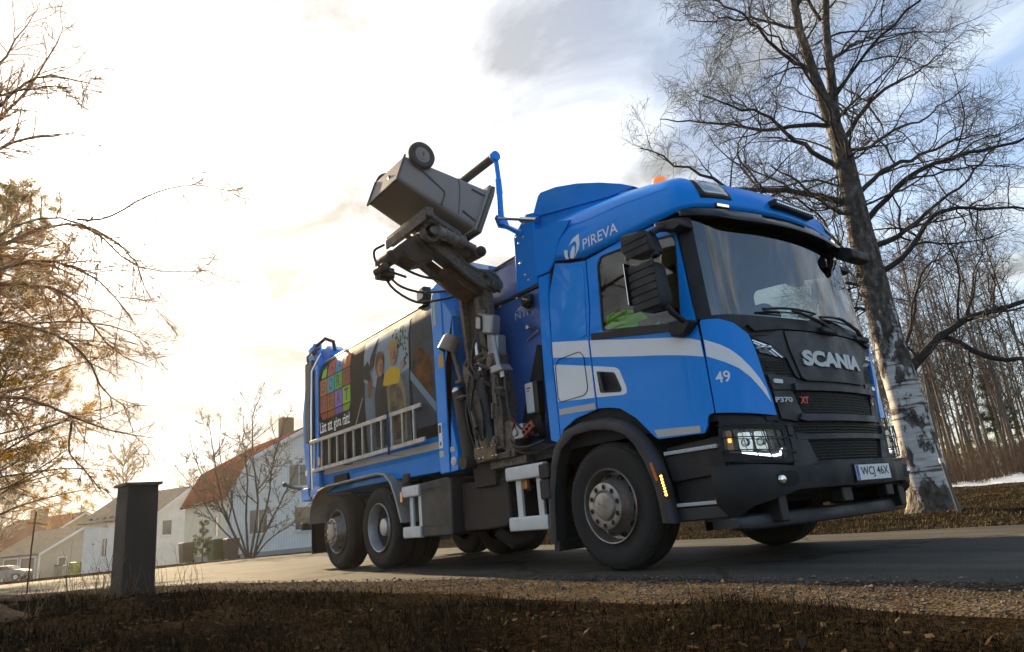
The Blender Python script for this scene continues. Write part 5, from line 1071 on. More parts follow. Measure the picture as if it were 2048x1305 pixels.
b = MB(); b.cyl((xs_r[1], *P3(0, 1.0, 1.05)[1:]), (xs_r[0], *P3(0, 1.0, 1.05)[1:]), .028, n=12); wbb(b, 'hinge_bar', BINM)
for i in range(5): 
    x = -1.40-.1*i; b = MB(); b.bar(P3(x, .955, -.03), P3(x, 1.0, -.04), .02, .03); wbb(b, 'grip_rib', BINM)
b = MB(); b.tube([P3(-1.75, .80, -.01), P3(-1.75, .86, -.015), P3(-1.60, .88, -.015), P3(-1.52, .86, -.015), P3(-1.52, .80, -.01)], .02, 8); wbb(b, 'front_grip', BINM)
for x, s in ((-1.225, 1), (-1.975, -1)):
    w_ = empty('bin_wheel', tuple(np.array((x, -2.075, 4.115))-wb_off), parent=wb)
    b = MB(); b.lathe([(.085, .02), (.095, .028), (.13, .03), (.142, .02), (.147, .0), (.147, -.02), (.140, -.04), (.10, -.045), (.06, -.04)], (0, 0, 0), (s, 0, 0), 36); b.build('tyre', mat('bin_tyre', (.07, .065, .058), .7, noise=.4, nscale=8), w_)
    b = MB(); b.lathe([(0, .018), (.02, .018), (.022, .024), (.05, .024), (.06, .016), (.085, .018), (.09, .024)], (0, 0, 0), (s, 0, 0), 30); b.build('hub', BINM, w_)
    b = MB(); b.bar((s*.027, .0, -.02), (s*.027, .005, .03), .006, .008); b.build('hub_slot', BIND, w_)
b = MB(); b.cyl((-1.26, -2.075, 4.115), (-1.94, -2.075, 4.115), .014, n=8); wbb(b, 'axle', BIND)
b = MB(); t0 = MB(); b.tube([P3(-1.27, -.005, 1.0), P3(-1.27, -.01, .0), P3(-1.93, -.01, .0), P3(-1.93, -.005, 1.0)], .012, 6); wbb(b, 'base_rim', BIND)
b = MB(); b.sphere(P3(-1.55, .0, .55), .03, 10, 8, sc=(1, .3, 1)); wbb(b, 'base_plug', BIND)
# ================================================================== ladder strapped to the container side
ld_ = empty('ladder', (-4.5, -1.33, 1.42)); prop(ld_, 'aluminium ladder strapped lengthwise along the advert side of the truck', 'ladder')
LAL = mat('ladder_aluminium', (.50, .47, .42), .42, metal=.55, noise=.3, nscale=10)
lo_ = np.array((-4.5, -1.33, 1.42))
def lb(b, name, m, **k): b.v = [tuple(np.array(p)-lo_) for p in b.v]; return b.build(name, m, ld_, **k)
b = MB(); b.bar((-6.22, -1.33, 1.865), (-2.78, -1.33, 1.845), .028, .055, up=(0, 0, 1)); lb(b, 'rail', LAL, bevel=.006); b = MB(); b.bar((-6.12, -1.33, 1.425), (-2.72, -1.33, 1.44), .028, .055, up=(0, 0, 1)); lb(b, 'rail', LAL, bevel=.006)
for i in range(12):
    x = -6.02+i*.278; b = MB(); b.bar((x, -1.33, 1.44), (x, -1.33, 1.845), .03, .034, up=(1, 0, 0)); lb(b, 'rung', LAL, bevel=.005)
b = MB(); b.bar((-3.58, -1.352, 1.36), (-3.58, -1.352, 1.90), .004, .03, up=(0, 1, 0)); b.bar((-3.58, -1.35, 1.9), (-3.58, -1.25, 1.94), .03, .004); b.bar((-3.58, -1.352, 1.36), (-3.40, -1.25, 1.33), .03, .004); lb(b, 'strap', mat('strap_blue', (.02, .10, .28), .8))
for x in (-5.9, -4.9, -3.0):
    b = MB(); b.bar((x, -1.24, 1.40), (x, -1.36, 1.385), .04, .012, up=(0, 0, 1)); lb(b, 'hook', ARM)
# ================================================================== ground, road
def gz(x, y):
    s = np.clip(-np.asarray(x, float)-8, 0, 90); return -(0.012*s+6e-5*s*s)
def px(u, v, depth):
    """point seen at photo pixel (u, v) at a depth along the view"""
    return CAM_LOC+(FW+RT*(u-1024)/1369.64-UP*(v-652.5)/1369.64)*depth
_nz = rng.normal(size=(6, 3))
def lump(x, y):
    x = np.asarray(x, float); y = np.asarray(y, float); r = 0
    for a, (kx, ky, ph) in zip((.03, .025, .018, .012, .008, .006), ((.9, .7, 0), (1.7, -1.1, 2), (3.1, 2.4, 1), (5.3, -4.1, 4), (8.7, 7.1, 3), (13, -11, .5))): r = r+a*np.sin(kx*x+ky*y+ph)
    return r
NEAR = np.array([(60, 1.0), (25, -.6), (10, -1.4), (2.9, -1.60), (.46, -1.66), (-.87, -1.80), (-2.8, -2.25), (-4.5, -2.55), (-6.2, -2.9), (-8, -3.8), (-9.9, -4.35), (-12.2, -5.1), (-16, -7.4), (-20, -14), (-22, -40)])
FAR = np.array([(60, 5.4), (25, 3.8), (10, 2.95), (1.6, 2.7), (.1, 2.35), (-6, 2.4), (-10, 2.9), (-15, 4), (-22, 6.0), (-27, 6.6), (-30.6, 5.6), (-30.2, 3), (-28.2, .9), (-28.6, -1.2), (-30, -3), (-31, -6), (-33, -14), (-36, -40)])
def y_near(x): return np.interp(x, NEAR[::-1, 0], NEAR[::-1, 1])
def y_far(x): return np.interp(x, FAR[:10][::-1, 0], FAR[:10][::-1, 1])
def shoulder(x): return np.interp(x, [-13, -9, -6, -4.2, -3, -1.5, 1.2, 3, 8, 20], [1.2, .8, .75, .85, .75, .72, .82, .70, .8, .8])+.05*np.sin(np.asarray(x)*2.3)+.03*np.sin(np.asarray(x)*5.1)
def ground_z(x, y):
    x = np.asarray(x, float); y = np.asarray(y, float)
    e = y_near(x)-shoulder(x)-y                      # metres into the near grass
    q = np.clip(e/1.2, 0, 1); bank = .07*q*q*(3-2*q)+lump(x, y)*.9*np.clip(e/.4, 0, 1)
    bank = np.where(x < -13, 0, bank*np.clip((x+13)/3, 0, 1)) - .10*np.clip((-x-2.2)/2, 0, 1)*np.clip((-4.45-y)/.5, 0, 1)*(x > -13)
    f = y-y_far(np.clip(x, -26, 60)); far = lump(x, y)*.8*np.clip(f/.6, 0, 1)+.012*np.clip(f-.3, 0, 12)
    far = np.where(x < -20, 0, far)
    return gz(x, y)-.012+np.where(e > 0, bank, 0)+np.where(f > 0, far, 0)
def nodes_mat(name, fn, rough=.9):
    m = bpy.data.materials.new(name); m.use_nodes = True; MATS[name] = m; t = m.node_tree; b = t.nodes['Principled BSDF']; b.inputs['Roughness'].default_value = rough; fn(t, b); return m
def nd(t, ty, ins=None, **k):
    n = t.nodes.new(ty)
    for a, v in k.items(): setattr(n, a, v)
    for a, v in (ins or {}).items():
        if hasattr(v, 'links'): t.links.new(v, n.inputs[a])
        else: n.inputs[a].default_value = v
    return n
def ramp(t, fac, stops):
    r = t.nodes.new('ShaderNodeValToRGB'); t.links.new(fac, r.inputs[0]); e = r.color_ramp.elements
    e[0].position, e[0].color = stops[0][0], (*stops[0][1], 1); e[1].position, e[1].color = stops[-1][0], (*stops[-1][1], 1)
    for p, c in stops[1:-1]: q = e.new(p); q.color = (*c, 1)
    return r.outputs[0]
def soil(t, b):
    b.inputs['Specular IOR Level'].default_value = 0
    co = nd(t, 'ShaderNodeTexCoord').outputs['Object']
    n = nd(t, 'ShaderNodeTexNoise', {'Vector': co, 'Scale': 1.3, 'Detail': 8.0, 'Roughness': .65}); n2 = nd(t, 'ShaderNodeTexNoise', {'Vector': co, 'Scale': 38.0, 'Detail': 5.0})
    c1 = ramp(t, n.outputs['Fac'], [(.3, (.013, .010, .007)), (.5, (.022, .017, .012)), (.7, (.036, .029, .020))]); c2 = ramp(t, n2.outputs['Fac'], [(.3, (.3, .25, .2)), (.7, (1.25, 1.15, 1.05))])
    x = nd(t, 'ShaderNodeMix', {0: 1.0, 6: c1, 7: c2}, data_type='RGBA', blend_type='MULTIPLY'); t.links.new(x.outputs[2], b.inputs['Base Color'])
    bp = nd(t, 'ShaderNodeBump', {'Height': n2.outputs['Fac'], 'Strength': .8, 'Distance': .03}); t.links.new(bp.outputs[0], b.inputs['Normal'])
SOIL = nodes_mat('soil_and_thatch', soil)
def asphalt(t, b):
    b.inputs['Specular IOR Level'].default_value = .1
    co = nd(t, 'ShaderNodeTexCoord').outputs['Object']
    n = nd(t, 'ShaderNodeTexNoise', {'Vector': co, 'Scale': .55, 'Detail': 6.0, 'Roughness': .6}); n2 = nd(t, 'ShaderNodeTexNoise', {'Vector': co, 'Scale': 90.0, 'Detail': 6.0}); v = nd(t, 'ShaderNodeTexVoronoi', {'Vector': co, 'Scale': 95.0})
    c1 = ramp(t, n.outputs['Fac'], [(.3, (.046, .047, .044)), (.52, (.070, .068, .060)), (.72, (.098, .093, .079))]); c2 = ramp(t, n2.outputs['Fac'], [(.3, (.45, .45, .45)), (.7, (1.45, 1.42, 1.38))])
    x = nd(t, 'ShaderNodeMix', {0: 1.0, 6: c1, 7: c2}, data_type='RGBA', blend_type='MULTIPLY'); t.links.new(x.outputs[2], b.inputs['Base Color'])
    st_ = nd(t, 'ShaderNodeTexNoise', {'Vector': nd(t, 'ShaderNodeMapping', {0: co, 'Scale': (.12, 2.4, 1)}).outputs[0], 'Scale': 1.0, 'Detail': 5.0}); c3 = ramp(t, st_.outputs['Fac'], [(.35, (.72, .72, .74)), (.6, (1.12, 1.1, 1.06))])
    wv = nd(t, 'ShaderNodeTexNoise', {'Vector': co, 'Scale': 1.5, 'Detail': 4.0}); cv = nd(t, 'ShaderNodeVectorMath', {0: co, 1: nd(t, 'ShaderNodeVectorMath', {0: wv.outputs['Color'], 'Scale': .5}, operation='SCALE').outputs[0]}, operation='ADD'); ck = nd(t, 'ShaderNodeTexVoronoi', {'Vector': cv.outputs[0], 'Scale': .42}, feature='DISTANCE_TO_EDGE')
    c4 = ramp(t, ck.outputs['Distance'], [(0, (.45, .43, .4)), (.008, (.6, .58, .55)), (.014, (1, 1, 1))]); x = nd(t, 'ShaderNodeMix', {0: 1.0, 6: x.outputs[2], 7: c4}, data_type='RGBA', blend_type='MULTIPLY')
    x2 = nd(t, 'ShaderNodeMix', {0: 1.0, 6: x.outputs[2], 7: c3}, data_type='RGBA', blend_type='MULTIPLY'); t.links.new(x2.outputs[2], b.inputs['Base Color'])
    bp = nd(t, 'ShaderNodeBump', {'Height': v.outputs['Distance'], 'Strength': .55, 'Distance': .008}); t.links.new(bp.outputs[0], b.inputs['Normal'])
ASPH = nodes_mat('worn_asphalt', asphalt, .82)
def gravel(t, b):
    b.inputs['Specular IOR Level'].default_value = 0
    co = nd(t, 'ShaderNodeTexCoord').outputs['Object']
    v = nd(t, 'ShaderNodeTexVoronoi', {'Vector': co, 'Scale': 62.0}); n = nd(t, 'ShaderNodeTexNoise', {'Vector': co, 'Scale': 3.0, 'Detail': 7.0})
    c1 = ramp(t, v.outputs['Color'], [(.2, (.034, .028, .021)), (.5, (.075, .060, .044)), (.85, (.13, .108, .080))]); c2 = ramp(t, n.outputs['Fac'], [(.3, (.6, .55, .5)), (.7, (1.25, 1.2, 1.15))])
    x = nd(t, 'ShaderNodeMix', {0: 1.0, 6: c1, 7: c2}, data_type='RGBA', blend_type='MULTIPLY'); t.links.new(x.outputs[2], b.inputs['Base Color'])
    bp = nd(t, 'ShaderNodeBump', {'Height': v.outputs['Distance'], 'Strength': .9, 'Distance': .012}); t.links.new(bp.outputs[0], b.inputs['Normal'])
GRAV = nodes_mat('roadside_gravel', gravel)
# one ground sheet, finer near the camera
gx = np.unique(np.r_[np.linspace(-700, -60, 24), np.linspace(-60, -14, 47), np.linspace(-14, 8, 177), np.linspace(8, 40, 33), np.linspace(40, 700, 24)])
gy = np.unique(np.r_[np.linspace(-700, -40, 24), np.linspace(-40, -9, 32), np.linspace(-9, 4.5, 109), np.linspace(4.5, 40, 72), np.linspace(40, 700, 24)])
XX, YY = np.meshgrid(gx, gy, indexing='ij'); ZZ = ground_z(XX, YY); nx, ny = XX.shape
I = np.arange(nx*ny).reshape(nx, ny); F = np.stack([I[:-1, :-1], I[1:, :-1], I[1:, 1:], I[:-1, 1:]], -1).reshape(-1, 4)
prop(link('ground', np_mesh('ground', np.stack([XX, YY, ZZ], -1).reshape(-1, 3), F, SOIL)), kind='structure')
def ribbon(name, A, B, m, lift, n=160, k=6, dip=(0, 0)):
    def rs(P):
        L = np.r_[0, np.cumsum(np.hypot(*np.diff(P, axis=0).T))]; t = np.linspace(0, L[-1], n); return np.stack([np.interp(t, L, P[:, 0]), np.interp(t, L, P[:, 1])], 1)
    a, c = rs(A), rs(B); P = a[:, None]*(1-np.linspace(0, 1, k)[None, :, None])+c[:, None]*np.linspace(0, 1, k)[None, :, None]
    Z = gz(P[..., 0], P[..., 1])+lift-np.r_[dip[0], np.zeros(k-2), dip[1]][None]; V = np.concatenate([P, Z[..., None]], -1).reshape(-1, 3); I = np.arange(n*k).reshape(n, k)
    F = np.stack([I[:-1, :-1], I[:-1, 1:], I[1:, 1:], I[1:, :-1]], -1).reshape(-1, 4)
    return prop(link(name, np_mesh(name, V, F, m)), kind='structure')
xs_ = np.linspace(12, -13, 120); NS = np.stack([xs_, y_near(xs_)], 1); wob = .04*np.sin(xs_*3.1)+.03*np.sin(xs_*7.7)
mid = np.linspace(0, 1, 400)
def dens(P, n):
    L = np.r_[0, np.cumsum(np.hypot(*np.diff(P, axis=0).T))]; t = np.linspace(0, L[-1], n); return np.stack([np.interp(t, L, P[:, 0]), np.interp(t, L, P[:, 1])], 1)
# the road as strips between matching x positions, then the bend in front of the houses
xr = np.r_[np.linspace(60, 12, 20), np.linspace(12, -13, 100)[1:]]
ribbon('road', np.stack([xr, y_far(xr)], 1), np.stack([xr, y_near(xr)+np.interp(xr, [-13, -12, 12, 14], [0, 1, 1, 0])*(.04*np.sin(xr*3.1)+.03*np.sin(xr*7.7))], 1), ASPH, 0.0, 260, 40, (.02, .02))
ribbon('road_bend', np.array([(-13, 3.55), (-22, 6.0), (-27, 6.6), (-30.6, 5.6), (-30.2, 3), (-28.2, .9), (-28.6, -1.2), (-30, -3), (-31, -6), (-33, -14), (-36, -40)]), np.array([(-13, -5.55), (-13.2, -5.6), (-13.6, -5.8), (-14.2, -6.1), (-15, -6.7), (-16, -7.4), (-17, -9), (-18, -11), (-20, -14), (-21, -20), (-22, -40)]), ASPH, -.004, 160, 14)
ribbon('gravel_shoulder', np.stack([xs_, y_near(xs_)+.12], 1), np.stack([xs_, y_near(xs_)-shoulder(xs_)-.06], 1), GRAV, -.004, 200, 24, (0, .03))
ribbon('gravel_path', np.array([(-9, -4.9), (-6, -4.8), (-4.2, -4.72), (-3.0, -4.85), (-2.0, -5.1)]), np.array([(-9, -7.5), (-6, -7.2), (-4.2, -6.6), (-3.0, -6.4), (-2.0, -6.2)]), GRAV, .02, 60, 12, (.08, .08))
# loose stones on the shoulder
n = 7000; X = rng.uniform(-9, 6, n); Yn = y_near(X); Y_ = Yn+.25-rng.beta(1.3, 1.6, n)*(shoulder(X)+.35); S_ = rng.uniform(.003, .011, n)*np.where(rng.random(n) < .05, 1.9, 1)
oc = np.array([(1, 0, 0), (0, 1, 0), (-1, 0, 0), (0, -1, 0), (0, 0, .7), (0, 0, -.6)]); of = np.array([(0, 1, 4), (1, 2, 4), (2, 3, 4), (3, 0, 4), (1, 0, 5), (2, 1, 5), (3, 2, 5), (0, 3, 5)])
an = rng.uniform(0, 6.28, n); V = oc[None]*S_[:, None, None]*rng.uniform(.6, 1.3, (n, 6, 1)); V = np.stack([V[..., 0]*np.cos(an)[:, None]-V[..., 1]*np.sin(an)[:, None], V[..., 0]*np.sin(an)[:, None]+V[..., 1]*np.cos(an)[:, None], V[..., 2]], -1)
V = V+np.stack([X, Y_, gz(X, Y_)+S_*.35], -1)[:, None]; F = (of[None]+6*np.arange(n)[:, None, None]).reshape(-1, 3)
STONE = mat('loose_stone', rough=.85, spec=0.0, island=[(.05, .045, .04), (.13, .11, .09), (.09, .085, .08), (.22, .19, .15)])
prop(link('loose_stones', np_mesh('loose_stones', V.reshape(-1, 3), F, STONE, smooth=False)), 'small grey stones scattered on the gravel shoulder of the road', 'gravel', kind='stuff')
# ------------------------------------------------------------------ gate post
gp = empty('gate_post', (-4.82, -3.90, float(ground_z(-4.82, -3.90))-.03), R(8)); prop(gp, 'dark grey square post with a flat cap standing in the dry grass', 'post')
PM = mat('post_paint', (.048, .040, .034), .6, spec=.2, noise=.6, nscale=3, col2=(.070, .058, .048), bump=.08, bscale=30)
b = MB(); v = [(sx*h, sy*h*.85, z) for z, h in ((0, .197), (1.24, .188)) for sx, sy in ((-1, -1), (1, -1), (1, 1), (-1, 1))]
b.raw(v, [(3, 2, 1, 0), (4, 5, 6, 7), (0, 1, 5, 4), (1, 2, 6, 5), (2, 3, 7, 6), (3, 0, 4, 7)]); b.build('shaft', PM, gp, bevel=.008)
b = MB(); v = [(sx*h, sy*h*.88, z) for z, h in ((1.24, .215), (1.272, .22), (1.315, .02)) for sx, sy in ((-1, -1), (1, -1), (1, 1), (-1, 1))]
b.raw(v, [(3, 2, 1, 0), (8, 9, 10, 11)]+[(i*4+j, i*4+(j+1) % 4, (i+1)*4+(j+1) % 4, (i+1)*4+j) for i in range(2) for j in range(4)]); b.build('cap', mat('post_cap', (.15, .125, .10), .5, noise=.3, nscale=6), gp, bevel=.004)
# marker stake at the left, pole by the birch
o = MB(); o.tube([(0, 0, -.05), (.01, 0, .7), (.0, .02, 1.38)], [.014, .013, .011], 8); o = o.build('marker_stake', mat('rusty_stake', (.14, .07, .035), .8, noise=.6, nscale=20), loc=(-11.1, -4.5, float(ground_z(-11.1, -4.5)))); prop(o, 'thin rusty stake standing in the grass left of the dark post', 'stake')
ps = empty('metal_stake', (.16, 5.12, float(ground_z(.16, 5.12)))); prop(ps, 'thin grey metal stake standing right beside the foot of the big birch', 'stake')
b = MB(); b.cyl((0, 0, -.03), (-.05, -.06, .84), .022, n=10); b.build('pole', mat('galvanised', (.13, .135, .13), .5, metal=.5), ps); b = MB(); b.cyl((-.040, -.048, .66), (-.044, -.053, .73), .032, n=10); b.build('collar', ALUW, ps); b = MB(); b.cyl((-.05, -.06, .82), (-.056, -.066, .92), .013, n=8); b.build('tip', HOSE, ps)
# ------------------------------------------------------------------ houses
def boards(name, col, axis=0, scale=9.0, dark=.72):
    def f(t, b):
        co = nd(t, 'ShaderNodeTexCoord').outputs['Object']; sp = nd(t, 'ShaderNodeSeparateXYZ', {0: co})
        src = sp.outputs[2] if axis == 2 else nd(t, 'ShaderNodeMath', {0: sp.outputs[0], 1: sp.outputs[1]}, operation='ADD').outputs[0]
        fr = nd(t, 'ShaderNodeMath', {0: nd(t, 'ShaderNodeMath', {0: src, 1: scale}, operation='MULTIPLY').outputs[0]}, operation='FRACT').outputs[0]
        c = ramp(t, fr, [(0, tuple(v*dark for v in col)), (.10, tuple(v*dark for v in col)), (.16, col), (1, col)])
        n = nd(t, 'ShaderNodeTexNoise', {'Vector': co, 'Scale': 1.2, 'Detail': 6.0}); c2 = ramp(t, n.outputs['Fac'], [(.3, (.86, .86, .84)), (.7, (1.04, 1.04, 1.03))])
        x = nd(t, 'ShaderNodeMix', {0: 1.0, 6: c, 7: c2}, data_type='RGBA', blend_type='MULTIPLY'); t.links.new(x.outputs[2], b.inputs['Base Color'])
        bp = nd(t, 'ShaderNodeBump', {'Height': fr, 'Strength': .5, 'Distance': .02}); t.links.new(bp.outputs[0], b.inputs['Normal'])
    return nodes_mat(name, f, .7)
def tiles(name, col, sc=3.4):
    def f(t, b):
        b.inputs['Specular IOR Level'].default_value = 0
        co = nd(t, 'ShaderNodeTexCoord').outputs['Object']; br = nd(t, 'ShaderNodeTexWave', {'Vector': co, 'Scale': sc, 'Distortion': .4, 'Detail': 2.0}, bands_direction='Z'); n = nd(t, 'ShaderNodeTexNoise', {'Vector': co, 'Scale': 2.5, 'Detail': 7.0})
        c1 = ramp(t, br.outputs['Fac'], [(0, tuple(v*.75 for v in col)), (1, tuple(v*1.1 for v in col))]); c2 = ramp(t, n.outputs['Fac'], [(.3, (.7, .7, .7)), (.7, (1.2, 1.2, 1.2))])
        x = nd(t, 'ShaderNodeMix', {0: 1.0, 6: c1, 7: c2}, data_type='RGBA', blend_type='MULTIPLY'); t.links.new(x.outputs[2], b.inputs['Base Color'])
    return nodes_mat(name, f, .75)
WTRIM = mat('white_trim', (.74, .74, .70), .6); PANE = mat('window_pane', (.045, .05, .055), .08, spec=.8)
BRK = mat('chimney_brick', (.13, .075, .05), .85, noise=.6, nscale=6)
class House:
    """gabled house: local u along the gable wall, l along the long side, origin at the near corner"""
    def __init__(s, name, label, org, gd, Wd, Ln, prof, wall_g, wall_l, roofm, over=.35):
        """prof: roof line in (u, z) from the left eave to the right eave"""
        a = math.atan2(gd[1], gd[0]); s.o = empty(name, org, a); prop(s.o, label, 'house'); s.W, s.L = Wd, Ln
        prof_in = [(0, -.6)]+[(min(max(u, 0), Wd), z) for u, z in prof]+[(Wd, -.6)]
        b = MB(); b.prism(prof_in, 'y', 0, Ln); w_ = b.build('wall', [wall_g, wall_l], s.o, smooth=False)
        for p in w_.data.polygons: p.material_index = 0 if abs(p.normal.y) > .7 else 1
        for i in range(len(prof)-1):
            (u0, z0), (u1, z1) = prof[i], prof[i+1]; d = np.array((u1-u0, z1-z0)); d /= np.linalg.norm(d); nrm = np.array((-d[1], d[0])); e0 = over if i == 0 else 0; e1 = over if i == len(prof)-2 else 0
            p0 = np.array((u0, z0))-d*e0+nrm*.03; p1 = np.array((u1, z1))+d*e1+nrm*.03
            b = MB(); b.prism([tuple(p0), tuple(p1), tuple(p1+nrm*.12), tuple(p0+nrm*.12)], 'y', -over, Ln+over); b.build('roof', roofm, s.o, smooth=False)
            b = MB(); b.prism([tuple(p0-nrm*.16), tuple(p1-nrm*.16), tuple(p1+nrm*.08), tuple(p0+nrm*.08)], 'y', -over-.04, -over); b.build('barge_board', WTRIM, s.o, smooth=False)
        for u in (0, Wd):
            b = MB(); z = prof[0][1] if u == 0 else prof[-1][1]; b.box(u-.07, u+.07, -.03, .09, -.5, z-.05); b.build('corner_board', WTRIM, s.o, smooth=False)
    def window(s, face, a, z, w_, h, blind=False, mull=True):
        """face 'g' on the gable wall, 'l' on the long side; a = distance from the near corner"""
        W_ = empty('window', (a, -.0, z) if face == 'g' else (0, a, z), 0 if face == 'g' else R(-90) if face == 'l' else 0, parent=s.o)
        if face == 'l': W_.rotation_euler = (0, 0, R(90)); sg = 1
        else: sg = -1
        t = .10
        b = MB(); b.box(-w_/2-t, w_/2+t, sg*.05, 0, -t, 0); b.box(-w_/2-t, w_/2+t, sg*.05, 0, h, h+t); b.box(-w_/2-t, -w_/2, sg*.05, 0, 0, h); b.box(w_/2, w_/2+t, sg*.05, 0, 0, h)
        if mull: b.box(-.03, .03, sg*.045, 0, 0, h)
        b.build('frame', WTRIM, W_, smooth=False)
        b = MB(); b.box(-w_/2, w_/2, sg*.02, sg*.005, 0, h); b.build('pane', PANE, W_, smooth=False)
        if blind: b = MB(); b.box(-w_/2+.02, w_/2-.02, sg*.026, sg*.021, h*.55, h); b.build('blind', mat('tan_blind', (.33, .24, .15), .8), W_, smooth=False)
        b = MB(); b.box(-w_/2-t-.03, w_/2+t+.03, sg*.11, 0, -t-.04, -t); b.build('sill', WTRIM, W_, smooth=False)
    def box(s, name, x0, x1, y0, y1, z0, z1, m): b = MB(); b.box(x0, x1, y0, y1, z0, z1); return b.build(name, m, s.o, smooth=False)
REDR = tiles('red_roof', (.115, .026, .018)); GREYR = tiles('grey_roof', (.17, .155, .135))
WB_V = boards('white_boards', (.86, .85, .78), 0, 6.0); WB_H = boards('white_lap_boards', (.86, .84, .76), 2, 5.5); CRM = boards('cream_boards', (.80, .74, .56), 0, 6.0)
def at(u, v, d): p = px(u, v, d); return (p[0], p[1], float(gz(p[0], p[1])))
A_ = House('gambrel_house', 'white boarded house with a red gambrel roof behind the bare many-stemmed tree', at(455, 1118, 40), (-.02, .998), 9.6, 10.0, [(0, 3.75), (1.15, 5.75), (4.8, 7.7), (8.45, 5.75), (9.6, 3.75)], WB_V, CRM, REDR)
A_.window('g', 1.75, 1.35, 1.05, 1.35); A_.window('g', 4.55, 1.35, 1.0, 1.35, True, False); A_.window('g', 4.3, 4.05, 1.3, 1.3); A_.window('g', 7.4, 1.35, 1.0, 1.3)
A_.window('l', 2.2, 1.4, .7, 1.2, False, False); A_.window('l', 5.2, 1.4, .6, 1.2, False, False)
A_.box('chimney', 4.5, 5.3, 3.4, 4.2, 6.8, 9.0, BRK); A_.box('plinth', -.05, 9.65, -.05, 9.2, -.6, .25, mat('plinth_grey', (.3, .3, .3), .8)); A_.box('cross_board', 0, 9.6, -.045, 0, 3.62, 3.74, WTRIM)
B_ = House('lap_board_house', 'white lap boarded house with a grey roof standing behind the dark post', at(300, 1138, 60), (-.469, .884), 7.4, 9.2, [(0, 4.4), (3.7, 6.75), (7.4, 4.4)], WB_H, WB_H, GREYR, .45)
B_.window('g', 1.5, 2.6, .95, 1.25, False, False); B_.window('g', 4.6, 2.7, .8, 1.2); B_.window('l', 6.1, 1.2, .62, 1.55, False, True); B_.window('l', 6.2, 3.75, .75, .5, False, False)
for i in range(9): B_.box('snow_guard', -.15, .02, .5+i*.95, .75+i*.95, 4.52, 4.72, DARK)
for zz in (2.0, 3.1): B_.box('wall_lamp', -.12, -.02, 4.0 if zz < 3 else 7.6, 4.1 if zz < 3 else 7.7, 2.3, 2.42, DARK)
b = MB()
for z in (.9, 1.6, 2.3): b.bar((5.0, -.9, z), (7.4, -.9, z), .04, .04)
for u in (5.0, 6.2, 7.4): b.bar((u, -.9, -.5), (u, -.9, 2.4), .05, .05)
b.bar((2.2, -.9, -.3), (5.0, -.9, 1.4), .05, .05); b.bar((2.2, -.9, .4), (5.0, -.9, 2.2), .05, .05); b.box(5.0, 7.4, -.9, -.05, 1.3, 1.38); b.build('outside_stair', mat('weathered_wood', (.22, .20, .18), .8), B_.o, smooth=False)
GB = boards('grey_boards', (.42, .40, .33), 0, 5.0)
C_ = House('garage', 'grey boarded double garage with a low gable roof beside the white house', at(75, 1157, 70), (-.443, .897), 8.8, 8.0, [(0, 2.45), (4.4, 4.85), (8.8, 2.45)], GB, GB, GREYR, .3)
C_.window('g', 2.3, 1.0, .75, .8, False, False); C_.window('g', 5.75, 1.1, .65, .85, False, False)
for y0 in (.7, 3.7):
    C_.box('garage_door', -.03, .02, y0, y0+2.4, -.3, 2.05, mat('brown_door', (.16, .12, .09), .7))
    for a in (y0-.16, y0+2.4): C_.box('door_frame', -.06, .03, a, a+.16, -.3, 2.2, WTRIM)
    C_.box('door_frame', -.06, .03, y0, y0+2.4, 2.05, 2.2, WTRIM)
C_.box('lean_to', 1.7, 5.6, -1.3, -.02, -.4, 1.0, GB); C_.box('lean_to_roof', 1.55, 5.75, -1.45, -.02, 1.0, 1.1, mat('felt_roof', (.05, .05, .05), .9)); C_.box('lean_to_fascia', 1.55, 5.75, -1.5, -1.45, .95, 1.1, WTRIM)
D_ = House('brick_house', 'low house with a dark red roof and ochre gable behind the garage', at(50, 1140, 86), (-.443, .897), 13.6, 15.0, [(0, 3.7), (6.9, 7.75), (13.6, 3.8)], mat('ochre_brick', (.36, .23, .10), .85, noise=.4, nscale=5), mat('ochre_brick2', (.30, .20, .10), .85), REDR, .5)
D_.window('g', 6.9, 4.9, 1.6, 1.0); D_.box('chimney', 6.3, 7.5, 9.0, 11.2, 6.9, 9.1, BRK); D_.box('roof_aerial', 6.85, 6.95, .6, .7, 7.7, 8.9, DARK)
# wheelie bins and stores by the houses
def small_bin(loc, rz, col, label, h=1.05, w_=.58, grp=None):
    t = empty('wheelie_bin', loc, rz); prop(t, label, 'bin', grp); m = mat('bin_%02d_%02d' % (int(col[0]*99), int(col[1]*99)), col, .5)
    b = MB(); v = [(sx*q, sy*q*1.15, z) for z, q in ((.05, w_*.40), (h-.08, w_*.5)) for sx, sy in ((-1, -1), (1, -1), (1, 1), (-1, 1))]; b.raw(v, [(3, 2, 1, 0), (4, 5, 6, 7), (0, 1, 5, 4), (1, 2, 6, 5), (2, 3, 7, 6), (3, 0, 4, 7)]); b.build('body', m, t, bevel=.02)
    b = MB(); b.prism([(-w_*.60, h-.08), (w_*.62, h-.08), (w_*.5, h-.01), (0, h+.02), (-w_*.55, h+.01)], 'x', -w_*.53, w_*.53); b.build('lid', m, t, bevel=.015)
    for s in (-1, 1):
        b = MB(); b.cyl((s*w_*.44, w_*.45, .1), (s*w_*.52, w_*.45, .1), .1, n=14); b.build('wheel', HOSE, t)
    return t
p = at(150, 1150, 66); small_bin((p[0], p[1], p[2]), R(20), (.12, .22, .04), 'small lime green wheelie bin in front of the grey garage', 1.1, .8)
p = at(171, 1149, 66); small_bin((p[0], p[1], p[2]), R(20), (.16, .05, .035), 'brown wheelie bin at the corner of the white lap boarded house', 1.1, .7)
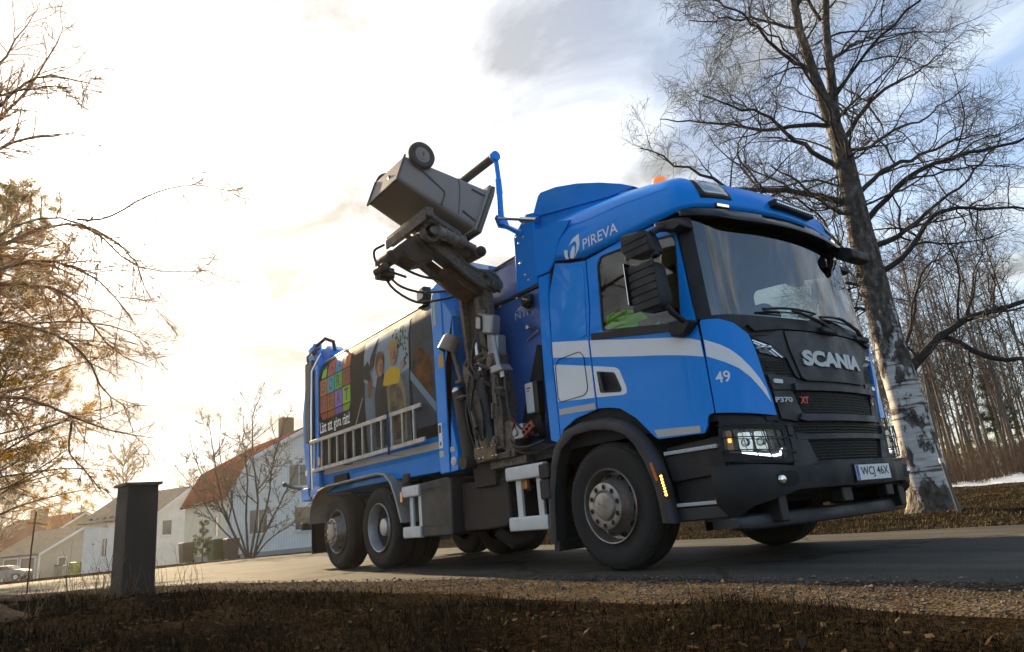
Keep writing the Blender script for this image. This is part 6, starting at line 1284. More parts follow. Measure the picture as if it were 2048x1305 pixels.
p = at(437, 1120, 37.5); small_bin((p[0], p[1], p[2]), R(10), (.035, .075, .03), 'large dark green bin by the cream wall of the gambrel house', 1.15, .95)
p = at(462, 1118, 37); small_bin((p[0], p[1], p[2]), R(10), (.07, .035, .03), 'dark brown bin between the green bin and the many-stemmed tree', 1.1, .6)
p = at(372, 1127, 45); small_bin((p[0], p[1], p[2]), R(10), (.045, .04, .035), 'tall dark brown bin at the left end of the gambrel house', 1.3, .7)
# parked car at the left edge
pc = empty('parked_car', (0, 0, 0)); p = at(8, 1164, 64); pc.location = p; pc.rotation_euler = (0, 0, R(-118)); prop(pc, 'silver grey car parked in front of the garage doors', 'car')
CARP = mat('silver_paint', (.30, .28, .26), .3, metal=.4, coat=.6)
sd2 = [(-2.1, .42), (-2.15, .75), (-1.75, .92), (-1.0, 1.02), (-.55, 1.38), (.75, 1.42), (1.5, 1.0), (2.0, .92), (2.12, .6), (2.05, .32), (1.75, .30), (1.6, .55), (1.3, .65), (1.0, .55), (.88, .30), (-.9, .28), (-1.02, .55), (-1.3, .65), (-1.6, .55), (-1.75, .32)]
b = MB(); b.prism(sd2, 'y', -.85, .85); b.build('body', CARP, pc, bevel=.05)
for s in (-1, 1):
    b = MB(); b.prism([(-.95, 1.03), (-.5, 1.33), (.7, 1.37), (1.25, 1.05)], 'y', s*.852, s*.862); b.build('window', PANE, pc)
    for x in (-1.3, 1.3):
        w_ = empty('wheel', (x, s*.80, .32), parent=pc); b = MB(); b.lathe([(.20, .02), (.30, .03), (.32, .0), (.32, -.15), (.2, -.17)], (0, 0, 0), (0, s, 0), 22); b.build('tyre', TYRE, w_); b = MB(); b.lathe([(0, .03), (.06, .03), (.16, .0), (.2, .02)], (0, 0, 0), (0, s, 0), 16); b.build('rim', ALUW, w_)
b = MB(); b.box(-2.14, -2.05, -.7, -.45, .7, .85); b.box(-2.14, -2.05, .45, .7, .7, .85); b.build('tail_lamp', mat('tail_red', (.4, .02, .02), .3), pc)
b = MB(); b.prism([(-.98, 1.06), (-.6, 1.34)], 'y', -.7, .7) if False else b.raw([(-1.05, -.7, 1.03), (-1.05, .7, 1.03), (-.60, .62, 1.365), (-.60, -.62, 1.365)], [(0, 3, 2, 1)]); b.build('rear_window', PANE, pc)
# ================================================================== trees
def tubes(P, Rr, n):
    """P (B,k,3), Rr (B,k) -> vertices and quads of n-sided tubes"""
    B, k, _ = P.shape
    if B == 0: return np.zeros((0, 3)), np.zeros((0, 4), int)
    T = np.gradient(P, axis=1); T /= np.linalg.norm(T, axis=2, keepdims=True)+1e-9
    ref = np.where(np.abs(T[:, :1, 2:3]) > .8, np.array((1., .2, 0)), np.array((.1, .05, 1.))); ref = np.broadcast_to(ref, T.shape)
    s = np.cross(T, ref); s /= np.linalg.norm(s, axis=2, keepdims=True)+1e-9; u = np.cross(T, s); t = np.arange(n)*2*np.pi/n
    V = P[:, :, None]+Rr[:, :, None, None]*(np.cos(t)[:, None]*s[:, :, None]+np.sin(t)[:, None]*u[:, :, None])
    I = np.arange(B*k*n).reshape(B, k, n); J = np.roll(I, -1, 2); F = np.stack([I[:, :-1], J[:, :-1], J[:, 1:], I[:, 1:]], -1).reshape(-1, 4)
    return V.reshape(-1, 3), F
def resample(pts, rad, k, wig=0.0, g=None):
    P = np.array(pts, float); L = np.r_[0, np.cumsum(np.linalg.norm(np.diff(P, axis=0), axis=1))]; t = np.linspace(0, L[-1], k)
    Q = np.stack([np.interp(t, L, P[:, i]) for i in range(3)], 1); r = np.interp(t, L, np.array(rad, float) if not np.isscalar(rad) else np.full(len(P), rad))
    for _ in range(2): Q[1:-1] = .25*Q[:-2]+.5*Q[1:-1]+.25*Q[2:]
    if wig: Q[1:] += g.normal(size=(k-1, 3))*wig*np.linspace(.3, 1, k-1)[:, None]
    return Q, r
def sprout(P, Rr, m, g, t0=.15, t1=1.0, ang=(35, 65), lenf=.5, k=5, wig=.12, grav=0.0, rf=.55, rmax=1.0, minlen=.0, flat=None, lenabs=None, tipr=.25):
    """m children on every parent polyline"""
    B, kk, _ = P.shape; idx = np.repeat(np.arange(B), m); n = len(idx); t = g.uniform(t0, t1, n)*(kk-1-1e-6); i = t.astype(int); f = (t-i)[:, None]
    p = P[idx, i]*(1-f)+P[idx, i+1]*f; T = P[idx, i+1]-P[idx, i]; T /= np.linalg.norm(T, axis=1, keepdims=True)+1e-9; r = Rr[idx, i]*(1-f[:, 0])+Rr[idx, i+1]*f[:, 0]
    L = np.linalg.norm(np.diff(P, axis=1), axis=2).sum(1)[idx]*lenf if lenabs is None else np.full(n, lenabs); L = L*g.uniform(.45, 1.15, n)*(1.1-.55*t/(kk-1)); L = np.maximum(L, minlen)
    N = g.normal(size=(n, 3)); 
    if flat is not None: N = N*(1-flat[3])+flat[3]*(N-(N@np.array(flat[:3]))[:, None]*np.array(flat[:3]))
    N -= T*(N*T).sum(1, keepdims=True); N /= np.linalg.norm(N, axis=1, keepdims=True)+1e-9
    a = np.radians(g.uniform(*ang, n))[:, None]; d = np.cos(a)*T+np.sin(a)*N; out = [p]
    for j in range(k-1):
        d = d+g.normal(size=(n, 3))*wig; d[:, 2] += grav; d /= np.linalg.norm(d, axis=1, keepdims=True); out.append(out[-1]+d*(L/(k-1))[:, None])
    Q = np.stack(out, 1); r0 = np.minimum(r*rf, rmax); return Q, r0[:, None]*np.linspace(1, tipr, k)[None]
def merge(lst):
    V = []; F = []; o = 0
    for v, f in lst: V.append(v); F.append(f+o); o += len(v)
    return np.concatenate(V), np.concatenate(F)
def pxline(pts, depth_fn):
    return [px(u, v, depth_fn(u, v)) for u, v in pts]
def bark_birch(t, b):
    co = nd(t, 'ShaderNodeTexCoord').outputs['Object']; sp = nd(t, 'ShaderNodeSeparateXYZ', {0: co})
    mp1 = nd(t, 'ShaderNodeMapping', {0: co, 'Scale': (2.2, 2.2, 1.1)}); mp2 = nd(t, 'ShaderNodeMapping', {0: co, 'Scale': (2.2, 2.2, 22)}); mp3 = nd(t, 'ShaderNodeMapping', {0: co, 'Scale': (14, 14, 7)})
    n1 = nd(t, 'ShaderNodeTexNoise', {'Vector': mp1.outputs[0], 'Scale': 2.2, 'Detail': 9.0, 'Roughness': .65}); n2 = nd(t, 'ShaderNodeTexNoise', {'Vector': mp2.outputs[0], 'Scale': 1.0, 'Detail': 4.0}); n3 = nd(t, 'ShaderNodeTexNoise', {'Vector': mp3.outputs[0], 'Scale': 1.0, 'Detail': 6.0})
    base = ramp(t, n2.outputs['Fac'], [(.36, (.12, .10, .085)), (.43, (.50, .47, .42)), (.62, (.68, .65, .59))])
    rough_ = ramp(t, n3.outputs['Fac'], [(.35, (.028, .022, .017)), (.55, (.095, .078, .060)), (.72, (.22, .185, .145))])
    hz = nd(t, 'ShaderNodeMapRange', {0: sp.outputs[2], 1: 1.9, 2: 5.6, 3: 0.0, 4: .40}); lo = nd(t, 'ShaderNodeMapRange', {0: sp.outputs[2], 1: .5, 2: 0.0, 3: 0.0, 4: .22})
    f = nd(t, 'ShaderNodeMath', {0: n1.outputs['Fac'], 1: hz.outputs[0]}, operation='ADD'); f2 = nd(t, 'ShaderNodeMath', {0: f.outputs[0], 1: lo.outputs[0]}, operation='ADD'); m_ = nd(t, 'ShaderNodeMapRange', {0: f2.outputs[0], 1: .53, 2: .58})
    x = nd(t, 'ShaderNodeMix', {0: m_.outputs[0], 6: base, 7: rough_}, data_type='RGBA'); t.links.new(x.outputs[2], b.inputs['Base Color'])
    h = nd(t, 'ShaderNodeMath', {0: n3.outputs['Fac'], 1: m_.outputs[0]}, operation='MULTIPLY'); bp = nd(t, 'ShaderNodeBump', {'Height': h.outputs[0], 'Strength': 1.0, 'Distance': .05}); t.links.new(bp.outputs[0], b.inputs['Normal'])
BIRCH = nodes_mat('birch_bark', bark_birch, .8)
TWIG = mat('dark_twigs', (.034, .026, .020), .8); BRANCH = mat('dark_branches', (.044, .036, .029), .85, noise=.6, nscale=6, col2=(.028, .022, .018), bump=.4, bscale=30)
# ---- big birch right of the truck
g = np.random.default_rng(11); nv = np.array((FW[0], FW[1], 0)); nv /= np.linalg.norm(nv); base = px(1868, 1027, 10.05)
def plane_d(off=0.0):
    def f(u, v):
        r = FW+RT*(u-1024)/1369.64-UP*(v-652.5)/1369.64; return float(((base-CAM_LOC)@nv+off)/(r@nv))
    return f
pp = lambda pts, off=0.0: pxline(pts, plane_d(off))
tr = empty('birch_tree', tuple(base)); prop(tr, 'big old birch with rough white bark standing right behind the truck cab', 'tree')
S = 10.3/1369.64
trunk, trad = resample(pp([(1872, 1050), (1868, 1020), (1845, 930), (1825, 850), (1800, 760), (1770, 660), (1745, 560), (1722, 470), (1705, 400), (1690, 320), (1668, 250), (1640, 190), (1610, 100), (1593, 40), (1583, -20), (1560, -140), (1540, -260)]), [x*S for x in (50, 38, 33, 30.5, 29, 27, 25.5, 24, 21.5, 18.5, 16, 12, 10, 8.5, 7.5, 6, 3)], 44, .012, g)
stem2, srad2 = resample(pp([(1672, 262), (1664, 180), (1655, 100), (1650, 0), (1655, -120), (1662, -240)]), [x*S for x in (13, 11.5, 9.5, 8, 6, 3)], 18, .01, g)
th = np.linspace(0, 2*np.pi, 20, endpoint=False); V, F = tubes(trunk[None], trad[None], 20); VV = V.reshape(44, 20, 3); c = trunk[:, None]; d = VV-c
rel = 1+.10*np.sin(3*th+1)[None]*np.linspace(1.6, .3, 44)[:, None]+.05*np.sin(7*th)[None]+.03*g.normal(size=(44, 20)); rel[:3] *= (1+.30*np.maximum(0, np.sin(2*th+.6))*np.array((1.6, 1.0, .45))[:, None]+np.array((.15, .05, 0))[:, None])
Vt = (c+d*rel[..., None]).reshape(-1, 3)-base; V2, F2 = tubes(stem2[None], srad2[None], 12); V_, F_ = merge([(Vt, F), (V2-base, F2)])
link('trunk', np_mesh('birch_trunk', V_, F_, BIRCH), tr)
limbs_px = [([(1800, 775), (1835, 720), (1860, 685), (1885, 665), (1930, 640), (1990, 628), (2060, 602), (2150, 560)], 15, 4, -.2), ([(1880, 672), (1905, 692), (1945, 738), (1990, 738), (2060, 702), (2130, 690)], 10, 3, -.5),
 ([(1700, 408), (1640, 387), (1580, 367), (1520, 370), (1450, 352), (1400, 322), (1330, 272), (1290, 250)], 11, 2, .3), ([(1680, 338), (1600, 302), (1560, 290), (1500, 252), (1440, 262), (1380, 255)], 8, 2, -.4),
 ([(1655, 252), (1600, 236), (1540, 240), (1460, 202), (1400, 190), (1340, 165)], 8, 2, .5), ([(1615, 137), (1560, 142), (1500, 112), (1440, 102), (1370, 95)], 7, 2, -.6), ([(1718, 388), (1780, 322), (1850, 292), (1930, 252), (2000, 228), (2060, 190)], 8, 2, .5),
 ([(1735, 440), (1770, 390), (1830, 350), (1900, 345), (1980, 330), (2060, 322)], 9, 3, -.5), ([(1748, 492), (1800, 472), (1850, 432), (1880, 402), (1960, 342), (2040, 250)], 9, 3, .2), ([(1690, 275), (1740, 202), (1790, 152), (1850, 122), (1930, 60)], 8, 2, .3),
 ([(1762, 545), (1815, 512), (1830, 450), (1890, 432), (1980, 440), (2060, 465)], 9, 3, -.3), ([(1755, 575), (1720, 560), (1690, 545), (1640, 500), (1600, 470)], 6, 2, .4), ([(1770, 640), (1730, 612), (1712, 605), (1690, 560)], 6, 2, .2),
 ([(1655, 130), (1720, 60), (1790, 10), (1860, -60)], 7, 2, .6), ([(1600, 60), (1540, 20), (1470, -10), (1400, -20)], 6, 2, .4), ([(1660, 210), (1720, 120), (1830, 30), (1950, -30)], 6, 2, -.6), ([(1590, 20), (1640, -60), (1700, -120)], 6, 2, -.5),
 ([(1710, 430), (1660, 440), (1600, 420), (1540, 400), (1490, 398)], 6, 2, -.5), ([(1735, 520), (1700, 490), (1670, 400), (1600, 330), (1560, 330), (1480, 300)], 5, 2, .7), ([(1690, 330), (1640, 240), (1570, 190), (1500, 160), (1420, 150)], 5, 2, -.7),
 ([(1790, 735), (1850, 640), (1870, 560), (1930, 480), (2000, 440), (2060, 400)], 6, 2, .8), ([(1700, 300), (1760, 280), (1830, 210), (1900, 190), (1960, 130), (2050, 60)], 6, 2, .7), ([(1640, 40), (1600, -50), (1540, -120), (1480, -160)], 6, 2, .2), ([(1570, -60), (1500, -110), (1420, -150)], 5, 2, -.2)]
LP = []; LR = []
for pts, r0, r1, off in limbs_px:
    q = pp(pts); q = [a+nv*off*(i/(len(q)-1))**1.0*2.2 for i, a in enumerate(q)]; Q, r = resample(q, np.linspace(r0, r1*.8, len(q))*S*.74, 16, .035, g); LP.append(Q); LR.append(r)
LP = np.array(LP); LR = np.array(LR)
b1, r1 = sprout(LP, LR, 13, g, .12, 1.0, (30, 75), .50, 9, .24, .03, .5, .022, .7)
tk = np.array([trunk[14:][np.linspace(0, 29, 16).astype(int)], stem2[np.linspace(0, 17, 16).astype(int)]]); tkr = np.array([trad[14:][np.linspace(0, 29, 16).astype(int)], srad2[np.linspace(0, 17, 16).astype(int)]])
b1b, r1b = sprout(tk, tkr, 26, g, .1, 1.0, (45, 85), .2, 9, .22, .02, .3, .022, .5, lenabs=2.2)
b1 = np.concatenate([b1, b1b]); r1 = np.concatenate([r1, r1b]); b2, r2 = sprout(b1, r1, 9, g, .15, 1.0, (25, 70), .52, 7, .20, .01, .55, .008, .35)
b3, r3 = sprout(b2, r2, 4, g, .25, 1.0, (20, 65), .60, 5, .18, -.02, .6, .0036, .25, tipr=.5); b4, r4 = sprout(b3[::2], r3[::2], 2, g, .3, 1.0, (20, 60), .7, 4, .15, -.04, .7, .0026, .15, tipr=.6)
V1, F1 = merge([tubes(LP, LR, 8), tubes(b1, r1, 5)]); V2, F2 = merge([tubes(b2, np.maximum(r2, .0026), 4), tubes(b3, np.maximum(r3, .0021), 3), tubes(b4, np.maximum(r4, .0018), 3)])
V_, F_ = merge([(V1, F1), (V2, F2)]); link('crown', np_mesh('birch_crown', V_-base, F_, [BRANCH, TWIG], midx=np.r_[np.zeros(len(F1)), np.ones(len(F2))]), tr)
# ---- generic bare tree from skeleton lists
def bare_tree(name, label, root, stems, rads, seed, mats, counts=(12, 8, 6), lf=(.4, .45, .5), rmin=(.006, .004, .003), grav=(.03, .0, -.02), group=None, sides=(7, 4, 3, 3), wig=.14, cat='tree', t0=.25):
    g = np.random.default_rng(seed); P = []; Q = []
    for s_, r in zip(stems, rads): a, c = resample(s_, r, 14, .012*np.linalg.norm(np.array(s_[-1])-np.array(s_[0]))/3, g); P.append(a); Q.append(c)
    P = np.array(P); Q = np.array(Q); lev = [(P, Q)]
    LL = np.linalg.norm(np.diff(P, axis=1), axis=2).sum(1); LL = np.clip(LL/np.median(LL), .25, 1.6)
    for i, m in enumerate(counts):
        if i == 0: m = np.maximum(2, (m*LL).astype(int))
        p, r = sprout(*lev[-1], m, g, t0 if i == 0 else .12, 1.0, (25, 60), lf[i], 6 if i == 0 else 4, wig, grav[i], .6, 9, .05, tipr=.4); lev.append((p, np.maximum(r, rmin[i])))
    t = empty(name, tuple(root)); prop(t, label, cat, group)
    root = np.array(root)
    v, f = tubes(*lev[0], sides[0]); link('trunk', np_mesh(name+'_trunk', v-root, f, mats[0]), t)
    v, f = merge([tubes(*lev[i+1], sides[i+1]) for i in range(len(counts))]); link('crown', np_mesh(name+'_crown', v-root, f, mats[1]), t)
    return t
# many-stemmed tree by the gambrel house
def q6(pts): return [(340+a*.2913, 760+c*.2913) for a, c in pts]
st6 = [[(530, 1225), (470, 1130), (420, 1020), (370, 900), (330, 760), (310, 620), (300, 480), (280, 380), (260, 290)], [(535, 1225), (490, 1080), (450, 960), (420, 850), (390, 760), (350, 600), (340, 480), (340, 380)], [(540, 1225), (525, 1050), (515, 900), (530, 780), (540, 640), (510, 500), (500, 350), (505, 250)],
 [(550, 1225), (590, 1030), (600, 900), (610, 780), (570, 560), (570, 420), (560, 280), (575, 180), (620, 110)], [(570, 1225), (650, 1050), (740, 880), (800, 760), (850, 650), (880, 560)], [(575, 1225), (600, 1080), (650, 900), (700, 760), (690, 620), (740, 460), (770, 330), (800, 260)],
 [(535, 1220), (500, 1160), (430, 1090), (340, 1020), (280, 930), (240, 850), (170, 760), (110, 680), (60, 620)], [(575, 1225), (660, 1110), (760, 1040), (850, 990), (900, 900), (960, 850)], [(470, 1130), (440, 1060), (380, 930), (300, 860), (220, 870), (140, 850)], [(420, 1020), (330, 860), (250, 700), (170, 560), (140, 440), (130, 340)]]
D6 = 31.0; S6 = D6/1369.64*.2913; g6 = np.random.default_rng(5)
stems = [[px(u, v, D6+g6.uniform(-1, 1)*i*.12) for i, (u, v) in enumerate(q6(s_))] for s_ in st6]; rads = [np.linspace(r*.72, 2.0, len(s_))*S6 for r, s_ in zip((15, 11, 12, 13, 13, 11, 9, 8, 7, 7), st6)]
r6 = px(500, 1114, D6); RB = mat('rowan_bark', (.085, .066, .05), .85, noise=.5, nscale=3); RT_ = mat('rowan_twigs', (.075, .052, .036), .8)
bare_tree('rowan_tree', 'bare many-stemmed tree in front of the white gambrel house', r6, stems, rads, 21, (RB, RT_), (13, 8, 5), (.32, .42, .45), (.010, .008, .0065), (.08, .05, .03), wig=.12)
# near bare tree whose branches reach in from the left edge
LD = 8.6; sl = LD/1369.64
LB = [[(-330, 640), (-120, 560), (0, 496), (36, 472), (60, 451), (108, 442), (155, 439), (203, 445), (251, 496), (281, 538), (305, 586), (311, 622)], [(155, 439), (203, 445), (257, 413), (299, 389), (335, 375), (371, 368), (419, 372), (463, 384)], [(-330, 700), (-150, 600), (0, 538), (36, 520), (90, 508), (150, 526), (197, 556), (239, 604), (262, 640)],
 [(-330, 760), (-150, 620), (0, 562), (60, 562), (108, 559), (138, 574), (179, 622), (197, 688), (239, 724), (300, 735)], [(-320, 500), (-120, 370), (0, 293), (36, 275), (96, 272), (144, 254), (190, 280)], [(-310, 420), (-100, 330), (0, 251), (24, 209), (54, 173), (90, 144), (108, 90), (126, 54)], [(-300, 340), (-110, 230), (0, 132), (24, 90), (72, 24)],
 [(-330, 900), (-130, 810), (0, 791), (42, 785), (84, 802), (125, 818), (144, 843), (180, 848), (221, 868), (267, 873), (309, 871)], [(144, 843), (134, 906), (180, 952), (205, 985)], [(-150, 640), (0, 640), (100, 660), (170, 700), (196, 760), (205, 793), (225, 806), (250, 814)], [(-120, 560), (0, 470), (60, 430), (120, 425), (190, 455), (240, 520), (270, 540), (340, 545), (420, 545)],
 [(-100, 330), (0, 210), (60, 150), (110, 150), (170, 165), (205, 178)], [(-110, 230), (0, 190), (50, 180), (110, 170), (150, 175)], [(-330, 800), (-100, 690), (0, 660), (80, 640), (140, 640), (200, 650), (270, 655), (300, 690)]]
gl = np.random.default_rng(9); trl = [px(-360, 1240, LD+.6), px(-350, 1100, LD+.5), px(-335, 800, LD+.4), px(-320, 500, LD+.2), px(-300, 250, LD), px(-280, 0, LD), px(-270, -200, LD)]
stems = [trl]+[[px(u, v, LD+o_*max(0, (u+330)/600)) for u, v in s_] for s_, o_ in zip(LB, gl.uniform(-1.5, 1.5, len(LB)))]; rads = [np.array((.19, .17, .15, .13, .10, .07, .03))]+[np.linspace(r_, .7, len(s_))*sl for r_, s_ in zip((5.5, 2.4, 5, 5.5, 5, 5, 4.5, 5, 2.0, 3.5, 3.2, 3.0, 2.6, 3.8), LB)]
LBK = mat('sun_tinted_bark', (.26, .15, .07), .8, noise=.5, nscale=8); LTW = mat('sun_tinted_twigs', (.38, .20, .07), .6)  # golden glow of the low sun put into bark and twig colours
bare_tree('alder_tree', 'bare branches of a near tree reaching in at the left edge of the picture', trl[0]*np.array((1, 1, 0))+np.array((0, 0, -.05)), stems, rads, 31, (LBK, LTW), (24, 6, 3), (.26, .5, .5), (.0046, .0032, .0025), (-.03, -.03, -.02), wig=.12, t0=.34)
# ---- pines and spruces with needles
def leafy(name, col, trans):
    def f(t, b):
        gm = nd(t, 'ShaderNodeNewGeometry'); c = ramp(t, gm.outputs['Random Per Island'], [(0, tuple(v*.6 for v in col)), (1, tuple(v*1.35 for v in col))]); t.links.new(c, b.inputs['Base Color'])
        tl = nd(t, 'ShaderNodeBsdfTranslucent', {0: nd(t, 'ShaderNodeMix', {0: 1.0, 6: c, 7: (*trans, 1)}, data_type='RGBA', blend_type='MULTIPLY').outputs[2]}); mx_ = nd(t, 'ShaderNodeMixShader', {0: .45, 1: b.outputs[0], 2: tl.outputs[0]}); t.links.new(mx_.outputs[0], t.nodes['Material Output'].inputs[0])
    return nodes_mat(name, f, .6)
PINE = leafy('pine_needles', (.14, .11, .018), (2.8, 2.0, .5)); SPRUCE = leafy('spruce_needles', (.030, .045, .020), (1.5, 1.5, .8))  # pine needles coloured golden to carry the backlight glow
def needles(P, n, length, width, g, spread=1.0):
    """tufts of thin triangles around points P (with direction)"""
    pos, dr = P; N = len(pos); d = dr[:, None]+g.normal(size=(N, n, 3))*spread; d /= np.linalg.norm(d, axis=2, keepdims=True); s = np.cross(d, g.normal(size=(N, n, 3))); s /= np.linalg.norm(s, axis=2, keepdims=True)
    L = length*g.uniform(.6, 1.2, (N, n, 1)); a = pos[:, None]+g.normal(size=(N, n, 3))*length*.25; V = np.stack([a-s*width/2, a+s*width/2, a+d*L], 2).reshape(-1, 3); return V, np.arange(len(V)).reshape(-1, 3)
def conifer(name, label, root, H, Rb, seed, mats, z0=.15, nb=60, nt=9, ntuft=18, ln=.15, wd=.012, droop=-.05, lean=(0, 0), cat='tree', group=None, shape=1.0, r0=.2, up=.25):
    g = np.random.default_rng(seed); root = np.array(root, float); k = 12; tt = np.linspace(0, 1, k); T = np.stack([lean[0]*tt**1.5, lean[1]*tt**1.5, H*tt], 1); T[1:-1, :2] += g.normal(size=(k-2, 2))*H*.004; rr = r0*(1-tt*.93)
    z = np.sort(g.uniform(z0, .97, nb)); az = np.arange(nb)*2.4+g.uniform(-.4, .4, nb); L = Rb*((1-z)**shape*.92+.08)*g.uniform(.7, 1.15, nb); p = np.stack([np.interp(z, tt, T[:, 0]), np.interp(z, tt, T[:, 1]), z*H], 1); d = np.stack([np.cos(az), np.sin(az), np.full(nb, up)+.5*z], 1); d /= np.linalg.norm(d, axis=1, keepdims=True); out = [p]
    for j in range(5): d = d+g.normal(size=(nb, 3))*.07; d[:, 2] += droop; d /= np.linalg.norm(d, axis=1, keepdims=True); out.append(out[-1]+d*(L/5)[:, None])
    B = np.stack(out, 1); br = np.maximum(.22*r0*(1-z)+.006, .006)[:, None]*np.linspace(1, .25, 6)[None]; b2, r2 = sprout(B, br, nt, g, .2, 1.0, (30, 60), .38, 4, .12, .02, .6, .02, .08)
    t = empty(name, tuple(root)); prop(t, label, cat, group); v, f = merge([tubes(T[None], rr[None], 9), tubes(B, br, 5), tubes(b2, r2, 3)]); link('trunk', np_mesh(name+'_trunk', v, f, mats[0]), t)
    pos = np.concatenate([b2[:, 1:].reshape(-1, 3), B[:, 3:].reshape(-1, 3)]); dr = np.concatenate([(b2[:, 1:]-b2[:, :-1]).reshape(-1, 3), (B[:, 3:]-B[:, 2:-1]).reshape(-1, 3)]); dr /= np.linalg.norm(dr, axis=1, keepdims=True)+1e-9
    v, f = needles((pos, dr), ntuft, ln, wd, g, .75); me = np_mesh(name+'_crown', v, f, mats[1], smooth=False); link('crown', me, t); return t
PBK = mat('pine_bark', (.16, .085, .05), .85, noise=.6, nscale=6)
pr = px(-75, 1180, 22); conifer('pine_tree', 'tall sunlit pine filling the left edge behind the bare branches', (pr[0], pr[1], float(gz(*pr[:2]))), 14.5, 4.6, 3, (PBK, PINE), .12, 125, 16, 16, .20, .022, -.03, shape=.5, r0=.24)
sp_ = at(405, 1119, 35); conifer('spruce_sapling', 'small sparse conifer sapling beside the cream wall of the gambrel house', sp_, 2.05, .75, 8, (PBK, SPRUCE), .1, 30, 6, 10, .10, .014, .0, r0=.035, shape=.8)
# ---- far weeping birch and bare trees behind the houses
def simple_tree(name, label, root, H, spread, seed, mats, nl=14, cnt=(9, 7), grav=(.02, -.06), group=None, r0=.2, rmin=(.02, .012, .009), lean=0.0):
    g = np.random.default_rng(seed); root = np.array(root, float); st = [[root+np.array((0, 0, -.3)), root+np.array((g.normal()*.2, g.normal()*.2, H*.35)), root+np.array((g.normal()*.4+lean, g.normal()*.4, H*.7)), root+np.array((g.normal()*.5+lean, g.normal()*.5, H))]]; rd = [np.array((r0, r0*.8, r0*.45, .02))]
    for i in range(nl):
        z = g.uniform(.25, .9)*H; a = g.uniform(0, 6.28); L = spread*g.uniform(.6, 1.1)*(1.1-.6*z/H); d = np.array((math.cos(a), math.sin(a), 0)); st.append([root+np.array((0, 0, z)), root+d*L*.4+np.array((0, 0, z+L*.45)), root+d*L*.75+np.array((0, 0, z+L*.8)), root+d*L+np.array((0, 0, z+L*.85))]); rd.append(np.linspace(r0*.35, .02, 4))
    return bare_tree(name, label, root, st, rd, seed, mats, cnt, (.35, .42), rmin, grav, group, (6, 3, 3, 3), .12, t0=.2)
PALE = mat('pale_twigs', (.30, .20, .10), .8); PALB = mat('pale_bark', (.28, .22, .15), .85)
p = at(236, 1140, 78); simple_tree('weeping_birch', 'pale drooping birch rising behind the white lap boarded house', p, 14.5, 4.2, 41, (PALB, PALE), 26, (12, 12), (-.02, -.16), rmin=(.018, .013, .010))
BGT = [(-40, 64, 17), (20, 95, 15), (60, 105, 14), (110, 110, 13), (150, 118, 10), (-70, 85, 20), (-10, 72, 12)]
BGL = ['bare tree at the left edge just left of the garage', 'bare tree behind the chimney of the red roofed brick house', 'thin bare tree right of the brick house chimney', 'bare tree behind the ochre gable of the brick house', 'low bare tree between the brick house and the lap boarded house', 'tall bare tree at the far left behind the pine', 'small bare tree left of the brick house roof']
for i, ((u, d_, h_), lab) in enumerate(zip(BGT, BGL)): p = at(u, 1140, d_); simple_tree('bare_tree', lab, p, h_, 4.5, 60+i, (PALB, PALE), 16, (9, 8), (.03, .0), 'bare trees behind the houses', .16, (.022, .016, .012))
# ---- wood on the right: slender bare trunks, four kinds copied
WBK = mat('wood_bark', (.085, .068, .055), .85, noise=.6, nscale=4, col2=(.20, .17, .13)); WTW = mat('wood_twigs', (.050, .036, .028), .8)
def slender(seed, H):
    g = np.random.default_rng(seed); k = 12; t = np.linspace(0, 1, k); T = np.stack([.25*np.sin(t*2.5+seed)*t, .25*np.cos(t*2+seed)*t, H*t-.2], 1); r = .075*(1-t*.88)
    b1, r1 = sprout(T[None], r[None], 46, g, .30, 1.0, (30, 60), .17, 6, .12, .06, .42, .022, .5); b2, r2 = sprout(b1, r1, 7, g, .15, 1.0, (25, 60), .45, 4, .12, .03, .6, .010, .2); b3, r3 = sprout(b2[::2], r2[::2], 3, g, .2, 1.0, (20, 50), .5, 3, .1, .0, .7, .007, .15)
    v, f = tubes(T[None], r[None], 8); a = np_mesh('slender_trunk', v, f, WBK); v, f = merge([tubes(b1, np.maximum(r1, .007), 4), tubes(b2, np.maximum(r2, .005), 3), tubes(b3, np.maximum(r3, .0042), 3)]); return a, np_mesh('slender_crown', v, f, WTW)
kinds = [slender(100+i, h) for i, h in enumerate((11, 13, 12, 14.5, 10))]; gw = np.random.default_rng(77)
spots = [(u+gw.uniform(-9, 9), gw.uniform(27, 48)) for u in np.linspace(1690, 2130, 84)]
for i, (u, d_) in enumerate(spots):
    p = px(u, 1000, d_); x, y = p[0], p[1]; a, c = kinds[i % 5]; sc = gw.uniform(.8, 1.15)
    t = empty('slender_tree', (x, y, float(ground_z(x, y)))); t.rotation_euler = (gw.normal()*.03, gw.normal()*.03, gw.uniform(0, 6.28)); t.scale = (sc, sc, sc)
    prop(t, 'slender bare tree in the dense wood behind the snow strip on the right', 'tree', 'slender trees of the wood'); link('trunk', a, t); link('crown', c, t)
for i, (u, d_, h_, lab) in enumerate(((2040, 34, 5.5, 'dark spruce at the right edge in front of the wood'), (1985, 46, 6.5, 'dark spruce deep among the slender trunks of the wood'), (1915, 50, 6, 'small dark spruce behind the big birch trunk'))):
    p = px(u, 1000, d_); conifer('spruce_tree', lab, (p[0], p[1], float(ground_z(p[0], p[1]))), h_, 1.9, 90+i, (PBK, SPRUCE), .05, 70, 8, 10, .14, .022, -.03, r0=.1)
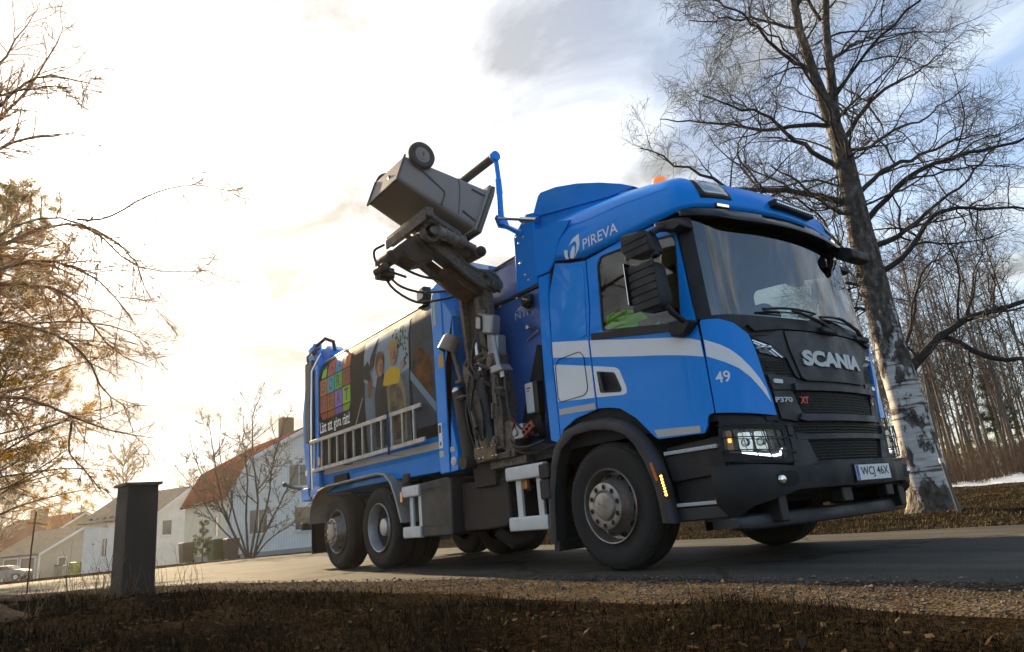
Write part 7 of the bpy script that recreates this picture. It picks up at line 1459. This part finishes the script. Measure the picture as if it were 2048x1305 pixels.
# brushwood at the foot of the wood
n = 2600; u = gw.uniform(1640, 2250, n); d_ = gw.uniform(25, 31, n); Pp = np.array([px(a, 1000, c) for a, c in zip(u, d_)]); Pp[:, 2] = ground_z(Pp[:, 0], Pp[:, 1]); h_ = gw.uniform(.7, 1.9, n); dr = gw.normal(size=(n, 3))*.22; dr[:, 2] = 1
Bp = Pp[:, None]+dr[:, None]*h_[:, None, None]*np.linspace(0, 1, 4)[None, :, None]+gw.normal(size=(n, 4, 3))*.04; Br = np.full((n, 4), .006)*np.array((1.2, 1, .8, .5)); b2, r2 = sprout(Bp, Br, 3, gw, .2, 1, (20, 50), .4, 3, .1, .03, .7, .005, .1)
v, f = merge([tubes(Bp, Br, 3), tubes(b2, np.maximum(r2, .003), 3)]); prop(link('brushwood', np_mesh('brushwood', v, f, mat('brush_twigs', rough=.85, island=[(.055, .028, .018), (.11, .05, .028), (.09, .065, .035), (.045, .030, .022)]))), 'reddish brown brushwood along the foot of the wood', 'brush', kind='stuff')
# wood behind and beside the camera, seen mirrored in the cab windows
W_ = []
for i in range(75):
    a = R(gw.uniform(-150, 30)); rr_ = gw.uniform(19, 38); x, y = 4+rr_*math.cos(a), -5.4+rr_*math.sin(a)
    if -4 < y < 5 and x > 5: continue
    for me in kinds[i % 5]:
        V = np.empty(len(me.vertices)*3, np.float32); me.vertices.foreach_get('co', V); V = V.reshape(-1, 3)*gw.uniform(.8, 1.0); F = np.empty(len(me.polygons)*4, np.int32); me.polygons.foreach_get('vertices', F); q = gw.uniform(0, 6.28)
        V = np.stack([V[:, 0]*math.cos(q)-V[:, 1]*math.sin(q)+x, V[:, 0]*math.sin(q)+V[:, 1]*math.cos(q)+y, V[:, 2]+float(gz(x, y))], 1); W_.append((V, F.reshape(-1, 4)))
V, F = merge(W_); prop(link('far_wood', np_mesh('far_wood', V, F, WTW)), 'bare wood mirrored in the truck cab windows', 'wood', kind='stuff')
# ---- snow strip
SN = px(1880, 1000, 22), px(2330, 1000, 24), px(2330, 1000, 36), px(1880, 1000, 33)
ny_, nx_ = 9, 60; s_ = np.linspace(0, 1, nx_)[:, None]; t_ = np.linspace(0, 1, ny_)[None]; A0, A1, A2, A3 = [np.array(a) for a in SN]
P = (A0*(1-s_[..., None])+A1*s_[..., None])*(1-t_[..., None])+(A3*(1-s_[..., None])+A2*s_[..., None])*t_[..., None]; hgt = .30*np.sin(np.pi*t_)**.5*(np.sin(np.pi*np.clip(s_, .0, 1))**.35)*(1+.2*np.sin(s_*23)+.12*np.sin(s_*51+t_*5)); P[..., 2] = ground_z(P[..., 0], P[..., 1])-.08+hgt
I = np.arange(nx_*ny_).reshape(nx_, ny_); F = np.stack([I[:-1, :-1], I[1:, :-1], I[1:, 1:], I[:-1, 1:]], -1).reshape(-1, 4)
prop(link('snow_strip', np_mesh('snow_strip', P.reshape(-1, 3), F, mat('old_snow', (.80, .82, .84), .6, noise=.3, nscale=3, col2=(.62, .62, .60), bump=.3, bscale=12))), kind='structure')
# ================================================================== grass, leaves, weeds
gg = np.random.default_rng(19)
def blades(X, Y, Z, L, W_, lean, g, lie=1.0):
    n = len(X); a = g.uniform(0, 2*np.pi, n); d = np.stack([np.cos(a), np.sin(a)], 1); s = np.stack([-d[:, 1], d[:, 0], np.zeros(n)], 1); th = lean
    up0 = np.stack([d[:, 0]*np.sin(th*.5), d[:, 1]*np.sin(th*.5), np.cos(th*.5)], 1); up1 = np.stack([d[:, 0]*np.sin(th*1.25), d[:, 1]*np.sin(th*1.25), np.cos(th*1.25)], 1)
    b_ = np.stack([X, Y, Z], 1); m_ = b_+up0*(L*.5)[:, None]; t = m_+up1*(L*.5)[:, None]; w_ = (W_/2)[:, None]
    V = np.stack([b_-s*w_, b_+s*w_, m_-s*w_*.8, m_+s*w_*.8, t], 1); F = np.array([(0, 1, 3), (0, 3, 2), (2, 3, 4)]); return V.reshape(-1, 3), (F[None]+5*np.arange(n)[:, None, None]).reshape(-1, 3)
n = 230000; r_ = gg.uniform(0, 1, n)**1.6*13+.6; a = R(141.5)+gg.uniform(-.80, .80, n); X = CAM_LOC[0]+r_*np.cos(a); Y = CAM_LOC[1]+r_*np.sin(a)
e = y_near(X)-shoulder(X)-Y; pth = (X < -2.2) & (Y < -4.75+.1*np.sin(X*3)) & (Y > -6.6); k = (e > gg.uniform(-.10, .12, n)) & (X > -12.5) & ~(pth & (gg.random(n) < .93)) & (np.abs(X+4.82)+np.abs(Y+3.9) > .22); X, Y, e, r_ = X[k], Y[k], e[k], r_[k]; n = len(X)
bare = np.sin(X*1.9+2*np.sin(Y*1.3))+np.sin(Y*4.3-X*1.1)+.8*np.sin(X*5.1+Y*2.2); kk_ = (bare < .9) | (gg.random(n) < .6); X, Y, e, r_ = X[kk_], Y[kk_], e[kk_], r_[kk_]; n = len(X); tuft = .5+.5*np.sin(X*2.7+1.3*np.sin(Y*3.1))*np.sin(Y*3.9+X*.7); L = gg.gamma(2.0, .022, n)*(.4+1.5*tuft**2)*np.clip(.5+e*1.2, .5, 1.15)*(1+.5*(X < -3)); lean = gg.uniform(.6, 1.6, n); Z = ground_z(X, Y)-.006
V, F = blades(X, Y, Z, L, gg.uniform(.0016, .0036, n)*np.clip(r_/3, .8, 2.2), lean, gg)
GRASS = mat('dry_grass', rough=.9, spec=0.0, island=[(.010, .007, .004), (.027, .019, .010), (.014, .010, .006), (.065, .048, .027), (.019, .017, .008), (.008, .006, .004), (.036, .026, .014)])
prop(link('dry_grass', np_mesh('dry_grass', V, F, GRASS, smooth=False)), 'matted dry brown grass in the foreground', 'grass', kind='stuff')
# far verge around the birch
n = 120000; X = gg.uniform(-14, 9, n); Y = y_far(X)+gg.uniform(0, 1, n)**1.5*20+.02; L = gg.uniform(.02, .07, n); V, F = blades(X, Y, ground_z(X, Y)-.005, L, gg.uniform(.004, .009, n), gg.uniform(.3, 1.4, n), gg)
prop(link('verge_grass', np_mesh('verge_grass', V, F, mat('verge_grass', rough=.85, spec=0.0, island=[(.060, .046, .028), (.15, .115, .065), (.095, .085, .042), (.20, .155, .085), (.11, .080, .048)]), smooth=False)), 'short tan grass on the far verge around the birch', 'grass', kind='stuff')
# dead leaves
n = 4200; X = gg.uniform(-6, 4.2, n); Y = gg.uniform(-5.6, -2.4, n); e = y_near(X)-shoulder(X)-Y; k = e > gg.uniform(-.05, .5, n); X, Y = X[k], Y[k]; X2 = gg.uniform(-6, 6, 1800); Y2 = y_far(X2)+gg.uniform(0, 3, 1800); X = np.r_[X, X2]; Y = np.r_[Y, Y2]; n = len(X)
d = gg.normal(size=(n, 3)); d[:, 2] *= .45; d /= np.linalg.norm(d, axis=1, keepdims=True); s = np.cross(d, np.array((0, 0, 1.))+gg.normal(size=(n, 3))*.4); s /= np.linalg.norm(s, axis=1, keepdims=True); c = np.stack([X, Y, ground_z(X, Y)+gg.uniform(.005, .03, n)], 1); l_ = gg.uniform(.008, .022, n)[:, None]; V = np.stack([c-d*l_, c-s*l_*.55, c+d*l_*1.1, c+s*l_*.55], 1).reshape(-1, 3)
prop(link('dead_leaves', np_mesh('dead_leaves', V, np.arange(len(V)).reshape(-1, 4), mat('dead_leaf', rough=.8, spec=0.0, island=[(.022, .013, .008), (.05, .030, .016), (.08, .058, .035), (.03, .018, .010), (.12, .095, .065)]), smooth=False)), 'small curled dead leaves strewn over the grass', 'leaves', kind='stuff')
# tall dry weed stalks round the post and along the left
n = 150; X = np.r_[gg.uniform(-9.5, -2.6, n), gg.normal(-4.6, .45, 60)]; Y = np.r_[gg.uniform(-4.9, -3.3, n), gg.normal(-4.15, .2, 60)]; n = len(X); h_ = gg.uniform(.10, .42, n)*np.where(gg.random(n) < .12, 1.7, 1); dr = gg.normal(size=(n, 3))*.28; dr[:, 2] = 1; c = np.stack([X, Y, ground_z(X, Y)-.01], 1)
k = y_near(X)-shoulder(X)-Y > -.1; c, h_, dr = c[k], h_[k], dr[k]; n = len(c); P = c[:, None]+dr[:, None]*h_[:, None, None]*np.linspace(0, 1, 5)[None, :, None]+np.cumsum(gg.normal(size=(n, 5, 3))*.008, 1); P[:, 0] = c; r_ = np.full((n, 5), .0022)*np.linspace(1.2, .5, 5); b2, r2 = sprout(P, r_, 2, gg, .4, 1, (20, 50), .28, 3, .1, .02, .8, .002, .03)
v, f = merge([tubes(P, r_, 4), tubes(b2, np.maximum(r2, .0012), 3)]); prop(link('weed_stalks', np_mesh('weed_stalks', v, f, mat('weed_stalk', rough=.8, spec=.1, island=[(.07, .04, .022), (.16, .10, .05), (.24, .17, .09)]))), 'thin dry weed stalks around the dark post', 'weeds', kind='stuff')

# ================================================================== haze: tinted volume added for a flare-like glow towards the low sun
b = MB(); b.box(-712, 712, -712, 712, -4.5, 26); hz = b.build('haze', [], None, smooth=False); prop(hz, kind='stuff'); hz.data.materials.clear()
hm = bpy.data.materials.new('glow_haze'); hm.use_nodes = True; t = hm.node_tree; t.nodes.clear(); o = t.nodes.new('ShaderNodeOutputMaterial'); v = t.nodes.new('ShaderNodeVolumePrincipled')
v.inputs['Color'].default_value = (.95, .89, .76, 1); v.inputs['Density'].default_value = HAZE; v.inputs['Anisotropy'].default_value = .75; t.links.new(v.outputs[0], o.inputs['Volume']); hz.data.materials.append(hm)
